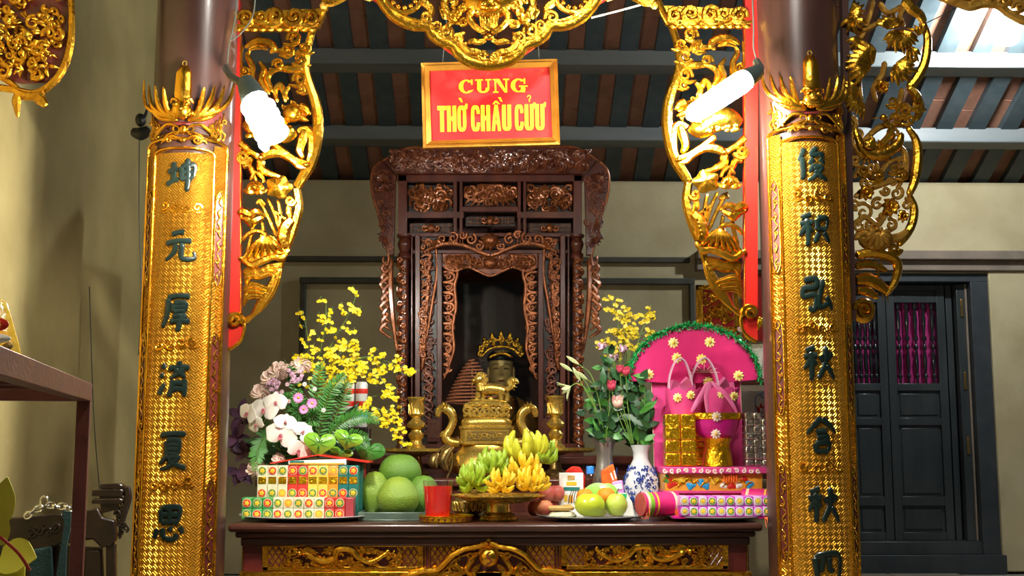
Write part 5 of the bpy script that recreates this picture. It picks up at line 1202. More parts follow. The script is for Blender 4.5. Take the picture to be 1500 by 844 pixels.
upm = ['pk_white', 'pk_white', 'pk_white', 'pk_red', 'pk_red', 'pk_yellow', 'pk_yellow', 'pk_orange', 'pk_teal', 'pk_teal']
ztp = Zat(682, Yq)
for i in range(10):
    packet(xs2 + i * w0, xs2 + (i + 1) * w0 - .001, PZ + .002, ztp, Yq, Yq + .09, upm[i], [(.5, .90, .0185, rings[i]), (.5, .47, .0185, rings[(i * 3 + 1) % 10])], 'rim_pale', band=(PZ + .145, PZ + .175))
for j, m in enumerate(('pk_teal', 'pk_teal', 'pk_red', 'pk_red')):
    yy = Yq + .093 + j * .047
    MB().box(xs2 + .3, xs2 + 10 * w0 + .004, yy, yy + .045, PZ + .001, ztp + .002).build('packet', m, K, bevel=.003)
MB().box(xs2 + .02, xs2 + .298, Yq + .093, Yq + .275, PZ + .001, ztp - .004).build('packet', 'pk_white', K, bevel=.003)
zl = ztp
b = MB(); b.hexa([(Xat(425, Yq), Yq + .03, zl + .004), (Xat(509, Yq), Yq + .03, zl + .002), (Xat(509, Yq), Yq + .2, zl + .002), (Xat(425, Yq), Yq + .2, zl + .004)], [(Xat(425, Yq), Yq + .03, zl + .020), (Xat(509, Yq), Yq + .03, zl + .027), (Xat(509, Yq), Yq + .2, zl + .027), (Xat(425, Yq), Yq + .2, zl + .020)])
bk = b.build('booklet', 'paper_white', bevel=.002, label='white booklet with orange edge lying on the packet stack', category='booklet')
MB().box(Xat(427, Yq), Xat(448, Yq), Yq + .028, Yq + .031, zl + .012, zl + .020).build('green_label', 'pk_teal', bk); MB().box(Xat(427, Yq), Xat(507, Yq), Yq + .027, Yq + .031, zl + .004, zl + .010).build('orange_stripe', 'pk_orange', bk)
b = MB(); rp = [Xat(398, Yq), Xat(466, Yq), Xat(541, Yq)]
for i in (0, 1):
    za, zb = ((zl + .006, zl + .042), (zl + .042, zl + .010))[i]
    b.hexa([(rp[i], Yq + .04, za), (rp[i + 1], Yq + .04, zb), (rp[i + 1], Yq + .26, zb), (rp[i], Yq + .26, za)], [(rp[i], Yq + .04, za + .005), (rp[i + 1], Yq + .04, zb + .005), (rp[i + 1], Yq + .26, zb + .005), (rp[i], Yq + .26, za + .005)])
b.build('folded_card', 'red_paper', label='red card folded like a low roof on top of the packet stack', category='card')

# pomelos on their dark tray
tx = Xat(590, 5.35)
tr = MB().box(tx - .17, tx + .16, 5.17, 5.62, zT, zT + .006)
for q in ((tx - .17, tx + .16, 5.17, 5.18), (tx - .17, tx + .16, 5.61, 5.62), (tx - .17, tx - .16, 5.18, 5.61), (tx + .15, tx + .16, 5.18, 5.61)): tr.box(*q, zT + .003, zT + .036)
tr.build('tray', 'tray_green', bevel=.003, label='dark green metal tray holding the pomelos', category='tray')
def fruit(name, px, py, Y, rx, rz, m, label, cat, group=None, dent=.12, stem=True, neck=0.0, zbase=None, leaf=False):
    c = P(px, py, Y); s_ = S(Y); rx, rz = rx * s_, rz * s_
    zb = c[2] - rz if zbase is None else zbase; cz = zb + rz * .97
    K = thing(name, (c[0], Y, zb), label, cat, group); prof = []
    n = 18
    for i in range(n + 1):
        t = -1 + 2 * i / n; r = rx * max(1 - t * t, 0) ** .5 * (1 - neck * max(t, 0)); z = rz * t * (1 - dent * math.exp(-(r / (rx * .35)) ** 2))
        prof.append((max(r, .0004), z))
    MB().lathe(prof, (c[0], Y, cz), 26).build('flesh', m, K)
    if stem:
        top = cz + rz * (1 - dent); MB().tube([(c[0], Y, top - .003), (c[0] + .004, Y - .002, top + .012), (c[0] + .010, Y - .004, top + .022)], [.002, .0016, .002], 6, 4).build('stem', 'banana_tip', K)
    return K
G_ = 'pomelos on the tray'; zpm = zT + .0065
fruit('pomelo', 583, 728, 5.27, 31, 31, 'pomelo_light', 'yellow-green pomelo in front on the tray', 'pomelo', G_, .06, False, .22, zpm)
fruit('pomelo', 549, 722, 5.44, 24, 33, 'pomelo_light', 'pomelo half hidden behind the packet stack', 'pomelo', G_, .06, False, .15, zpm)
fruit('pomelo', 620, 728, 5.44, 24, 30, 'pomelo', 'dark green pomelo behind the red glass', 'pomelo', G_, .06, False, .1, zpm)
fruit('pomelo', 586, 690, 5.50, 31, 28, 'pomelo', 'dark green pomelo on top of the other pomelos', 'pomelo', G_, .06, False, .05, zpm + .105)

# red glass on a gilt dish
x = Xat(655, 5.12); K = thing('votive_dish', (x, 5.12, zT), 'shallow gilt dish under the red glass', 'dish')
MB().lathe([(.10, 0), (.11, .003), (.113, .022), (.118, .026), (.113, .028), (.108, .012), (.001, .01)], (x, 5.12, zT), 40).build('dish', 'foil_gold', K)
b = MB()
for i in range(11):
    a = radians(200 + i * 14); b.box(x + .1125 * cos(a) - .004, x + .1125 * cos(a) + .004, 5.12 + .1145 * sin(a) - .002, 5.12 + .1145 * sin(a) + .002, zT + .008, zT + .018)
b.build('character_frieze', 'maroon_lacquer', K)
x = Xat(643, 5.10); K = thing('drinking_glass', (x, 5.10, zT + .011), 'ribbed glass filled with red liquid on the gilt dish', 'glass'); zg = zT + .0115; Hg = Zat(704, 5.1) - zg
vs, fs = loft([(x, 5.10, zg + Hg * t, r, r) for t, r in ((0, .046), (.02, .050), (.3, .054), (.7, .059), (.86, .0615))], 48, 1, lambda q, a: (q[0] + .0012 * cos(14 * a) * cos(a), q[1] + .0012 * cos(14 * a) * sin(a), q[2]))
MB().add(vs, fs).build('red_liquid', 'drink_red', K)
MB().lathe([(.0475, 0), (.053, .02), (.0560, Hg * .3), (.061, Hg * .7), (.0645, Hg), (.0635, Hg), (.0600, Hg * .7), (.0555, Hg * .3), (.0515, .02)], (x, 5.10, zg), 40).build('glass_wall', 'clear_film', K)

# footed brass fruit stand with bananas
Yf_ = 5.20; xs_ = Xat(731, Yf_); s_ = S(Yf_); zp = Zat(726, Yf_) - zT
K = thing('fruit_stand', (xs_, Yf_, zT), 'footed brass fruit stand piled with bananas', 'fruit stand')
MB().lathe([(w_ * s_, z) for w_, z in ((27, 0), (28, .008), (26, .016), (22, .020), (23, .028), (18, .036), (16.5, .06), (17, .08), (19, .09), (17, .10), (20, zp - .03))], (xs_, Yf_, zT), 36).build('foot', 'brass', K)
MB().lathe([(w_ * s_, z) for w_, z in ((18, zp - .035), (40, zp - .028), (60, zp - .010), (68, zp), (68, zp + .004), (64, zp + .001), (45, zp - .014), (.1, zp - .016))], (xs_, Yf_, zT), 44).build('bowl', 'brass', K)
bm_ = {}
def banana_mesh(m):
    if m in bm_: return bm_[m]
    b = MB(); pts = [(0, 0, 0), (.010, 0, .012), (.026, 0, .022), (.046, 0, .028), (.066, 0, .026), (.082, 0, .018), (.09, 0, .012)]
    b.tube(cr(pts, 3), [.004, .010, .0125, .0130, .0120, .007, .003], 7); bm_[m] = b.mesh('banana', m, (0, 0, 0)); return bm_[m]
def hand(px, py, Y, m, label, n, el, az, size=1.0):
    c = P(px, py, Y); K = thing('banana_hand', c, label, 'bananas', 'hands of bananas on the fruit stand')
    MB().ell(c, .024, .024, .026, 10, 8).build('crown', m, K)
    for i in range(n):
        o = bpy.data.objects.new('banana', banana_mesh(m)); COL.objects.link(o); o.parent = K
        e = el[0] + (el[1] - el[0]) * ((i * .618) % 1); a = az[0] + (az[1] - az[0]) * (i + .5) / n
        o.rotation_euler = (pi + radians(R.uniform(-30, 30)), radians(-e - 14), radians(a + R.uniform(-5, 5))); sc = size * R.uniform(.9, 1.1); o.scale = (sc, sc * 1.1, sc * 1.1)
        o.location = (R.uniform(-.008, .008), R.uniform(-.008, .008), R.uniform(-.012, .012))
hand(695, 704, 5.18, 'banana_green', 'green banana hand at the left edge of the stand', 30, (-20, 75), (150, 330), .90)
hand(722, 686, 5.27, 'banana_green', 'green banana hand at the top left of the pile', 26, (0, 80), (170, 350), .92)
hand(734, 708, 5.11, 'banana_yellow', 'yellow banana hand at the front of the pile', 30, (-25, 75), (180, 360), .76)
hand(780, 708, 5.16, 'banana_yellow', 'yellow banana hand at the right of the pile', 28, (-20, 70), (190, 380), .86)
hand(768, 690, 5.24, 'banana_yellow', 'yellow banana hand in the middle behind the front ones', 16, (0, 70), (190, 360), .9)
hand(770, 676, 5.30, 'banana_mid', 'tall yellow-green banana hand on top of the pile', 14, (38, 66), (150, 390), 1.45)
hand(792, 672, 5.32, 'banana_green', 'small green banana hand behind at the top right', 12, (10, 60), (250, 400), .9)
x = Xat(690, 5.42); K = thing('small_censer', (x, 5.42, zT), 'small dark bronze pot with pierced sides behind the fruit stand', 'pot')
MB().lathe([(.05, 0), (.06, .01), (.075, .03), (.08, .055), (.07, .08), (.045, .095), (.05, .105), (.06, .115), (.055, .12), (.001, .11)], (x, 5.42, zT), 28).build('body', 'brass_dark', K)
b = MB()
for i in range(12): a = radians(190 + i * 15); b.tube([(x + .079 * cos(a + .1 * sin(t)), 5.42 + .079 * sin(a + .1 * sin(t)), zT + .05 + .02 * cos(t)) for t in [q * .7 for q in range(10)]], .003, 5)
b.build('pierced_band', 'brass', K)

# right plate of fruit
plate('plate', 862, 5.24, .235, 'dark-rimmed pale plate of mixed fruit at the right', 'plate_grey')
G_ = None
fruit('apple', 864, 745, 5.10, 22, 18, 'apple_green', 'large round yellow-green fruit at the front of the plate', 'fruit', None, .12, False, 0, PZ + .01)
fruit('pear', 903, 745, 5.12, 16, 18, 'pear', 'green pear with a dark stem at the front right of the plate', 'pear', None, .16, True, .12, PZ + .01)
fruit('orange', 857, 728, 5.24, 12.5, 12, 'orange', 'smaller orange under the green leaf', 'orange', 'oranges on the plate', .1, False, 0, PZ + .055)
fruit('orange', 888, 724, 5.22, 13.5, 13, 'orange', 'larger orange above the pear', 'orange', 'oranges on the plate', .1, False, 0, PZ + .055)
b = fruit('pear', 876, 742, 5.25, 15, 14, 'pear', 'green fruit hidden beneath the oranges', 'fruit', None, .1, False, 0, PZ)
fruit('peach', 797, 752, 5.16, 13, 12, 'peach', 'yellow-red peach at the left rim of the plate', 'peach', 'peaches by the plate', .14, False, 0, PZ + .012)
fruit('peach', 784, 750, 5.30, 11, 12, 'peach_red', 'dark red peach behind at the far left', 'peach', 'peaches by the plate', .14, False, 0, PZ)
fruit('peach', 801, 729, 5.32, 12, 13, 'peach_red', 'red peach resting on the row behind the yellow-red peach', 'peach', 'peaches by the plate', .14, False, 0, PZ + .06)
fruit('peach', 815, 730, 5.34, 12, 13, 'peach_red', 'red peach beside the milk carton', 'peach', 'peaches by the plate', .14, False, 0, PZ + .06)
fruit('peach', 806, 750, 5.36, 13, 12, 'peach_red', 'red peach low at the back of the plate', 'peach', 'peaches by the plate', .14, False, 0, PZ)
x = Xat(822, 5.14); MB().lathe([(.06, 0), (.062, .01), (.05, .022), (.02, .03), (.001, .03)], (x, 5.14, PZ + .006), 24).build('rice_cake', 'sticky_rice', label='pale sticky rice cake at the front of the plate', category='rice cake')
MB().add(*loft([(x - .005, 5.14, PZ + .036 + z, r, r * .8) for z, r in ((0, .05), (.004, .056), (.012, .058), (.018, .05), (.02, .02))], 26)).build('biscuit', 'biscuit', label='flat brown biscuit lying on the sticky rice cake', category='biscuit')
lc = P(876, 716, 5.2); K = thing('leaf', lc, 'broad bright green leaf over the oranges', 'leaf')
MB().blade((lc[0] + .055, 5.24, lc[2] + .005), (-1, -.3, -.12), .13, .035, (0, -.8, .6), .25, 10).build('blade', 'leaf_bright', K)
MB().blade((lc[0] + .01, 5.22, lc[2] + .008), (1, -.3, -.25), .085, .032, (0, -.8, .6), .3, 8).build('blade', 'leaf_bright', K)
# carton, bottle and packs behind the fruit
Yc_ = 5.36; x0, x1 = Xat(818, Yc_), Xat(853, Yc_); zc0, zc1 = zT + .003, Zat(693, Yc_)
K = thing('carton', ((x0 + x1) / 2, Yc_ + .035, zT), 'white drink carton with yellow print behind the plate', 'carton')
MB().box(x0, x1, Yc_, Yc_ + .07, zc0, zc1).build('box', 'paper_white', K, bevel=.003)
def pr(nm, u0, u1, v0, v1, m): MB().box(x0 + (x1 - x0) * u0, x0 + (x1 - x0) * u1, Yc_ - .0015, Yc_ + .001, zc0 + (zc1 - zc0) * v0, zc0 + (zc1 - zc0) * v1).build(nm, m, K)
pr('print_block', .35, .65, .84, .94, 'biscuit'); pr('print_line', .3, .72, .72, .80, 'seed'); pr('brand_band', .18, .85, .60, .68, 'pk_teal'); pr('print_block', .2, .34, .35, .5, 'seed'); pr('print_block', .4, .56, .33, .5, 'pk_orange'); pr('print_line', .15, .5, .24, .28, 'seed'); pr('print_line', .15, .45, .16, .2, 'seed')
b = MB(PX(Yc_ - .002))
for i in range(5): b.stroke([(833 + i * 4, 738), (834 + i * 3.5, 728), (838 + i * 3, 718)], .5, .5, n=4)
b.build('printed_grass', 'ink', K)
x = Xat(863, 5.46); zb = Zat(683, 5.46) - zT; K = thing('bottle', (x, 5.46, zT), 'clear plastic bottle with a blue cap behind the oranges', 'bottle')
MB().lathe([(.03, 0), (.033, .01), (.033, zb - .10), (.031, zb - .07), (.018, zb - .035), (.013, zb - .03)], (x, 5.46, zT), 20).build('body', 'clear_film', K); MB().lathe([(.0335, .05), (.0345, .055), (.0345, zb - .1), (.0335, zb - .095)], (x, 5.46, zT), 20).build('label_wrap', 'orange_fringe', K); MB().lathe([(.018, zb - .034), (.018, zb - .004), (.016, zb), (.001, zb)], (x, 5.46, zT), 18).build('cap', 'cap_blue', K)
def pouch(name, pts, Y, m, label, cat='packet', dep=4, extra=None):
    b0 = P(sum(p[0] for p in pts) / len(pts), max(p[1] for p in pts), Y); K = thing(name, b0, label, cat)
    b = MB(PX(Y)); b.prism(pts, -dep, dep); b.build('wrapper', m, K, bevel=.008)
    for nm, p2, m2 in (extra or []): q = MB(PX(Y)); q.prism(p2, dep - .5, dep + .8); q.build(nm, m2, K)
    return K
pouch('snack_packet', [(828, 690), (838, 683), (850, 684), (858, 700), (852, 740), (830, 740)], 5.48, 'red_paper', 'red snack packet behind the white carton')
pouch('snack_packet', [(880, 690), (898, 679), (905, 705), (908, 740), (884, 740)], 5.45, 'orange_fringe', 'bright orange packet with white stripes in front of the metal vase', extra=[('stripe', [(893, 694), (895, 692), (899, 703), (897, 704)], 'paper_white'), ('stripe', [(898, 690), (900, 689), (903, 701), (901, 702)], 'paper_white')])
pouch('snack_packet', [(896, 706), (912, 703), (914, 722), (920, 752), (900, 752)], 5.34, 'pk_lilac', 'pale printed snack packet right of the oranges', extra=[('print', [(898, 710), (910, 708), (911, 716), (900, 718)], 'paper_white')])
pouch('snack_packet', [(904, 722), (918, 722), (926, 736), (930, 758), (912, 758)], 5.28, 'paper_white', 'small white and teal packet beside the pear', extra=[('teal_end', [(905, 723), (918, 723), (917, 731), (905, 731)], 'tinsel')])

# ---------------------------------------------------------------- vases on the right
x = Xat(884, 5.58); s_ = S(5.58); zv = Zat(641, 5.58) - zT
K = thing('vase', (x, 5.58, zT), 'slender flared pewter vase with blue painting, holding lilies', 'vase')
MB().lathe([(.045, 0), (.048, .01), (.04, .03), (.055, zv * .3), (.058, zv * .42), (.04, zv * .65), (.036, zv * .75), (.045, zv * .9), (.063, zv), (.060, zv), (.04, zv * .88), (.001, zv * .8)], (x, 5.58, zT), 32).build('body', 'pewter', K)
b = MB()
for i in range(9):
    a = radians(250 + i * 12); zz = zT + zv * (.35 + .07 * (i % 5)); b.tube([(x + .056 * cos(a + .12 * cos(t)), 5.58 + .056 * sin(a + .12 * cos(t)), zz + .016 * sin(t)) for t in [q * .6 for q in range(9)]], .0028, 5)
b.build('painted_flowers', 'cobalt', K)
x = Xat(936, 5.5); zv = Zat(652, 5.5) - zT
K = thing('vase', (x, 5.5, zT), 'round blue and white porcelain vase holding roses', 'vase')
prof = [(.05, 0), (.052, .012), (.06, .03), (.082, zv * .22), (.088, zv * .36), (.078, zv * .54), (.047, zv * .72), (.034, zv * .8), (.034, zv * .9), (.046, zv), (.043, zv), (.001, zv * .9)]
MB().lathe(prof, (x, 5.5, zT), 36).build('body', 'porcelain', K)
b = MB(); rr = random.Random(3)
for i in range(190):
    a = radians(rr.uniform(175, 365)); t = rr.uniform(.08, .7); zz = zT + zv * t
    rad = .002 + [p[0] + (q[0] - p[0]) * (zv * t - p[1]) / (q[1] - p[1]) for p, q in zip(prof, prof[1:]) if p[1] <= zv * t <= q[1]][0]
    ph = rr.random() * 6; k = rr.uniform(.005, .011); b.tube([(x + rad * cos(a + k * 10 * cos(u + ph)), 5.5 + rad * sin(a + k * 10 * cos(u + ph)), zz + k * sin(u + ph)) for u in [q * .8 for q in range(rr.choice((4, 7)))]], [.0018, .0034, .0016], 5)
b.build('painted_scrolls', 'cobalt', K, kind='stuff')

# ================================================================ FLOWERS
def dirpx(x0, y0, x1, y1, Y, dy=0.0): return Vector(P(x1, y1, Y + dy)) - Vector(P(x0, y0, Y))
def curve_stem(pts, Y, dys=None):
    dys = dys or [0] * len(pts); return cr([P(p[0], p[1], Y + d) for p, d in zip(pts, dys)], 5)
YF = 5.56
x = Xat(462, YF); K = thing('vase', (x, YF, zT), 'dark vase under the left flower arrangement', 'vase')
MB().lathe([(.07, 0), (.075, .01), (.09, .06), (.07, .12), (.05, .15), (.06, .165), (.055, .165), (.001, .15)], (x, YF, zT), 28).build('body', 'brass_dark', K)
foot = (462, 700)
# broad leaves
def leaf_thing(label, base, tip, Y, wid, m, curl=.2, nrm=(0, -1, .3), cat='leaf', name='leaf', dy=-.05, group=None):
    a = P(*base, Y); d = Vector(P(*tip, Y + dy)) - Vector(a); K = thing(name, a, label, cat, group)
    MB().blade(a, d, d.length, wid, nrm, curl, 10, prof=[.12, .7, 1, .95, .7, .35, .03]).build('blade', m, K)
    MB().tube([a, tuple(Vector(a) + d * .5 - Vector((0, .003, 0))), tuple(Vector(a) + d * .9)], [.003, .002, .001], 5).build('midrib', 'stem_green', K)
def heart(label, cx, cy, Y, w_, h_, rot, m='leaf_bright'):
    K = thing('anthurium', P(cx, cy, Y), label, 'leaf', 'anthurium leaves of the left arrangement'); pts = []
    def hp(t, r): u, v = w_ * .062 * 16 * sin(t) ** 3 * r, -h_ * .066 * (13 * cos(t) - 5 * cos(2 * t) - 2 * cos(3 * t) - cos(4 * t)) * r; return (cx + u * cos(rot) - v * sin(rot), cy + u * sin(rot) + v * cos(rot))
    n = 40; vs = []; fs = []
    for sd in (0, 1.6):
        vs.append((cx, cy, 7 - sd)); 
        for r in (.35, .7, 1): vs += [(*hp(2 * pi * k / n, r), 7 - 6 * r * r + 1.6 * cos(6 * pi * k / n) * r - sd) for k in range(n)]
    N_ = 1 + 3 * n
    for o in (0, N_):
        for k in range(n):
            q = (k + 1) % n; fs.append((o, o + 1 + k, o + 1 + q)); [fs.append((o + 1 + r * n + k, o + 1 + r * n + n + k, o + 1 + r * n + n + q, o + 1 + r * n + q)) for r in (0, 1)]
    for k in range(n): q = (k + 1) % n; fs.append((1 + 2 * n + k, N_ + 1 + 2 * n + k, N_ + 1 + 2 * n + q, 1 + 2 * n + q))
    MB(PX(Y)).add(vs, fs).build('blade', m, K)
    b = MB(PX(Y))
    for t in (0, .5, .9, 1.4, 2.0, 2.6, pi): b.stroke([(*hp(t, .1), 8), (*hp(t, .5), 6.8), (*hp(t, .9), 3)], [.6, .4, .2], n=4); t and b.stroke([(*hp(-t, .1), 8), (*hp(-t, .5), 6.8), (*hp(-t, .9), 3)], [.6, .4, .2], n=4)
    b.build('veins', 'leaf_green', K)
heart('bright green glossy leaf above the packet stack, left one', 468, 650, 5.36, 24, 20, .1); heart('bright green glossy leaf right of the first, above the packet stack', 510, 644, 5.40, 22, 15, .3)
heart('dark green lobed leaf at the right foot of the arrangement', 540, 660, 5.5, 24, 20, .4, 'leaf_green'); heart('small bright leaf peeping under the right glossy leaf', 500, 664, 5.44, 18, 10, .2)
# ferns
def fern(label, pts, Y, lw, m='fern_green', dys=None):
    st = curve_stem(pts, Y, dys); K = thing('fern_frond', st[0], label, 'fern', 'fern fronds of the left arrangement')
    MB().tube(st, [.003, .0012], 5).build('stem', 'stem_green', K); b = MB(); n = len(st)
    for i in range(2, n):
        d = Vector(st[i]) - Vector(st[i - 1]); t = i / n
        for sgn in (-1, 1):
            side = d.cross(Vector((0, -1, 0))).normalized() * sgn; L = lw * sin(pi * (.12 + .85 * t)) ** .8
            for off in (0, .5): b.blade(tuple(Vector(st[i - 1]) + d * off), tuple(side + d.normalized() * .6 + Vector((0, -.2, R.uniform(-.2, .2)))), L * R.uniform(.85, 1.1), L * .13, (0, -1, .4), .25, 3, .0006)
    b.build('leaflets', m, K)
for lab, pts, lw in (('feathery fern frond in the middle of the left arrangement', [(462, 660), (472, 610), (486, 570), (506, 548)], .05), ('fern frond spreading right over the glossy leaves', [(470, 650), (500, 620), (530, 610), (556, 618)], .045), ('fern frond below the pink daisies', [(450, 650), (438, 600), (436, 570)], .05), ('fern frond drooping at the left below the white orchids', [(420, 640), (390, 640), (378, 660), (374, 690)], .05), ('fern frond low at the far left', [(410, 660), (384, 620), (368, 610)], .04), ('fern frond beside the cans', [(480, 640), (500, 590), (512, 560)], .045), ('upright fern frond behind the daisies', [(452, 640), (464, 570), (470, 530)], .045), ('fern frond bending over the packet stack', [(480, 650), (510, 636), (540, 640)], .035), ('fern frond behind the pale roses', [(440, 620), (430, 560), (426, 536)], .04)): fern(lab, pts, YF - .03, lw, R.choice(('fern_green', 'leaf_green')), [0, -.05, -.10, -.12][:len(pts)])
# green moss-like pompon
for lab, cx, cy, r in (('mossy green pompon flower under the pink daisies, left', 436, 604, 19), ('mossy green pompon flower under the pink daisies, right', 456, 612, 17), ('mossy green pompon above the white orchid', 418, 588, 13)):
    c = Vector(P(cx, cy, YF - .09)); b = MB()
    for i in range(120):
        d = Vector((R.gauss(0, 1), R.gauss(-.5, 1), R.gauss(.2, 1))).normalized(); b.blade(tuple(c + d * .02), tuple(d), r * S(YF) * .7, .0022, (R.random(), -1, R.random()), .2, 2, .0006)
    b.build('pompon_flower', 'fern_green', label=lab, category='flower', group='green pompons')
# white phalaenopsis
def orchid(label, cx, cy, Y, r, face, roll):
    c = Vector(P(cx, cy, Y)); s_ = S(Y) * r; K = thing('orchid_bloom', c, label, 'orchid', 'white orchid blooms')
    n = Vector((face[0], -1, face[1])).normalized(); u = n.cross(Vector((0, 0, 1))).normalized(); v = u.cross(n)
    def D(a): return u * cos(a) + v * sin(a)
    for a, L, w_, cur in ((roll + pi / 2, .95, .36, .1), (roll + pi / 2 + 2.15, .95, .34, .1), (roll + pi / 2 - 2.15, .95, .34, .1)):
        MB().blade(c, D(a) + n * .1, L * s_, w_ * s_, n, cur, 8, .0012, [.3, .75, 1, .95, .7, .05], -.1).build('sepal', 'orchid_white', K)
    for a in (roll + .15, roll + pi - .15):
        MB().blade(c + n * .004, D(a) + n * .12, 1.05 * s_, .66 * s_, n, .12, 9, .0012, [.15, .7, 1, 1, .85, .5, .05], -.12).build('petal', 'orchid_white', K)
    b = MB(); b.blade(c + n * .006, D(roll - pi / 2) + n * .8, .4 * s_, .15 * s_, n, -.3, 5, .001); b.ell(tuple(c + n * .008), .12 * s_, .12 * s_, .14 * s_, 8, 6)
    for q in (-1, 1): b.blade(c + n * .005, D(roll + q * .5) * .4 + n * .9, .26 * s_, .10 * s_, n, 0, 4, .001)
    b.build('lip', 'orchid_lip', K)
OR = (('white orchid with narrow drooping petals, farthest left', 364, 606, 17, (-.7, -.1), .5), ('white orchid half turned, low at the far left', 376, 622, 14, (-.5, -.4), -.5), ('large white orchid left of centre', 387, 601, 21, (-.1, 0), .1), ('white orchid facing front below the pale rose', 404, 590, 17, (.1, .05), -.05), ('large drooping white orchid above the packets', 412, 638, 23, (0, -.1), .35), ('white orchid seen from the side, behind the drooping one', 418, 620, 17, (.3, .6), .2), ('white orchid petals folded beside the glossy leaf', 444, 634, 17, (.4, .3), .9), ('white orchid low behind the red card', 438, 660, 18, (.2, -.2), .5))
for lab, cx, cy, r, fc, rl in OR: orchid(lab, cx, cy, YF - .16, r, fc, rl)
for lab, pts in (('green orchid stem arching to the far left blooms', [(455, 668), (430, 620), (404, 590), (386, 584), (366, 602)]), ('green orchid stem bending to the drooping bloom', [(458, 668), (446, 628), (424, 618), (412, 632)])):
    MB().tube(curve_stem(pts, YF - .12), .0025, 6).build('flower_stem', 'stem_green', label=lab, category='stem')
# pale roses
def rose(label, cx, cy, Y, r, m, n=22, group='pale roses'):
    c = Vector(P(cx, cy, Y)); s_ = S(Y) * r; K = thing('rose', c, label, 'rose', group)
    MB().ell(tuple(c), s_ * .55, s_ * .55, s_ * .55, 10, 8).build('heart', m, K)
    for i in range(n):
        a = i * 2.4; el = .9 - 1.3 * i / n; d = Vector((cos(a) * cos(el), -abs(sin(el)) * .8 - .15 + .5 * sin(a) * cos(el) * .6, sin(a) * cos(el) * .8 + .25)).normalized()
        MB().blade(c + d * s_ * .35, d, s_ * R.uniform(.55, .75), s_ * .42, Vector((d.z, -.6, -d.x)), R.uniform(-.3, .3), 4, .001, [.5, 1, 1, .6]).build('petal', m, K)
for lab, cx, cy, r in (('pale pink rose highest in the left arrangement', 441, 538, 16), ('pale pink rose above the white orchids', 408, 546, 16), ('pale pink rose at the upper left', 396, 556, 14), ('pale peach rose behind the left orchids', 382, 578, 15), ('pale rose between the mauve flowers', 422, 546, 12), ('pink rose low beside the packet stack', 374, 688, 13), ('pink rose behind the red card', 408, 674, 10)): rose(lab, cx, cy, YF - .08, r, 'rose_pale')
# daisies
def daisy(label, cx, cy, Y, r, m, n=16, group='pink daisies', name='daisy', nrm=(0, -1, .15), cm='daisy_centre'):
    c = Vector(P(cx, cy, Y)); s_ = S(Y) * r; K = thing(name, c, label, 'flower', group); nn = Vector(nrm).normalized(); u = nn.cross(Vector((0, 0, 1))).normalized(); v = u.cross(nn)
    b = MB()
    for i in range(n): a = 2 * pi * i / n; d = u * cos(a) + v * sin(a); b.blade(c + d * s_ * .15, d + nn * .25, s_ * .85, s_ * .17, nn, .15, 4, .0008, [.5, 1, 1, .7, .2])
    b.build('petals', m, K); MB().ell(tuple(c + nn * .002), s_ * .28, s_ * .28, s_ * .22, 10, 6).build('centre', cm, K)
for lab, cx, cy, r in (('bright pink daisy at the left of the three', 437, 583, 8), ('pink daisy at the right of the three', 457, 591, 8), ('magenta daisy lowest of the three', 445, 600, 7)): daisy(lab, cx, cy, YF - .17, r, 'daisy_pink')
for i, (cx, cy) in enumerate(((446, 563), (461, 570), (413, 574), (423, 588), (474, 601), (421, 563))): daisy(['small white button flower above the bright pink daisy', 'small white button flower right of the daisies', 'small mauve button flower left of the daisies', 'small pale button flower between orchid and pompon', 'small white button flower by the ferns', 'small pale button flower under the mauve cluster'][i], cx, cy, YF - .14, 3.8, 'orchid_white' if i in (0, 1, 4) else 'mauve', 9, 'button flowers')
for lab, cx, cy, r in (('mauve flower cluster under the top rose', 432, 549, 11), ('mauve flower cluster left of the pale roses', 402, 566, 11)):
    K = thing('statice_cluster', P(cx, cy, YF - .11), lab, 'flower', 'mauve clusters')
    for i in range(16): a = R.random() * 6.28; q = R.random() ** .5 * r; c = P(cx + q * cos(a), cy + q * sin(a), YF - .12 - R.uniform(0, .02)); b = MB(); b.ell(c, .009, .008, .009, 7, 5); [b.blade(c, (cos(t), -.6, sin(t)), .013, .004, (0, -1, 0), 0, 3, .0006) for t in [k * 1.26 for k in range(5)]]; b.build('floret', 'mauve', K)
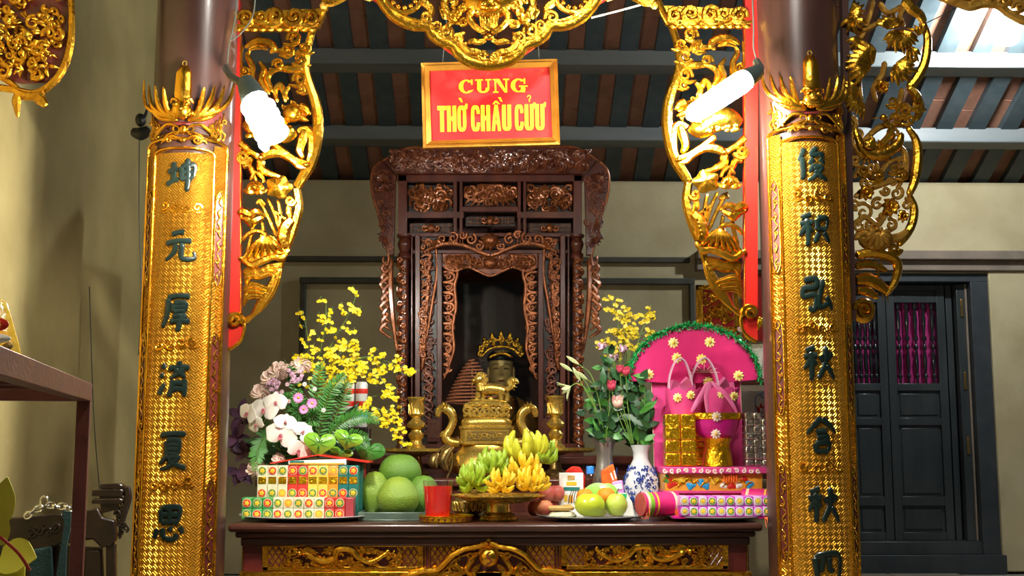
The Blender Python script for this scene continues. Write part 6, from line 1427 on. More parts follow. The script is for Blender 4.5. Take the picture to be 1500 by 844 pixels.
# yellow dancing-lady orchid sprays
flo = {}
def floret_mesh(m):
    if m in flo: return flo[m]
    b = MB()
    for sx in (-1, 1): b.blade((0, 0, 0), (sx * .8, -.15, -.55), .0135, .0075, (0, -1, 0), .1, 4, .0005, [.3, 1, 1, .6])
    b.blade((0, 0, 0), (0, -.1, 1), .009, .0025, (0, -1, 0), .1, 2, .0005)
    for sx in (-1, 1): b.blade((0, 0, 0), (sx, -.1, .55), .008, .0025, (0, -1, 0), .1, 2, .0005)
    b.ell((0, -.002, 0), .0025, .0025, .003, 6, 4); flo[m] = b.mesh('floret', m, (0, 0, 0), fixn=False); return flo[m]
def spray(label, pts, Y, n, width, m='oncidium', dys=None, t0=.3, sc=1.0, group='yellow orchid sprays of the left arrangement', branch=7):
    st = curve_stem(pts, Y, dys); K = thing('orchid_spray', st[0], label, 'orchid', group); k0 = Vector(st[0]); N = len(st)
    MB().tube(st, [.0025, .0018, .001], 5).build('stem', 'stem_green', K); b = MB(); nodes = []
    for j in range(branch):
        t = t0 + (1 - t0) * (j + .5) / branch; p = Vector(st[min(int(t * (N - 1)), N - 1)]); sgn = 1 if j % 2 else -1
        tg = (Vector(st[min(int(t * (N - 1)) + 1, N - 1)]) - p); tg = tg.normalized() if tg.length > 1e-6 else Vector((0, 0, 1))
        sd = tg.cross(Vector((0, -1, 0))).normalized() * sgn
        L = width * S(Y) * (1.15 - .7 * (t - t0) / (1 - t0)); e = p + sd * L * .8 + tg * L * .6 + Vector((0, R.uniform(-.03, .02), 0)); b.tube([tuple(p), tuple(p.lerp(e, .5) + Vector((0, 0, .006))), tuple(e)], [.0014, .0008], 4); nodes += [p.lerp(e, q) for q in (.35, .6, .8, 1.0)]
        for q in range(2): b.ell(tuple(e + tg * (.008 + .008 * q)), .002, .002, .003, 5, 4)
    b.build('branchlets', 'stem_green', K); me = floret_mesh(m)
    nodes += [Vector(st[int((t0 + (1 - t0) * R.random()) * (N - 1))]) for _ in range(6)]
    for i in range(int(n * 2.3)):
        p = R.choice(nodes) + Vector((R.gauss(0, .008), R.gauss(-.006, .008), R.gauss(0, .008))); o = bpy.data.objects.new('floret', me); COL.objects.link(o); o.parent = K; o.location = p - k0; q = sc * R.uniform(.6, 1.0); o.scale = (q, q, q); o.rotation_euler = (R.uniform(-.5, .5), R.uniform(-.7, .7), R.uniform(-.8, .8))
SP = [('tallest yellow orchid spray, leaning right at its tip', [(462, 650), (466, 560), (488, 500), (508, 466), (524, 428)], 30, 26), ('tall thin yellow orchid spray with green buds at the left', [(458, 650), (452, 540), (450, 490), (443, 455)], 10, 12), ('upright yellow orchid spray left of the tallest', [(460, 650), (466, 540), (476, 480), (478, 440)], 20, 18), ('yellow orchid spray fanning right at mid height', [(466, 650), (480, 560), (510, 530), (550, 528), (600, 552)], 40, 20), ('yellow orchid spray reaching farthest right', [(468, 650), (490, 560), (530, 524), (574, 532), (606, 546)], 26, 16), ('dense yellow orchid spray in the middle', [(464, 650), (474, 560), (496, 520), (520, 508)], 44, 24), ('yellow orchid spray arching over the cans', [(470, 650), (500, 560), (540, 540), (566, 566), (572, 584)], 30, 18), ('drooping yellow orchid spray at the lower right', [(474, 650), (520, 600), (556, 600), (580, 626), (592, 652)], 30, 18), ('low yellow orchid spray beside the candlestick disc', [(474, 652), (520, 610), (550, 606), (576, 616), (590, 600)], 18, 14), ('yellow orchid spray behind the top rose', [(460, 640), (456, 570), (450, 540), (438, 520)], 20, 16), ('short yellow orchid spray near the fern fronds', [(466, 640), (480, 570), (500, 546), (530, 552)], 34, 20)]
for i, (lab, pts, n, wd) in enumerate(SP): spray(lab, pts, YF - .02, n, wd, 'oncidium', [0, -.02, -.05 - .03 * (i % 3), -.08, -.1][:len(pts)])
MB().tube(curve_stem([(452, 640), (430, 560), (424, 540), (416, 526)], YF), .0015, 5).build('flower_stem', 'stem_green', label='bare green twig sticking out at the upper left of the roses', category='stem')
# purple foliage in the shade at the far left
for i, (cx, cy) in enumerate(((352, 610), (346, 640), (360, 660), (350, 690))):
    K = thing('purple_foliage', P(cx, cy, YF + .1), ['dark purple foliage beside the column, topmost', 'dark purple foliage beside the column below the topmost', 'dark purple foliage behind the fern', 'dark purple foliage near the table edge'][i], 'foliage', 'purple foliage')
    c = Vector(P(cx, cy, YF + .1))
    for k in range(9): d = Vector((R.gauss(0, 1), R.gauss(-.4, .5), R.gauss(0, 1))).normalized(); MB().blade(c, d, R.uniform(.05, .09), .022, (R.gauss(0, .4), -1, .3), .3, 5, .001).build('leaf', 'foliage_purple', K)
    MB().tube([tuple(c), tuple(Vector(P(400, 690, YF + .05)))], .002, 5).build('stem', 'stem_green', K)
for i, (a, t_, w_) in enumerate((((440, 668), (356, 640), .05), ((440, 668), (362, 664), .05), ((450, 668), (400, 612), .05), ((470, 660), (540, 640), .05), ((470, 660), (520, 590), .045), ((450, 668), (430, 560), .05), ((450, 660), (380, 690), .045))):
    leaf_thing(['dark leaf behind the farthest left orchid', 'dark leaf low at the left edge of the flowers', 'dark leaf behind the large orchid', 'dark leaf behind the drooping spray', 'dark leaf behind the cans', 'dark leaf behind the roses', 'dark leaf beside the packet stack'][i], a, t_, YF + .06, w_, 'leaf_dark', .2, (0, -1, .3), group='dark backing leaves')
# printed cans seen through the flowers
for i, cx in enumerate((512, 531)):
    xx = Xat(cx, 5.80); zc = Zat(626, 5.80); zt2 = Zat(560, 5.80)
    K = thing('can', (xx, 5.80, zc - .0), ['tall printed can behind the yellow orchids, left one', 'tall printed can behind the yellow orchids, right one'][i], 'can', 'printed cans')
    MB().lathe([(.026, 0), (.029, .006), (.029, zt2 - zc - .012), (.025, zt2 - zc - .004), (.023, zt2 - zc)], (xx, 5.80, zc), 22).build('body', 'plate_white', K)
    for zz, m in ((.04, 'pk_blue'), (.10, 'red_paper'), (.16, 'red_paper')): MB().lathe([(.0292, 0), (.0298, .002), (.0298, .022), (.0292, .024)], (xx, 5.80, zc + zz), 22).build('printed_band', m, K)
cz = Zat(626, 5.80)
MB().box(Xat(498, 5.8), Xat(545, 5.8), 5.74, 5.835, zT, cz - .001).build('box', 'dark_wood', bevel=.006, label='dark box under the printed cans behind the flowers', category='box')

# ---------------------------------------------------------------- lilies, rosebuds and foliage on the right
YR = 5.54
def lily(label, pts, Y, m, op, L=.07):
    st = curve_stem(pts, Y); K = thing('lily', st[0], label, 'lily', 'lily stems'); MB().tube(st, [.003, .002], 6).build('stem', 'stem_green', K)
    e = Vector(st[-1]); d = (e - Vector(st[-3])).normalized()
    for i in range(6): a = i * pi / 3; u = d.orthogonal().normalized(); v = d.cross(u); MB().blade(e, d + (u * cos(a) + v * sin(a)) * op, L, L * .13, (u * cos(a) + v * sin(a)), -.15 if op > .2 else .05, 6, .001, fold=.3).build('petal', m, K)
for lab, pts, m, op in (('open pale lily nearest the right candlestick', [(884, 640), (872, 600), (858, 570), (846, 562), (836, 566)], 'lily_green', .8), ('closed green lily bud pointing left', [(884, 640), (870, 590), (858, 560), (838, 544)], 'lily_green', .05), ('closed green lily bud at the top left', [(886, 640), (878, 590), (866, 550), (848, 534)], 'lily_green', .06), ('short green lily bud low at the left', [(884, 640), (872, 600), (862, 580), (850, 558)], 'lily_green', .08), ('slim green lily bud beside the rosebud', [(886, 640), (880, 600), (872, 568), (860, 556)], 'lily_green', .06)): lily(lab, pts, YR, m, op)
def bud(label, cx, cy, r, m, pts):
    Y = YR - .06; c = Vector(P(cx, cy, Y)); s_ = S(Y) * r; K = thing('rosebud', c, label, 'rose', 'rosebuds on the right'); MB().add(*loft([(c.x, c.y, c.z + s_ * z, s_ * q, s_ * q) for z, q in ((-1.3, .2), (-1, .7), (-.5, .95), (0, .9), (.5, .7), (.9, .45))], 14)).build('heart', m, K)
    for i in range(5): a = i * 1.26; d = Vector((cos(a) * .35, sin(a) * .35, 1)); MB().blade(tuple(c + Vector((cos(a) * s_ * .5, sin(a) * s_ * .5, -s_ * 1.0))), d, s_ * 2.1, s_ * .6, Vector((cos(a), sin(a), 0)), .12, 5, .001, [.5, 1, 1, .8, .3]).build('petal', m, K)
    for i in range(4): a = i * 1.57; MB().blade(tuple(c - Vector((0, 0, s_ * 1.2))), (cos(a), sin(a), .2), s_ * .9, s_ * .16, (0, 0, 1), .2, 3, .0006).build('sepal', 'stem_green', K)
    MB().tube(curve_stem([(cx, cy + r), *pts], Y), .002, 6).build('stem', 'stem_green', K)
bud('cream-pink rosebud in front of the right foliage', 905, 588, 8, 'rosebud', [(916, 620), (926, 650)]); bud('deep red rosebud above the cream one', 896, 564, 6.5, 'rosebud_red', [(906, 610), (924, 650)]); bud('red rosebud beside the pink fan', 917, 543, 6, 'rosebud_red', [(920, 600), (928, 650)]); bud('small pinkish rosebud left of the fan edge', 908, 540, 5, 'rosebud_red', [(914, 600), (928, 650)])
BR = ((872, 590, 'leafy rose branch at the left of the right bunch'), (884, 560, 'leafy rose branch rising behind the lilies'), (900, 590, 'leafy rose branch behind the cream-pink bud'), (912, 566, 'tall leafy branch behind the red buds'), (926, 590, 'leafy branch in the middle above the porcelain vase'), (938, 570, 'leafy branch touching the fan edge'), (946, 620, 'low leafy branch beside the pink panel'), (916, 630, 'low leafy branch just above the porcelain vase'), (896, 630, 'low leafy branch just above the metal vase'), (944, 590, 'leafy branch pressed against the pink panel'), (890, 530, 'tall thin leafy branch under the dim yellow orchids'), (860, 620, 'low leafy branch reaching to the right candlestick'))
for cx, cy, lab in BR:
    root = (934, 652) if cx > 905 else (888, 644); Yb_ = YR + R.uniform(-.05, .1); st = curve_stem([root, ((cx + root[0]) / 2 + 4, (cy + root[1]) / 2), (cx, cy - 20)], Yb_)
    K = thing('rose_branch', st[0], lab, 'branch', 'leafy branches above the right vases'); MB().tube(st, [.0025, .001], 5).build('stem', 'stem_green', K)
    for k in range(18):
        p = Vector(st[1 + k % (len(st) - 1)]) + Vector((R.uniform(-.03, .03), R.uniform(-.04, .03), R.uniform(-.02, .03))); a = R.uniform(-.3, 3.4); d = Vector((cos(a), R.uniform(-.6, .1), sin(a)))
        MB().blade(tuple(p), d, R.uniform(.045, .085), R.uniform(.013, .022), (R.uniform(-.5, .5), -1, R.uniform(0, .6)), R.uniform(-.2, .4), 7, .001, [.12, .7, 1, .95, .7, .35, .03]).build('leaf', R.choice(('leaf_dark', 'leaf_green', 'leaf_dark', 'leaf_dark')), K)
K = thing('lily_leaves', P(886, 646, YR), 'tuft of upright bright lily leaves just above the metal vase', 'leaves')
for i, (tx, ty) in enumerate(((870, 612), (880, 604), (893, 600), (904, 606), (912, 622), (862, 626), (898, 616), (874, 622))):
    a = P(884 + i, 648, YR); d = Vector(P(tx, ty + 4, YR - .03)) - Vector(a); MB().blade(a, d, d.length, .009, (0, -1, .3), .2, 8).build('leaf', 'fern_green', K)
b = MB()
for i in range(16):
    bx = R.uniform(880, 940); b.tube(curve_stem([(bx * .4 + 932 * .6 if bx > 905 else bx * .4 + 886 * .6, 650), ((bx + 910) / 2, 600), (bx, R.uniform(500, 560))], YR + .03), .0016, 5)
b.build('stem_bundle', 'stem_green', label='bundle of thin green stems behind the rosebuds', category='stems', kind='stuff')
for i, (lab, pts, n, wd) in enumerate((('dim yellow orchid spray highest on the right', [(926, 650), (918, 540), (906, 480), (895, 432)], 22, 18), ('dim yellow orchid spray in the middle of the right bunch', [(928, 650), (922, 540), (914, 490), (922, 456)], 34, 24), ('dim yellow orchid spray leaning towards the fan', [(930, 650), (930, 540), (938, 490), (956, 458)], 26, 20), ('low dim yellow orchid spray on the left of the bunch', [(924, 650), (910, 560), (896, 520), (884, 500)], 18, 16))): spray(lab, pts, YR + .06, n, wd, 'oncidium_shaded', None, .45, 1.15, 'yellow orchid sprays on the right')
for i, (cx, cy) in enumerate(((882, 508), (900, 524), (912, 512))): rose(['faded mauve flower at the left of the right bunch', 'faded mauve flower in the right bunch', 'faded mauve flower near the fan edge'][i], cx, cy, YR + .05, 8, 'mauve', 10, 'faded mauve flowers')

# ================================================================ PINK PAPER OFFERING ON THE RIGHT
YG = 5.36
XR = lambda px, Y=YG: Xat(px, Y)
# plate, dotted packets
plate('plate', 1040, 5.24, .235, 'dark plate under the purple packets at the right', 'plate_grey')
Yk = 5.06
K = thing('packet_row', (XR(1055, Yk), Yk + .07, PZ), 'two rows of shiny purple cake packets with round windows, right end of the table', 'packets')
xa = XR(992, Yk); wk = (XR(1124, Yk) - xa) / 10; hk = .041
for r_ in range(2):
    for i in range(10): packet(xa + i * wk, xa + (i + 1) * wk - .001, PZ + .015 + r_ * (hk + .001), PZ + .015 + r_ * (hk + .001) + hk, Yk, Yk + .12, ('pk_purple', 'pk_lilac')[(i + r_) % 2], [(.5, .5, .0172, ('pk_grey', 'seed_green')[i % 2])], 'paper_white', K)
MB().box(xa - .03, xa + 10 * wk, Yk + .004, Yk + .125, PZ + .006, PZ + .0145).build('wrapping', 'magenta_paper', K)
# pink cylinders at either side
def drum(px, Y, L, r, rot, label, m='pink_paper'):
    x = XR(px, Y); z = PZ + r + .012; K = thing('paper_drum', (x, Y, z - r), label, 'paper offering', 'pink paper drums'); d = Vector((cos(rot), sin(rot), 0)); u = Vector((-sin(rot), cos(rot), 0)); c = Vector((x, Y, z))
    def cyl(nm, a, b_, rr, m2):
        bb = MB(); n = 26; vs = []
        for t in (a, b_): vs += [tuple(c + d * t + u * rr * cos(2 * pi * j / n) + Vector((0, 0, rr * sin(2 * pi * j / n)))) for j in range(n)]
        bb.add(vs, [(j, (j + 1) % n, n + (j + 1) % n, n + j) for j in range(n)] + [tuple(range(n))[::-1], tuple(range(n, 2 * n))]); return bb.build(nm, m2, K)
    cyl('barrel', -L / 2, L / 2, r, m); cyl('pale_collar', -L / 2 + .01, -L / 2 + .022, r * 1.02, 'rim_pale'); cyl('green_collar', -L / 2 + .022, -L / 2 + .04, r * 1.015, 'leaf_bright'); cyl('end_cap', -L / 2 - .004, -L / 2 + .008, r * .97, 'peach_red'); cyl('pale_collar', L / 2 - .03, L / 2 - .018, r * 1.02, 'rim_pale'); cyl('yellow_band', -.03, -.022, r * 1.01, 'seed')
    b = MB()
    for i in range(30): a = R.uniform(pi, 2 * pi); q = R.choice((-L / 2 + .01, L / 2 - .02)); p = c + d * q + u * r * cos(a) + Vector((0, 0, r * sin(a))); b.tube([tuple(p), tuple(p + Vector((R.uniform(-.01, .01), -.012, -.006))), tuple(Vector((p.x, p.y - .016, max(p.z - .025, PZ + .001))))], .0016, 4)
    b.build('fringe', 'orange_fringe', K, kind='stuff')
drum(961, 5.15, .17, .050, radians(22), 'pink paper drum with green collar at the left of the purple packets'); drum(1108, 5.24, .15, .055, radians(158), 'pink paper drum at the right end behind the purple packets')
b = MB(); cx = XR(1128, 5.1)
for i in range(60): x = XR(R.uniform(1112, 1136), 5.06); b.tube([(x, 5.04, PZ + .012), (x + R.uniform(-.01, .01), 5.0, PZ + R.uniform(0, .01)), (x + R.uniform(-.012, .012), 4.985, PZ - R.uniform(.01, .04))], .0015, 4)
b.build('tassel', 'orange_fringe', label='orange tinsel tassel hanging over the right end of the table', category='tassel', kind='stuff')
# red block, ornate box, tray
zr0 = PZ + .001; zr1 = Zat(722, YG); zb1 = Zat(694, YG)
MB().box(XR(1000), XR(1092), YG - .01, YG + .2, zr0, zr1 - .001).build('box', 'red_paper', bevel=.004, label='plain red box under the ornate printed box', category='box')
K = thing('printed_box', (XR(1038), YG + .1, zr1), 'orange box printed with clouds, under the pink fan shrine', 'box')
x0, x1 = XR(968), XR(1108)
MB().box(x0, x1, YG - .05, YG + .22, zr1, zb1).build('box', 'pk_orange', K, bevel=.003)
MB().box(x0 - .006, x1 + .006, YG - .056, YG + .225, zr1 - .0005, zr1 + .010).build('base_rim', 'pink_paper_light', K)
xfb = PX(YG - .051)
for i, (x, y, w_, h_, m) in enumerate(((984, 708, 8, 7, 'red_paper'), (1012, 712, 7, 5, 'pk_blue'), (1026, 707, 5, 6, 'pk_blue'), (1034, 712, 6, 5, 'pk_blue'), (1060, 711, 5, 5, 'paper_white'), (1072, 712, 6, 5, 'red_paper'), (1082, 711, 5, 5, 'paper_white'), (1098, 710, 6, 6, 'pk_blue'), (1046, 703, 7, 6, 'seed'), (998, 703, 7, 6, 'seed'), (976, 702, 5, 6, 'pk_green'), (1090, 702, 6, 4, 'red_paper'))):
    q = MB(xfb); q.disc(x, y, w_, h_, 0, 1.2, 1.5, 3, .18, 18, 2, i); q.build('printed_cloud', m, K)
q = MB(xfb)
for i in range(12): x = 976 + i * 11; q.stroke([(x - 6, 706 + (i % 3) * 4), (x, 700 + (i % 3) * 4), (x + 6, 708)], [.8, 2, .6], .6, .5)
q.build('printed_waves', 'foil_gold', K)
q = MB(xfb)
for i in range(6): x = 1060 + i * 3.6; q.stroke([(x, 694), (x + .8, 702), (x - .5, 708)], [1, 1.4, .6], 2)
q.build('fringe', 'orange_fringe', K)
zt0 = zb1; zt1 = Zat(684, YG)
K = thing('paper_tray', (XR(1042), YG + .08, zt0), 'pink printed paper tray carrying the foil blocks', 'tray')
MB().box(XR(966), XR(1120), YG - .07, YG + .2, zt0 + .0005, zt1).build('tray', 'pink_paper_light', K, bevel=.004)
q = MB(PX(YG - .071))
for i in range(14): q.stroke(spir(974 + i * 10.5, 690, 3.6, 1.2, i), [1.3, .7], .5, .6)
q.build('printed_flowers', 'rose_pale', K)
# back panel and fan
YFn = YG + .16
xf = PX(YFn)
K = thing('paper_fan_shrine', P(1020, 684, YFn), 'pink paper shrine with a half-round fan top edged in green tinsel', 'paper offering')
MB(xf).prism([(954, 556), (1084, 556), (1090, 684), (958, 684)], -3, 0).build('back_panel', 'pink_paper_light', K)
for xa_, xb_ in (((954, 556), (958, 684)), ((1084, 556), (1090, 684))): MB(xf).stroke([xa_, xb_], 1.6, 1).build('panel_edge', 'rim_pale', K)
fan = [(920, 558)] + [(1015 + 97 * cos(a) * (1 if cos(a) > 0 else .985), 566 - 86 * (sin(a) ** .9) - 2) for a in [pi - .04 - (pi - .08) * i / 36 for i in range(37)]] + [(1112, 556), (1060, 561), (1000, 562), (950, 560)]
MB(xf).prism(fan, 2, 8).build('fan', 'pink_paper', K)
b = MB(xf); arcp = fan[1:38]
for i in range(len(arcp) - 1):
    for k in range(26):
        t = R.random(); x, y = arcp[i][0] * (1 - t) + arcp[i + 1][0] * t, arcp[i][1] * (1 - t) + arcp[i + 1][1] * t; a = R.uniform(0, 2 * pi); L = R.uniform(4, 8)
        b.add([(x - .5, y, 6), (x + .5, y + .4, 7), (x + cos(a) * L + .5, y + sin(a) * L, 7 + R.uniform(-3, 8)), (x + cos(a) * L - .4, y + sin(a) * L + .6, 7 + R.uniform(-3, 8))], [(0, 1, 2, 3), (3, 2, 1, 0)])
b.stroke(arcp, 2.4, 6, 1, k=1); tn = b.build('tinsel_edge', 'tinsel', K, kind='stuff')
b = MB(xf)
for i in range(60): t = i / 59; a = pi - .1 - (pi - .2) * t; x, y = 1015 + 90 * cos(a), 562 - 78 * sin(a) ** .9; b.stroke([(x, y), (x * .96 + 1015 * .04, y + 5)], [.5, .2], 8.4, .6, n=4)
b.build('shadow_fringe', 'magenta_paper', K)  # magenta strokes drawn as the tinsel's shadow on the fan
def paper_daisy(x, y, r, h, m, parent, xf=xf):
    q = MB(xf); n = 9
    q.disc(x, y, r * .86, r * .86, h, 1.2, 1.2, n, .16, 54, 3); f = q.build('paper_daisy', m, parent)
    q = MB(xf); q.ell((x, y, h + 2), r * .28, r * .28, 1.6, 10, 6); [q.stroke([(x + .3 * r * cos(a), y + .3 * r * sin(a), h + 1.6), (x + .78 * r * cos(a), y + .78 * r * sin(a), h + .8)], [.4, .25], n=4) for a in [2 * pi * i / n for i in range(n)]]
    q.build('centre', 'seed', f)
for x, y in ((985, 503), (1038, 502), (949, 549), (1080, 551), (990, 525), (1026, 527), (1036, 560)): paper_daisy(x, y, 8.2, 9, 'daisy_yellow', K)
for x in (1016,): # small lotus print at the fan heart
    q = MB(xf); [q.stroke([(1030, 546, 8.5), (1030 + 22 * cos(a), 546 + 12 * sin(a), 9)], [2, 3.4, .8], flat=.3) for a in [pi + pi * i / 6 for i in range(7)]]; q.build('printed_lotus', 'rose_pale', K)
# baskets with handles and tissue
def basket(label, x0, x1, yt, yb, hx0, hx1, hy, flowers, Y):
    xfk = PX(Y); K = thing('paper_basket', P((x0 + x1) / 2, yb, Y), label, 'basket', 'pink paper baskets')
    n = 30; sc_ = []
    W0 = (x1 - x0) / 2; cx = (x0 + x1) / 2; s_ = S(Y); zb_, zt_ = Zat(yb, Y), Zat(yt, Y); X = Xat(cx, Y)
    vs = []; fs = []
    for t in (0, 1):
        for k in (0, 1):
            for j in range(48):
                a = 2 * pi * j / 48; rr = (W0 * (.62 + .38 * t) - k * 1.2) * s_; zz = zb_ + (zt_ - zb_) * t + (abs(sin(a * 4)) * 5 * s_ if t else 0)
                vs.append((X + rr * cos(a), Y + rr * .62 * sin(a), zz))
    for j in range(48):
        k = (j + 1) % 48; fs += [(j, k, 96 + k, 96 + j), (48 + j, 144 + j, 144 + k, 48 + k), (96 + j, 96 + k, 144 + k, 144 + j)]
    fs.append(tuple(range(48)))
    MB().add(vs, fs).build('wall', 'pink_paper_light', K)
    xfh = PX(Y); hp = cr([(hx0, yt + 4), (hx0 + 2, (yt + hy) / 2), ((hx0 + hx1) / 2 - 6, hy), ((hx0 + hx1) / 2 + 6, hy + 1), (hx1 - 2, (yt + hy) / 2 + 4), (hx1, yt + 6)], 6)
    b = MB(xfh); m_ = len(hp); vs = []; fs = []
    for i, p in enumerate(hp):
        a_, c_ = hp[max(i - 1, 0)], hp[min(i + 1, m_ - 1)]; tx_, ty_ = c_[0] - a_[0], c_[1] - a_[1]; l = hypot(tx_, ty_); nx, ny = -ty_ / l, tx_ / l
        for o, h in ((-1, -5), (1, -5), (1, 5), (-1, 5)): vs.append((p[0] + nx * o, p[1] + ny * o, h))
    for i in range(m_ - 1):
        for j in range(4): fs.append((i * 4 + j, i * 4 + (j + 1) % 4, i * 4 + 4 + (j + 1) % 4, i * 4 + 4 + j))
    b.add(vs, fs + [(0, 1, 2, 3), (4 * m_ - 4, 4 * m_ - 3, 4 * m_ - 2, 4 * m_ - 1)]); b.build('handle', 'mauve', K)
    for k in range(5):
        a = k * 1.25; c = Vector((X + W0 * .3 * s_ * cos(a), Y + .02 * sin(a), zt_ - .01)); MB().blade(tuple(c), (cos(a) * .6, -.15 + sin(a) * .3, 1), R.uniform(.05, .085), .032, (R.uniform(-.5, .5), -1, .2), R.uniform(-.3, .3), 6, .0008, [.6, 1, .9, .5, .1]).build('tissue', 'pink_tissue', K)
    for (x, y) in flowers: paper_daisy(x, y, 7, (W0 * .82 * .62) + 1.5, 'daisy_yellow', K, xfk)
basket('pink scalloped basket with handle at the left of the shrine', 972, 1026, 573, 612, 979, 1014, 528, ((990, 583), (1009, 579)), YG + .06); basket('pink scalloped basket with handle at the right of the shrine', 1026, 1082, 572, 612, 1012, 1052, 527, ((1054, 578), (1072, 581)), YG + .08)
# foil blocks
K = thing('foil_block', (XR(992), YG, zt1), 'tall block of gold foil ingots at the left of the shrine', 'foil')
for i in range(4):
    for j, (xa_, xb_) in enumerate(((970, 992), (992, 1014))):
        za, zb_ = Zat(683 - i * 19, YG), Zat(683 - (i + 1) * 19, YG); MB().box(XR(xa_) + .001, XR(xb_) - .001, YG - .05 + R.uniform(-.003, .003) - (.01 if j else 0), YG + .035, za + .0005, zb_ - .0005).build('ingot', 'foil_gold', K, bevel=.004)
K = thing('foil_block', (XR(1098), YG, zt1), 'stacked silver foil ingots at the right of the shrine', 'foil')
for i in range(8):
    for j, (xa_, xb_) in enumerate(((1085, 1097), (1097, 1109), (1109, 1120))):
        if i > 6 and j == 2: continue
        yt_ = 683 - i * 9.8; za, zb_ = Zat(yt_, YG), Zat(yt_ - 9.8, YG); MB().box(XR(xa_) + .001, XR(xb_) - .001, YG - .05 + R.uniform(-.006, .006), YG + .03, za + .0005, zb_ - .0005).build('ingot', 'foil_silver', K, bevel=.005)
# magenta bowl on a gold foil foot
xb_ = XR(1047); K = thing('paper_bowl', (xb_, YG - .0, zt1), 'magenta paper bowl with a gold rim, standing on gold foil', 'bowl'); s_ = S(YG)
zz = lambda y: Zat(y, YG) - zt1
MB().lathe([(23 * s_, zz(683)), (21 * s_, zz(668)), (18 * s_, zz(652)), (22 * s_, zz(642))], (xb_, YG, zt1), 10).build('foil_foot', 'foil_gold', K)
MB().lathe([(16 * s_, zz(645)), (28 * s_, zz(636)), (33 * s_, zz(622)), (35 * s_, zz(612)), (33 * s_, zz(612)), (.001, zz(626))], (xb_, YG, zt1), 36, sy=.62).build('bowl', 'magenta_paper', K)
MB().lathe([(34.6 * s_, zz(615)), (36.5 * s_, zz(614)), (37 * s_, zz(605)), (35.6 * s_, zz(605)), (34.6 * s_, zz(615))], (xb_, YG, zt1), 36, sy=.62).build('gold_rim', 'foil_gold', K)
for x, y in ((1045, 611), (1044, 636)): paper_daisy(x, y, 7.6, 24, 'daisy_white', K, PX(YG))
b = MB(PX(YG - .03))
for q in ([(1036, 560), (1020, 590), (1012, 604)], [(1038, 560), (1034, 580), (1036, 606)], [(1042, 560), (1064, 580), (1080, 606)]): b.stroke(q, [2.4, 3.6, 2], 3, .25, n=6)
b.build('tissue_ribbon', 'pink_tissue', label='pink tissue ribbons crossing between the two baskets', category='ribbon')
K = thing('foil_block', (XR(1066), YG + .05, zt1), 'rough gold foil lump behind the magenta bowl', 'foil')
for i in range(6):
    for j in range(2): MB().box(XR(1018 + j * 30), XR(1036 + j * 30), YG + .07, YG + .12, Zat(683 - i * 9, YG) + .0005, Zat(683 - (i + 1) * 9, YG) - .0005).build('ingot', 'foil_gold', K, bevel=.004)

# ================================================================ BEHIND THE SHRINE, RIGHT
YQ = 7.4; xf = PX(YQ)
K = thing('side_stand', (Xat(1070, YQ), YQ + .15, 0), 'dark wooden side stand partly hidden behind the pink fan', 'stand')
zsd = Zat(556, YQ)
MB().box(Xat(1012, YQ), Xat(1160, YQ), YQ - .12, YQ + .4, zsd - .035, zsd).build('top', 'rosewood', K, bevel=.006)
MB().box(Xat(1014, YQ), Xat(1158, YQ), YQ - .1, YQ - .085, zsd - .075, zsd - .035).build('apron', 'ledge', K)
MB().box(Xat(1014, YQ), Xat(1158, YQ), YQ - .11, YQ + .39, Zat(697, 7.32) - .02, Zat(692.4, 7.32)).build('shelf', 'rosewood', K, bevel=.004)
for x in (1018, 1152):
    for y in (YQ - .08, YQ + .36): MB().box(Xat(x, YQ) - .03, Xat(x, YQ) + .03, y - .03, y + .03, 0, zsd - .035).build('leg', 'rosewood', K)
K = thing('carved_plaque', P(1052, 492, YQ), 'red and gold carved plaque standing behind the pink fan', 'plaque')
MB(xf).prism([(1019, 418), (1080, 418), (1084, 500), (1020, 500)], -4, 0).build('panel', 'red_lacquer', K)
MB(xf).prism([(1022, 500), (1082, 500), (1076, 556), (1026, 556)], -3, -1).build('support', 'rosewood', K)
for q in ([(1019, 418), (1080, 418), (1080, 425), (1019, 425)], [(1019, 479), (1084, 479), (1084, 487), (1019, 487)], [(1019, 418), (1029, 418), (1029, 488), (1020, 488)], [(1073, 418), (1080, 418), (1084, 488), (1076, 488)]): MB(xf).prism(q, 0, 4).build('frame', 'gold', K)
b = MB(xf); rr = random.Random(5)
for i in range(34):
    x, y = rr.uniform(1033, 1070), rr.uniform(430, 474); b.stroke(spir(x, y, rr.uniform(3, 6), 1.2, rr.random() * 6, rr.choice((-1, 1))), [1.6, .8], rr.uniform(1, 4), .8); aa = rr.random() * 6.28; b.stroke([(x, y), (x + 6 * cos(aa), y + 6 * sin(aa)), (x + 9 * cos(aa + .6), y + 9 * sin(aa + .6))], [.8, 1.6, .5], 3)
b.build('phoenix_relief', 'gold', K)
b = MB(xf)
for i in range(12): b.stroke(spir(1026 + i * 4.6, 483, 2.6, 1.2, i), [1, .6], 4.4); b.stroke(spir(1024 + i * 4.6, 421.5, 2.4, 1.2, i), [1, .6], 4.4)
b.build('frame_carving', 'gold_antique', K)
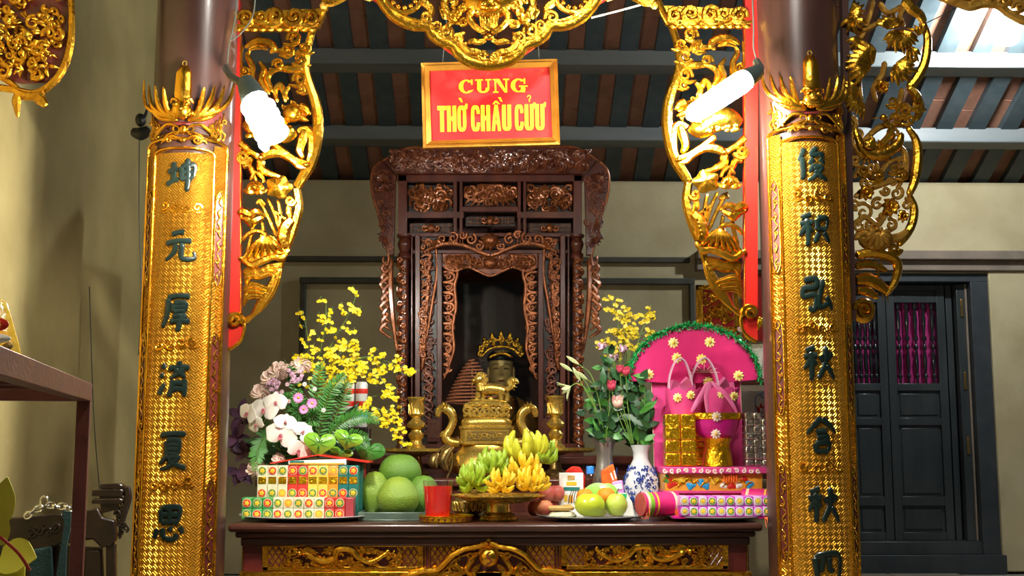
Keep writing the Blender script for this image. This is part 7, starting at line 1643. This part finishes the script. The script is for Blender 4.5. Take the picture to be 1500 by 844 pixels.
for i, (cx, cy) in enumerate(((1086, 486), (1097, 478), (1100, 492))):
    K = thing('lotus', P(cx, cy, YQ - .06), ['pink lotus by the carved plaque, left one', 'pink lotus highest beside the carved plaque', 'pink lotus lowest beside the carved plaque'][i], 'flower', 'pink lotuses'); c = Vector(P(cx, cy, YQ - .06))
    for k in range(10): a = k * .63; d = Vector((cos(a) * .8, sin(a) * .6 - .2, .9 - .1 * (k % 3))); MB().blade(tuple(c), d, .035, .012, (0, -1, 0), -.1, 5, .0008).build('petal', 'rose_pale', K)
    MB().tube([tuple(c), tuple(c + Vector((.01, .02, -.12))), (c.x + .02, YQ + .0, zsd)], .003, 5).build('stem', 'stem_green', K)
pouch('paper_strip', [(1112, 463), (1121, 470), (1098, 500), (1090, 494)], YQ - .1, 'foil_gold', 'slanted yellow paper strip below the right bracket', 'paper', 1)
K = thing('cloth_bundle', P(1106, 552, YQ - .1), 'crumpled white plastic bag on the side stand', 'bag'); c = Vector(P(1108, 530, YQ - .02)); rr = random.Random(4)
vs, fs = loft([(c.x + rr.uniform(-.01, .01), c.y, zsd + .004 + z, r + rr.uniform(-.008, .008), r * .8) for z, r in ((0, .10), (.03, .13), (.07, .14), (.12, .12), (.16, .09), (.19, .05))], 26, 1, lambda q, a: (q[0] + .012 * sin(a * 5 + q[2] * 40), q[1] + .012 * cos(a * 6 + q[2] * 30), q[2] + .006 * sin(a * 7)))
MB().add(vs, fs).build('bag', 'paper_white', K); b = MB()
for i in range(7): b.tube([(c.x - .12 + .035 * i, c.y - .09, zsd + .03 + .01 * (i % 3)), (c.x - .10 + .035 * i, c.y - .12, zsd + .08), (c.x - .06 + .025 * i, c.y - .07, zsd + .16)], [.003, .006, .002], 5, 4)
b.build('folds', 'paper_white', K)
pouch('notice_board', [(1086, 400), (1150, 400), (1150, 500), (1086, 500)], 10.385, 'red_lacquer', 'red lacquered board behind the bracket foot', 'board', 2)
# printed fire notice
YN = 7.96; xf = PX(YN)
K = thing('notice', P(1118, 636, YN), 'white notice with a red flame and the words BÁO ĐỘNG', 'notice')
MB(xf).prism([(1086, 566), (1150, 566), (1150, 638), (1086, 638)], -1, 0).build('sheet', 'paper_white', K)
b = MB(xf); b.stroke([(1108, 636), (1106, 584), (1110, 578), (1148, 578)], .7, .6, .5, smooth=False); b.stroke([(1108, 636), (1148, 636)], .7, .6, .5); b.build('blue_border', 'paper_blue', K)
b = MB(xf); dot(b, 1118, 579, 4, .5, 1.2); nb = b.build('number_disc', 'paper_white', K); b = MB(xf); b.stroke([(1118 + 4 * cos(t), 579 + 4 * sin(t)) for t in [i * .35 for i in range(19)]], .6, 1.2, .6, k=1); b.stroke([(1116.8, 577.6), (1118.4, 576.4), (1118.4, 581.6)], .5, 1.6, .5, smooth=False); b.build('number', 'paper_blue', nb)
b = MB(xf); b.prism([(1108, 612), (1109, 602), (1107, 594), (1112, 598), (1114, 590), (1118, 597), (1122, 588), (1126, 596), (1132, 589), (1138, 598), (1146, 592), (1148, 612)], .3, 1); b.build('flame', 'red_paper', K)
def flat_text(txt, size, px, py, Y, m, parent, bold=.0, sx=1.0):
    c = bpy.data.curves.new('text', 'FONT'); c.body = txt; c.size = size; c.offset = bold; c.extrude = .0006; c.align_x = 'CENTER'; c.align_y = 'CENTER'
    t = bpy.data.objects.new('text', c); COL.objects.link(t); dg = bpy.context.evaluated_depsgraph_get(); me = bpy.data.meshes.new_from_object(t.evaluated_get(dg)); bpy.data.objects.remove(t)
    o = bpy.data.objects.new('lettering', me); me.name = 'lettering'; me.materials.clear(); me.materials.append(MAT[m]); COL.objects.link(o); o.parent = parent; o.location = Vector(P(px, py, Y)) - Vector(wloc(parent)); o.rotation_euler = (pi / 2, 0, 0); o.scale = (sx, 1, 1)
flat_text('BÁO', .036, 1121, 601, YN - .006, 'paper_white', K, .0012); flat_text('ĐỘNG', .036, 1124, 608.5, YN - .006, 'paper_white', K, .0012)
b = MB(xf)
for i, (a_, c_) in enumerate(((1111, 1128), (1111, 1130), (1114, 1126), (1112, 1124))): b.stroke([(a_, 616 + i * 4.2), (c_, 616 + i * 4.2)], .6, .5, .4)
b.build('small_print', 'paper_blue', K)
MB().box(Xat(1082, YN), Xat(1156, YN), YN + .008, YN + .05, 0, Zat(545, YN)).build('board', 'plaster', label='pale board carrying the notice behind the right column', category='board')
# things glimpsed under the side stand, beside the column
for i, (pts, m, lab) in enumerate((([(1112, 652), (1134, 648), (1136, 690), (1114, 692)], 'paper_white', 'white printed packet beside the right column'), ([(1116, 640), (1130, 636), (1138, 652), (1118, 654)], 'tinsel', 'green packet above the white one by the column'))): pouch('packet', pts, 7.32, m, lab, 'packet', 5, [('print', [(1116, 660), (1130, 658), (1130, 664), (1116, 666)], 'ink'), ('print', [(1118, 672), (1128, 671), (1128, 680), (1118, 681)], 'red_paper')] if i == 0 else None)
K = thing('concrete_step', (Xat(1115, 8.2), 8.4, 0), 'grey concrete ledge seen right of the table leg', 'ledge')
MB().box(Xat(1080, 8.2), Xat(1240, 8.2), 8.2, 8.58, 0, Zat(806, 8.2)).build('block', 'concrete', K, bevel=.008); MB().box(Xat(1080, 8.2), Xat(1240, 8.2), 8.19, 8.585, Zat(806, 8.2), Zat(803, 8.2)).build('cap', 'concrete', K, bevel=.004)

# ================================================================ LEFT SIDE: RACK, BENCH, BAG
M('snack_bag', (.82, .48, .02), (.92, .66, .10), 24, .2, 0, .6, 40, coat=.6)
M('petal_yellow', (.72, .66, .06), (.62, .60, .05), 6, .5)
yr0, yr1 = 3.0, 1.92
A_ = Vector(P(124, 575, yr0)); zr = A_.z; B_ = Vector(P(0, 536, yr1)); B_.z = zr; dv = (B_ - A_).normalized(); B_ = A_ + dv * 1.5; nv = Vector((-dv.y, dv.x, 0)); nv = nv if nv.x < 0 else -nv; D_ = nv * .36
K = thing('metal_rack', (A_.x - .2, A_.y - .6, 0), 'dark red painted metal rack in the left foreground', 'rack')
def bar(p, q, wx=.018, hz=.022, nm='bar'):
    p, q = Vector(p), Vector(q); d = (q - p).normalized(); u = d.cross(Vector((0, 0, 1))); u = u.normalized() * wx if u.length > .1 else nv * wx; v = Vector((0, 0, hz)) if abs(d.z) < .5 else dv * wx
    MB().hexa([tuple(p - u - v), tuple(p + u - v), tuple(p + u + v), tuple(p - u + v)], [tuple(q - u - v), tuple(q + u - v), tuple(q + u + v), tuple(q - u + v)]).build(nm, 'rack_metal', K, bevel=.002)
for off in (Vector((0, 0, 0)), D_): bar(A_ + off, B_ + off, nm='long_rail')
bar(A_, A_ + D_, nm='cross_rail'); bar(B_, B_ + D_, nm='cross_rail'); bar(A_.lerp(B_, .28), A_.lerp(B_, .28) + D_, .01, .012, 'shelf_slat'); bar(A_.lerp(B_, .42), A_.lerp(B_, .42) + D_, .01, .012, 'shelf_slat')
for c in (A_, A_ + D_, B_, B_ + D_): bar(Vector((c.x, c.y, 0)), Vector((c.x, c.y, zr + .02)), .016, .016, 'leg')
for off, z in ((0, .32), (1, .32)): bar(A_ + D_ * off + Vector((0, 0, z - zr)), B_ + D_ * off + Vector((0, 0, z - zr)), nm='low_rail')
sb = A_.lerp(B_, .36) + D_ * .45; zc = zr + .023
Ys = sb.y; xs0 = sb.x
Ysb = 2.55; xf = PX(Ysb)
K = thing('snack_bag', (Xat(4, Ysb), Ysb, zc), 'shiny golden snack bag with a red logo lying on the metal rack', 'bag')
zz0 = zc; k_ = S(Ysb); bx = Xat(0, Ysb)
pts = [(bx - .10, 0), (bx + .055, 0), (bx + .058, .03), (bx + .03, .09), (bx + .005, .15), (bx - .10, .16)]
vs = []; fs = []
for sgn in (-1, 1):
    for i in range(9):
        for j in range(9):
            u, v = i / 8, j / 8; xL = bx - .12; xR_ = bx + .056 - .058 * v ** 1.1; x = xL + (xR_ - xL) * u; bul = .032 * (sin(pi * u) * sin(pi * (.12 + .8 * v))) ** .6 if 0 < u < 1 else 0
            vs.append((x, Ysb + sgn * (bul + .002) + .03 * v, zz0 + .002 + .155 * v + .006 * sin(u * 17) * v))
for s0 in (0, 81):
    for i in range(8):
        for j in range(8): a = s0 + i * 9 + j; fs.append((a, a + 1, a + 10, a + 9))
for i in range(8):
    for (a, b_) in ((i * 9, i * 9 + 9), (i * 9 + 8, i * 9 + 17), (i, i + 1), (72 + i, 73 + i)): fs.append((a, b_, b_ + 81, a + 81))
MB().add(vs, fs).build('pouch', 'snack_bag', K)
b = MB(); b.xf = lambda x, y, h: (bx + x, Ysb - .024 - h, zz0 + .10 + y); b.disc(.0, .0, .026, .014, 0, .004, .004); lg = b.build('logo', 'red_paper', K)
b = MB(); b.xf = lambda x, y, h: (bx + x, Ysb - .024 - h, zz0 + .10 + y); b.stroke([(.004 + .007 * cos(t), .006 * sin(t)) for t in [.4 + i * .5 for i in range(11)]], .0016, .0045, .5, k=1); b.stroke([(.004, 0), (.011, -.001), (.011, -.006)], .0014, .0045, .5, smooth=False); b.build('logo_letter', 'snack_bag', lg)
b = MB(); b.xf = lambda x, y, h: (bx + x, Ysb - .026 - h, zz0 + .07 + y); b.disc(.0, .0, .03, .012, 0, .004, .004, 3, .1); b.build('white_print', 'paper_white', K)
b = MB(); b.xf = lambda x, y, h: (bx + x, Ysb - .022 - h, zz0 + .055 + y); b.disc(.026, .0, .010, .010, 0, .004, .004, 4, .1); b.build('picture_print', 'biscuit', K)
# carved bench
YH_ = 4.35; xf = PX(YH_)
K = thing('carved_bench', (Xat(60, YH_), YH_, 0), 'dark carved wooden bench with a scrolled arm by the left wall', 'bench')
MB(xf).prism([(-60, 762), (30, 757), (92, 752), (98, 765), (98, 790), (86, 800), (40, 812), (-60, 812)], -5, 5).build('top_rail', 'dark_wood', K, bevel=.006)
MB(xf).prism([(122, 747), (146, 744), (152, 758), (170, 762), (172, 790), (164, 800), (150, 802), (138, 790), (122, 792)], -6, 8).build('arm_block', 'dark_wood', K, bevel=.006)
MB(xf).prism([(90, 752), (126, 747), (126, 792), (90, 798)], -5, 4).build('back_rail', 'dark_wood', K, bevel=.004)
b = MB(xf)
for x, y, d in ((48, 782, 1), (60, 776, -1), (72, 780, 1), (84, 772, -1), (128, 766, 1), (136, 774, -1)): b.stroke(spir(x, y, 8, 1.3, x, d), [2.4, 1.2], 6, .8); b.stroke([(x - 6, y + 8), (x, y), (x + 8, y - 8)], [1, 2.4, .8], 6)
b.build('carved_scrolls', 'dark_wood', K)
for y0, y1, x0 in ((709, 716, 148), (716, 727, 136), (730, 738, 136)): MB(xf).prism([(x0, y0), (178, y0 - 1), (184, y0 + 3), (180, y1), (x0, y1)], -8, 8).build('scroll_slat', 'dark_wood', K, bevel=.006)
MB(xf).prism([(146, 716), (176, 712), (176, 746), (150, 752)], -5, 5).build('arm_core', 'dark_wood', K)
b = MB(xf)
for i in range(16): b.stroke(spir(180 + R.uniform(-8, 8), 712 + i * 4.6 - R.uniform(0, 3) , 5, 1.2, i, R.choice((-1, 1))), [2, 1], R.uniform(2, 9), .9)
b.stroke([(186, 712), (188, 730), (180, 760), (176, 790)], [5, 6, 5, 2], 2); b.build('dragon_head', 'dark_wood', K)
MB(xf).prism([(156, 800), (170, 796), (172, 980), (158, 980)], -5, 5).build('post', 'dark_wood', K, bevel=.004); MB(xf).prism([(-60, 812), (86, 800), (150, 802), (158, 960), (-60, 960)], -3, 0).build('back_panel', 'dark_wood', K)
MB(xf).prism([(126, 806), (148, 806), (150, 940), (126, 940)], 0, 4).build('carved_stile', 'dark_wood', K, bevel=.004)
z_s = .42; MB().box(Xat(-60, YH_), Xat(172, YH_), YH_ - .45, YH_, z_s - .04, z_s).build('seat', 'dark_wood', K, bevel=.006)
for x in (-56, 168):
    for y in (YH_ - .42, YH_ - .04): MB().box(Xat(x, YH_) - .03, Xat(x, YH_) + .03, y - .03, y + .03, 0, z_s - .04).build('leg', 'dark_wood', K)
# chain and teal strap over the rail
K = thing('chain', P(72, 748, YH_ - .02), 'bright steel chain lying along the top of the carved bench', 'chain')
cp = cr([(38, 758), (48, 749), (60, 744), (74, 740), (86, 742), (100, 742), (110, 748), (106, 762)], 3)
xfc = PX(YH_ - .03)
for i in range(0, len(cp) - 1, 2):
    p, q = Vector(xfc(*cp[i], 0)), Vector(xfc(*cp[min(i + 2, len(cp) - 1)], 0)); d = (q - p); L = d.length * .72; d.normalize(); u = (Vector((0, -1, 0)) if (i // 2) % 2 else d.cross(Vector((0, -1, 0)))).normalized(); c = (p + q) / 2
    MB().tube([tuple(c + d * L * cos(t) + u * .011 * sin(t)) for t in [2 * pi * k / 14 for k in range(15)]], .0038, 6).build('link', 'chrome', K)
p = Vector(xfc(65, 735, 0)); MB().tube([tuple(p + Vector((.014 * cos(t), 0, .018 * sin(t)))) for t in [2 * pi * k / 16 for k in range(17)]], .004, 6).build('link', 'chrome', K)
b = MB(PX(YH_ - .06)); b.prism([(92, 748), (104, 750), (104, 772), (98, 800), (96, 860), (80, 860), (90, 800), (95, 768)], -2, 2); b.build('strap', 'teal_cloth', label='dark teal cloth strap hanging over the carved bench', category='cloth')
b = MB(PX(YH_ - .04)); b.prism([(44, 806), (76, 800), (80, 880), (44, 880)], -3, 3); b.build('folded_cloth', 'teal_cloth', bevel=.01, label='dark green cloth hanging behind the rack leg', category='cloth')
# yellow artificial flower in the near left corner
Yy = 1.9; K = thing('yellow_flower', P(10, 850, Yy), 'pale yellow artificial flower in the bottom left corner', 'flower')
for a, t, w_, n_ in (((-4, 770), (8, 704), .020, (.3, -1, .2)), ((0, 815), (46, 812), .030, (0, -1, .6)), ((-4, 800), (-14, 735), .022, (.4, -1, 0)), ((0, 824), (30, 850), .024, (0, -1, .4))):
    p = Vector(P(*a, Yy)); d = Vector(P(*t, Yy - .02)) - p; MB().blade(tuple(p), d, d.length, w_, n_, .2, 9, .0012, [.5, .9, 1, 1, .85, .5, .05]).build('petal', 'petal_yellow', K)
MB().tube(curve_stem([(-6, 782), (10, 795), (28, 812), (44, 836)], Yy - .03), .0025, 6).build('red_filament', 'red_lacquer', K)
MB().tube(curve_stem([(0, 830), (6, 846), (8, 1000)], Yy), .004, 6).build('stem', 'stem_green', K)
# small dark fitting and cable on the left wall
cX = Vector((XL + .01, P(150, 190, 6.3)[1], 0)); Yw = 5.3; xf = PX(Yw)
K = thing('wall_fitting', P(204, 205, Yw), 'small dark fitting on an arm behind the left column', 'lamp fitting')
b = MB(xf); b.ell((206, 176, 0), 8, 10, 9, 12, 8); b.stroke([(192, 192), (206, 196), (220, 190)], [5, 10, 7], 0, .9, n=10); b.build('head', 'black_plastic', K); MB(xf).stroke([(212, 172), (216, 160), (222, 150)], [2.5, 2], 0, 1).build('arm', 'black_plastic', K)
MB(xf).stroke([(216, 160), (232, 166), (250, 170)], [2.5, 2], -20, 1).build('bracket', 'black_plastic', K)
cable('thin dark cable hanging down behind the left column', [(204, 204), (204, 320), (207, 440), (203, 520)], Yw, .0025, 'black_plastic')
cable('thin cable running down the left wall pier', [(131, 420), (134, 520), (138, 620), (146, 720)], 6.62, .003, 'wire')
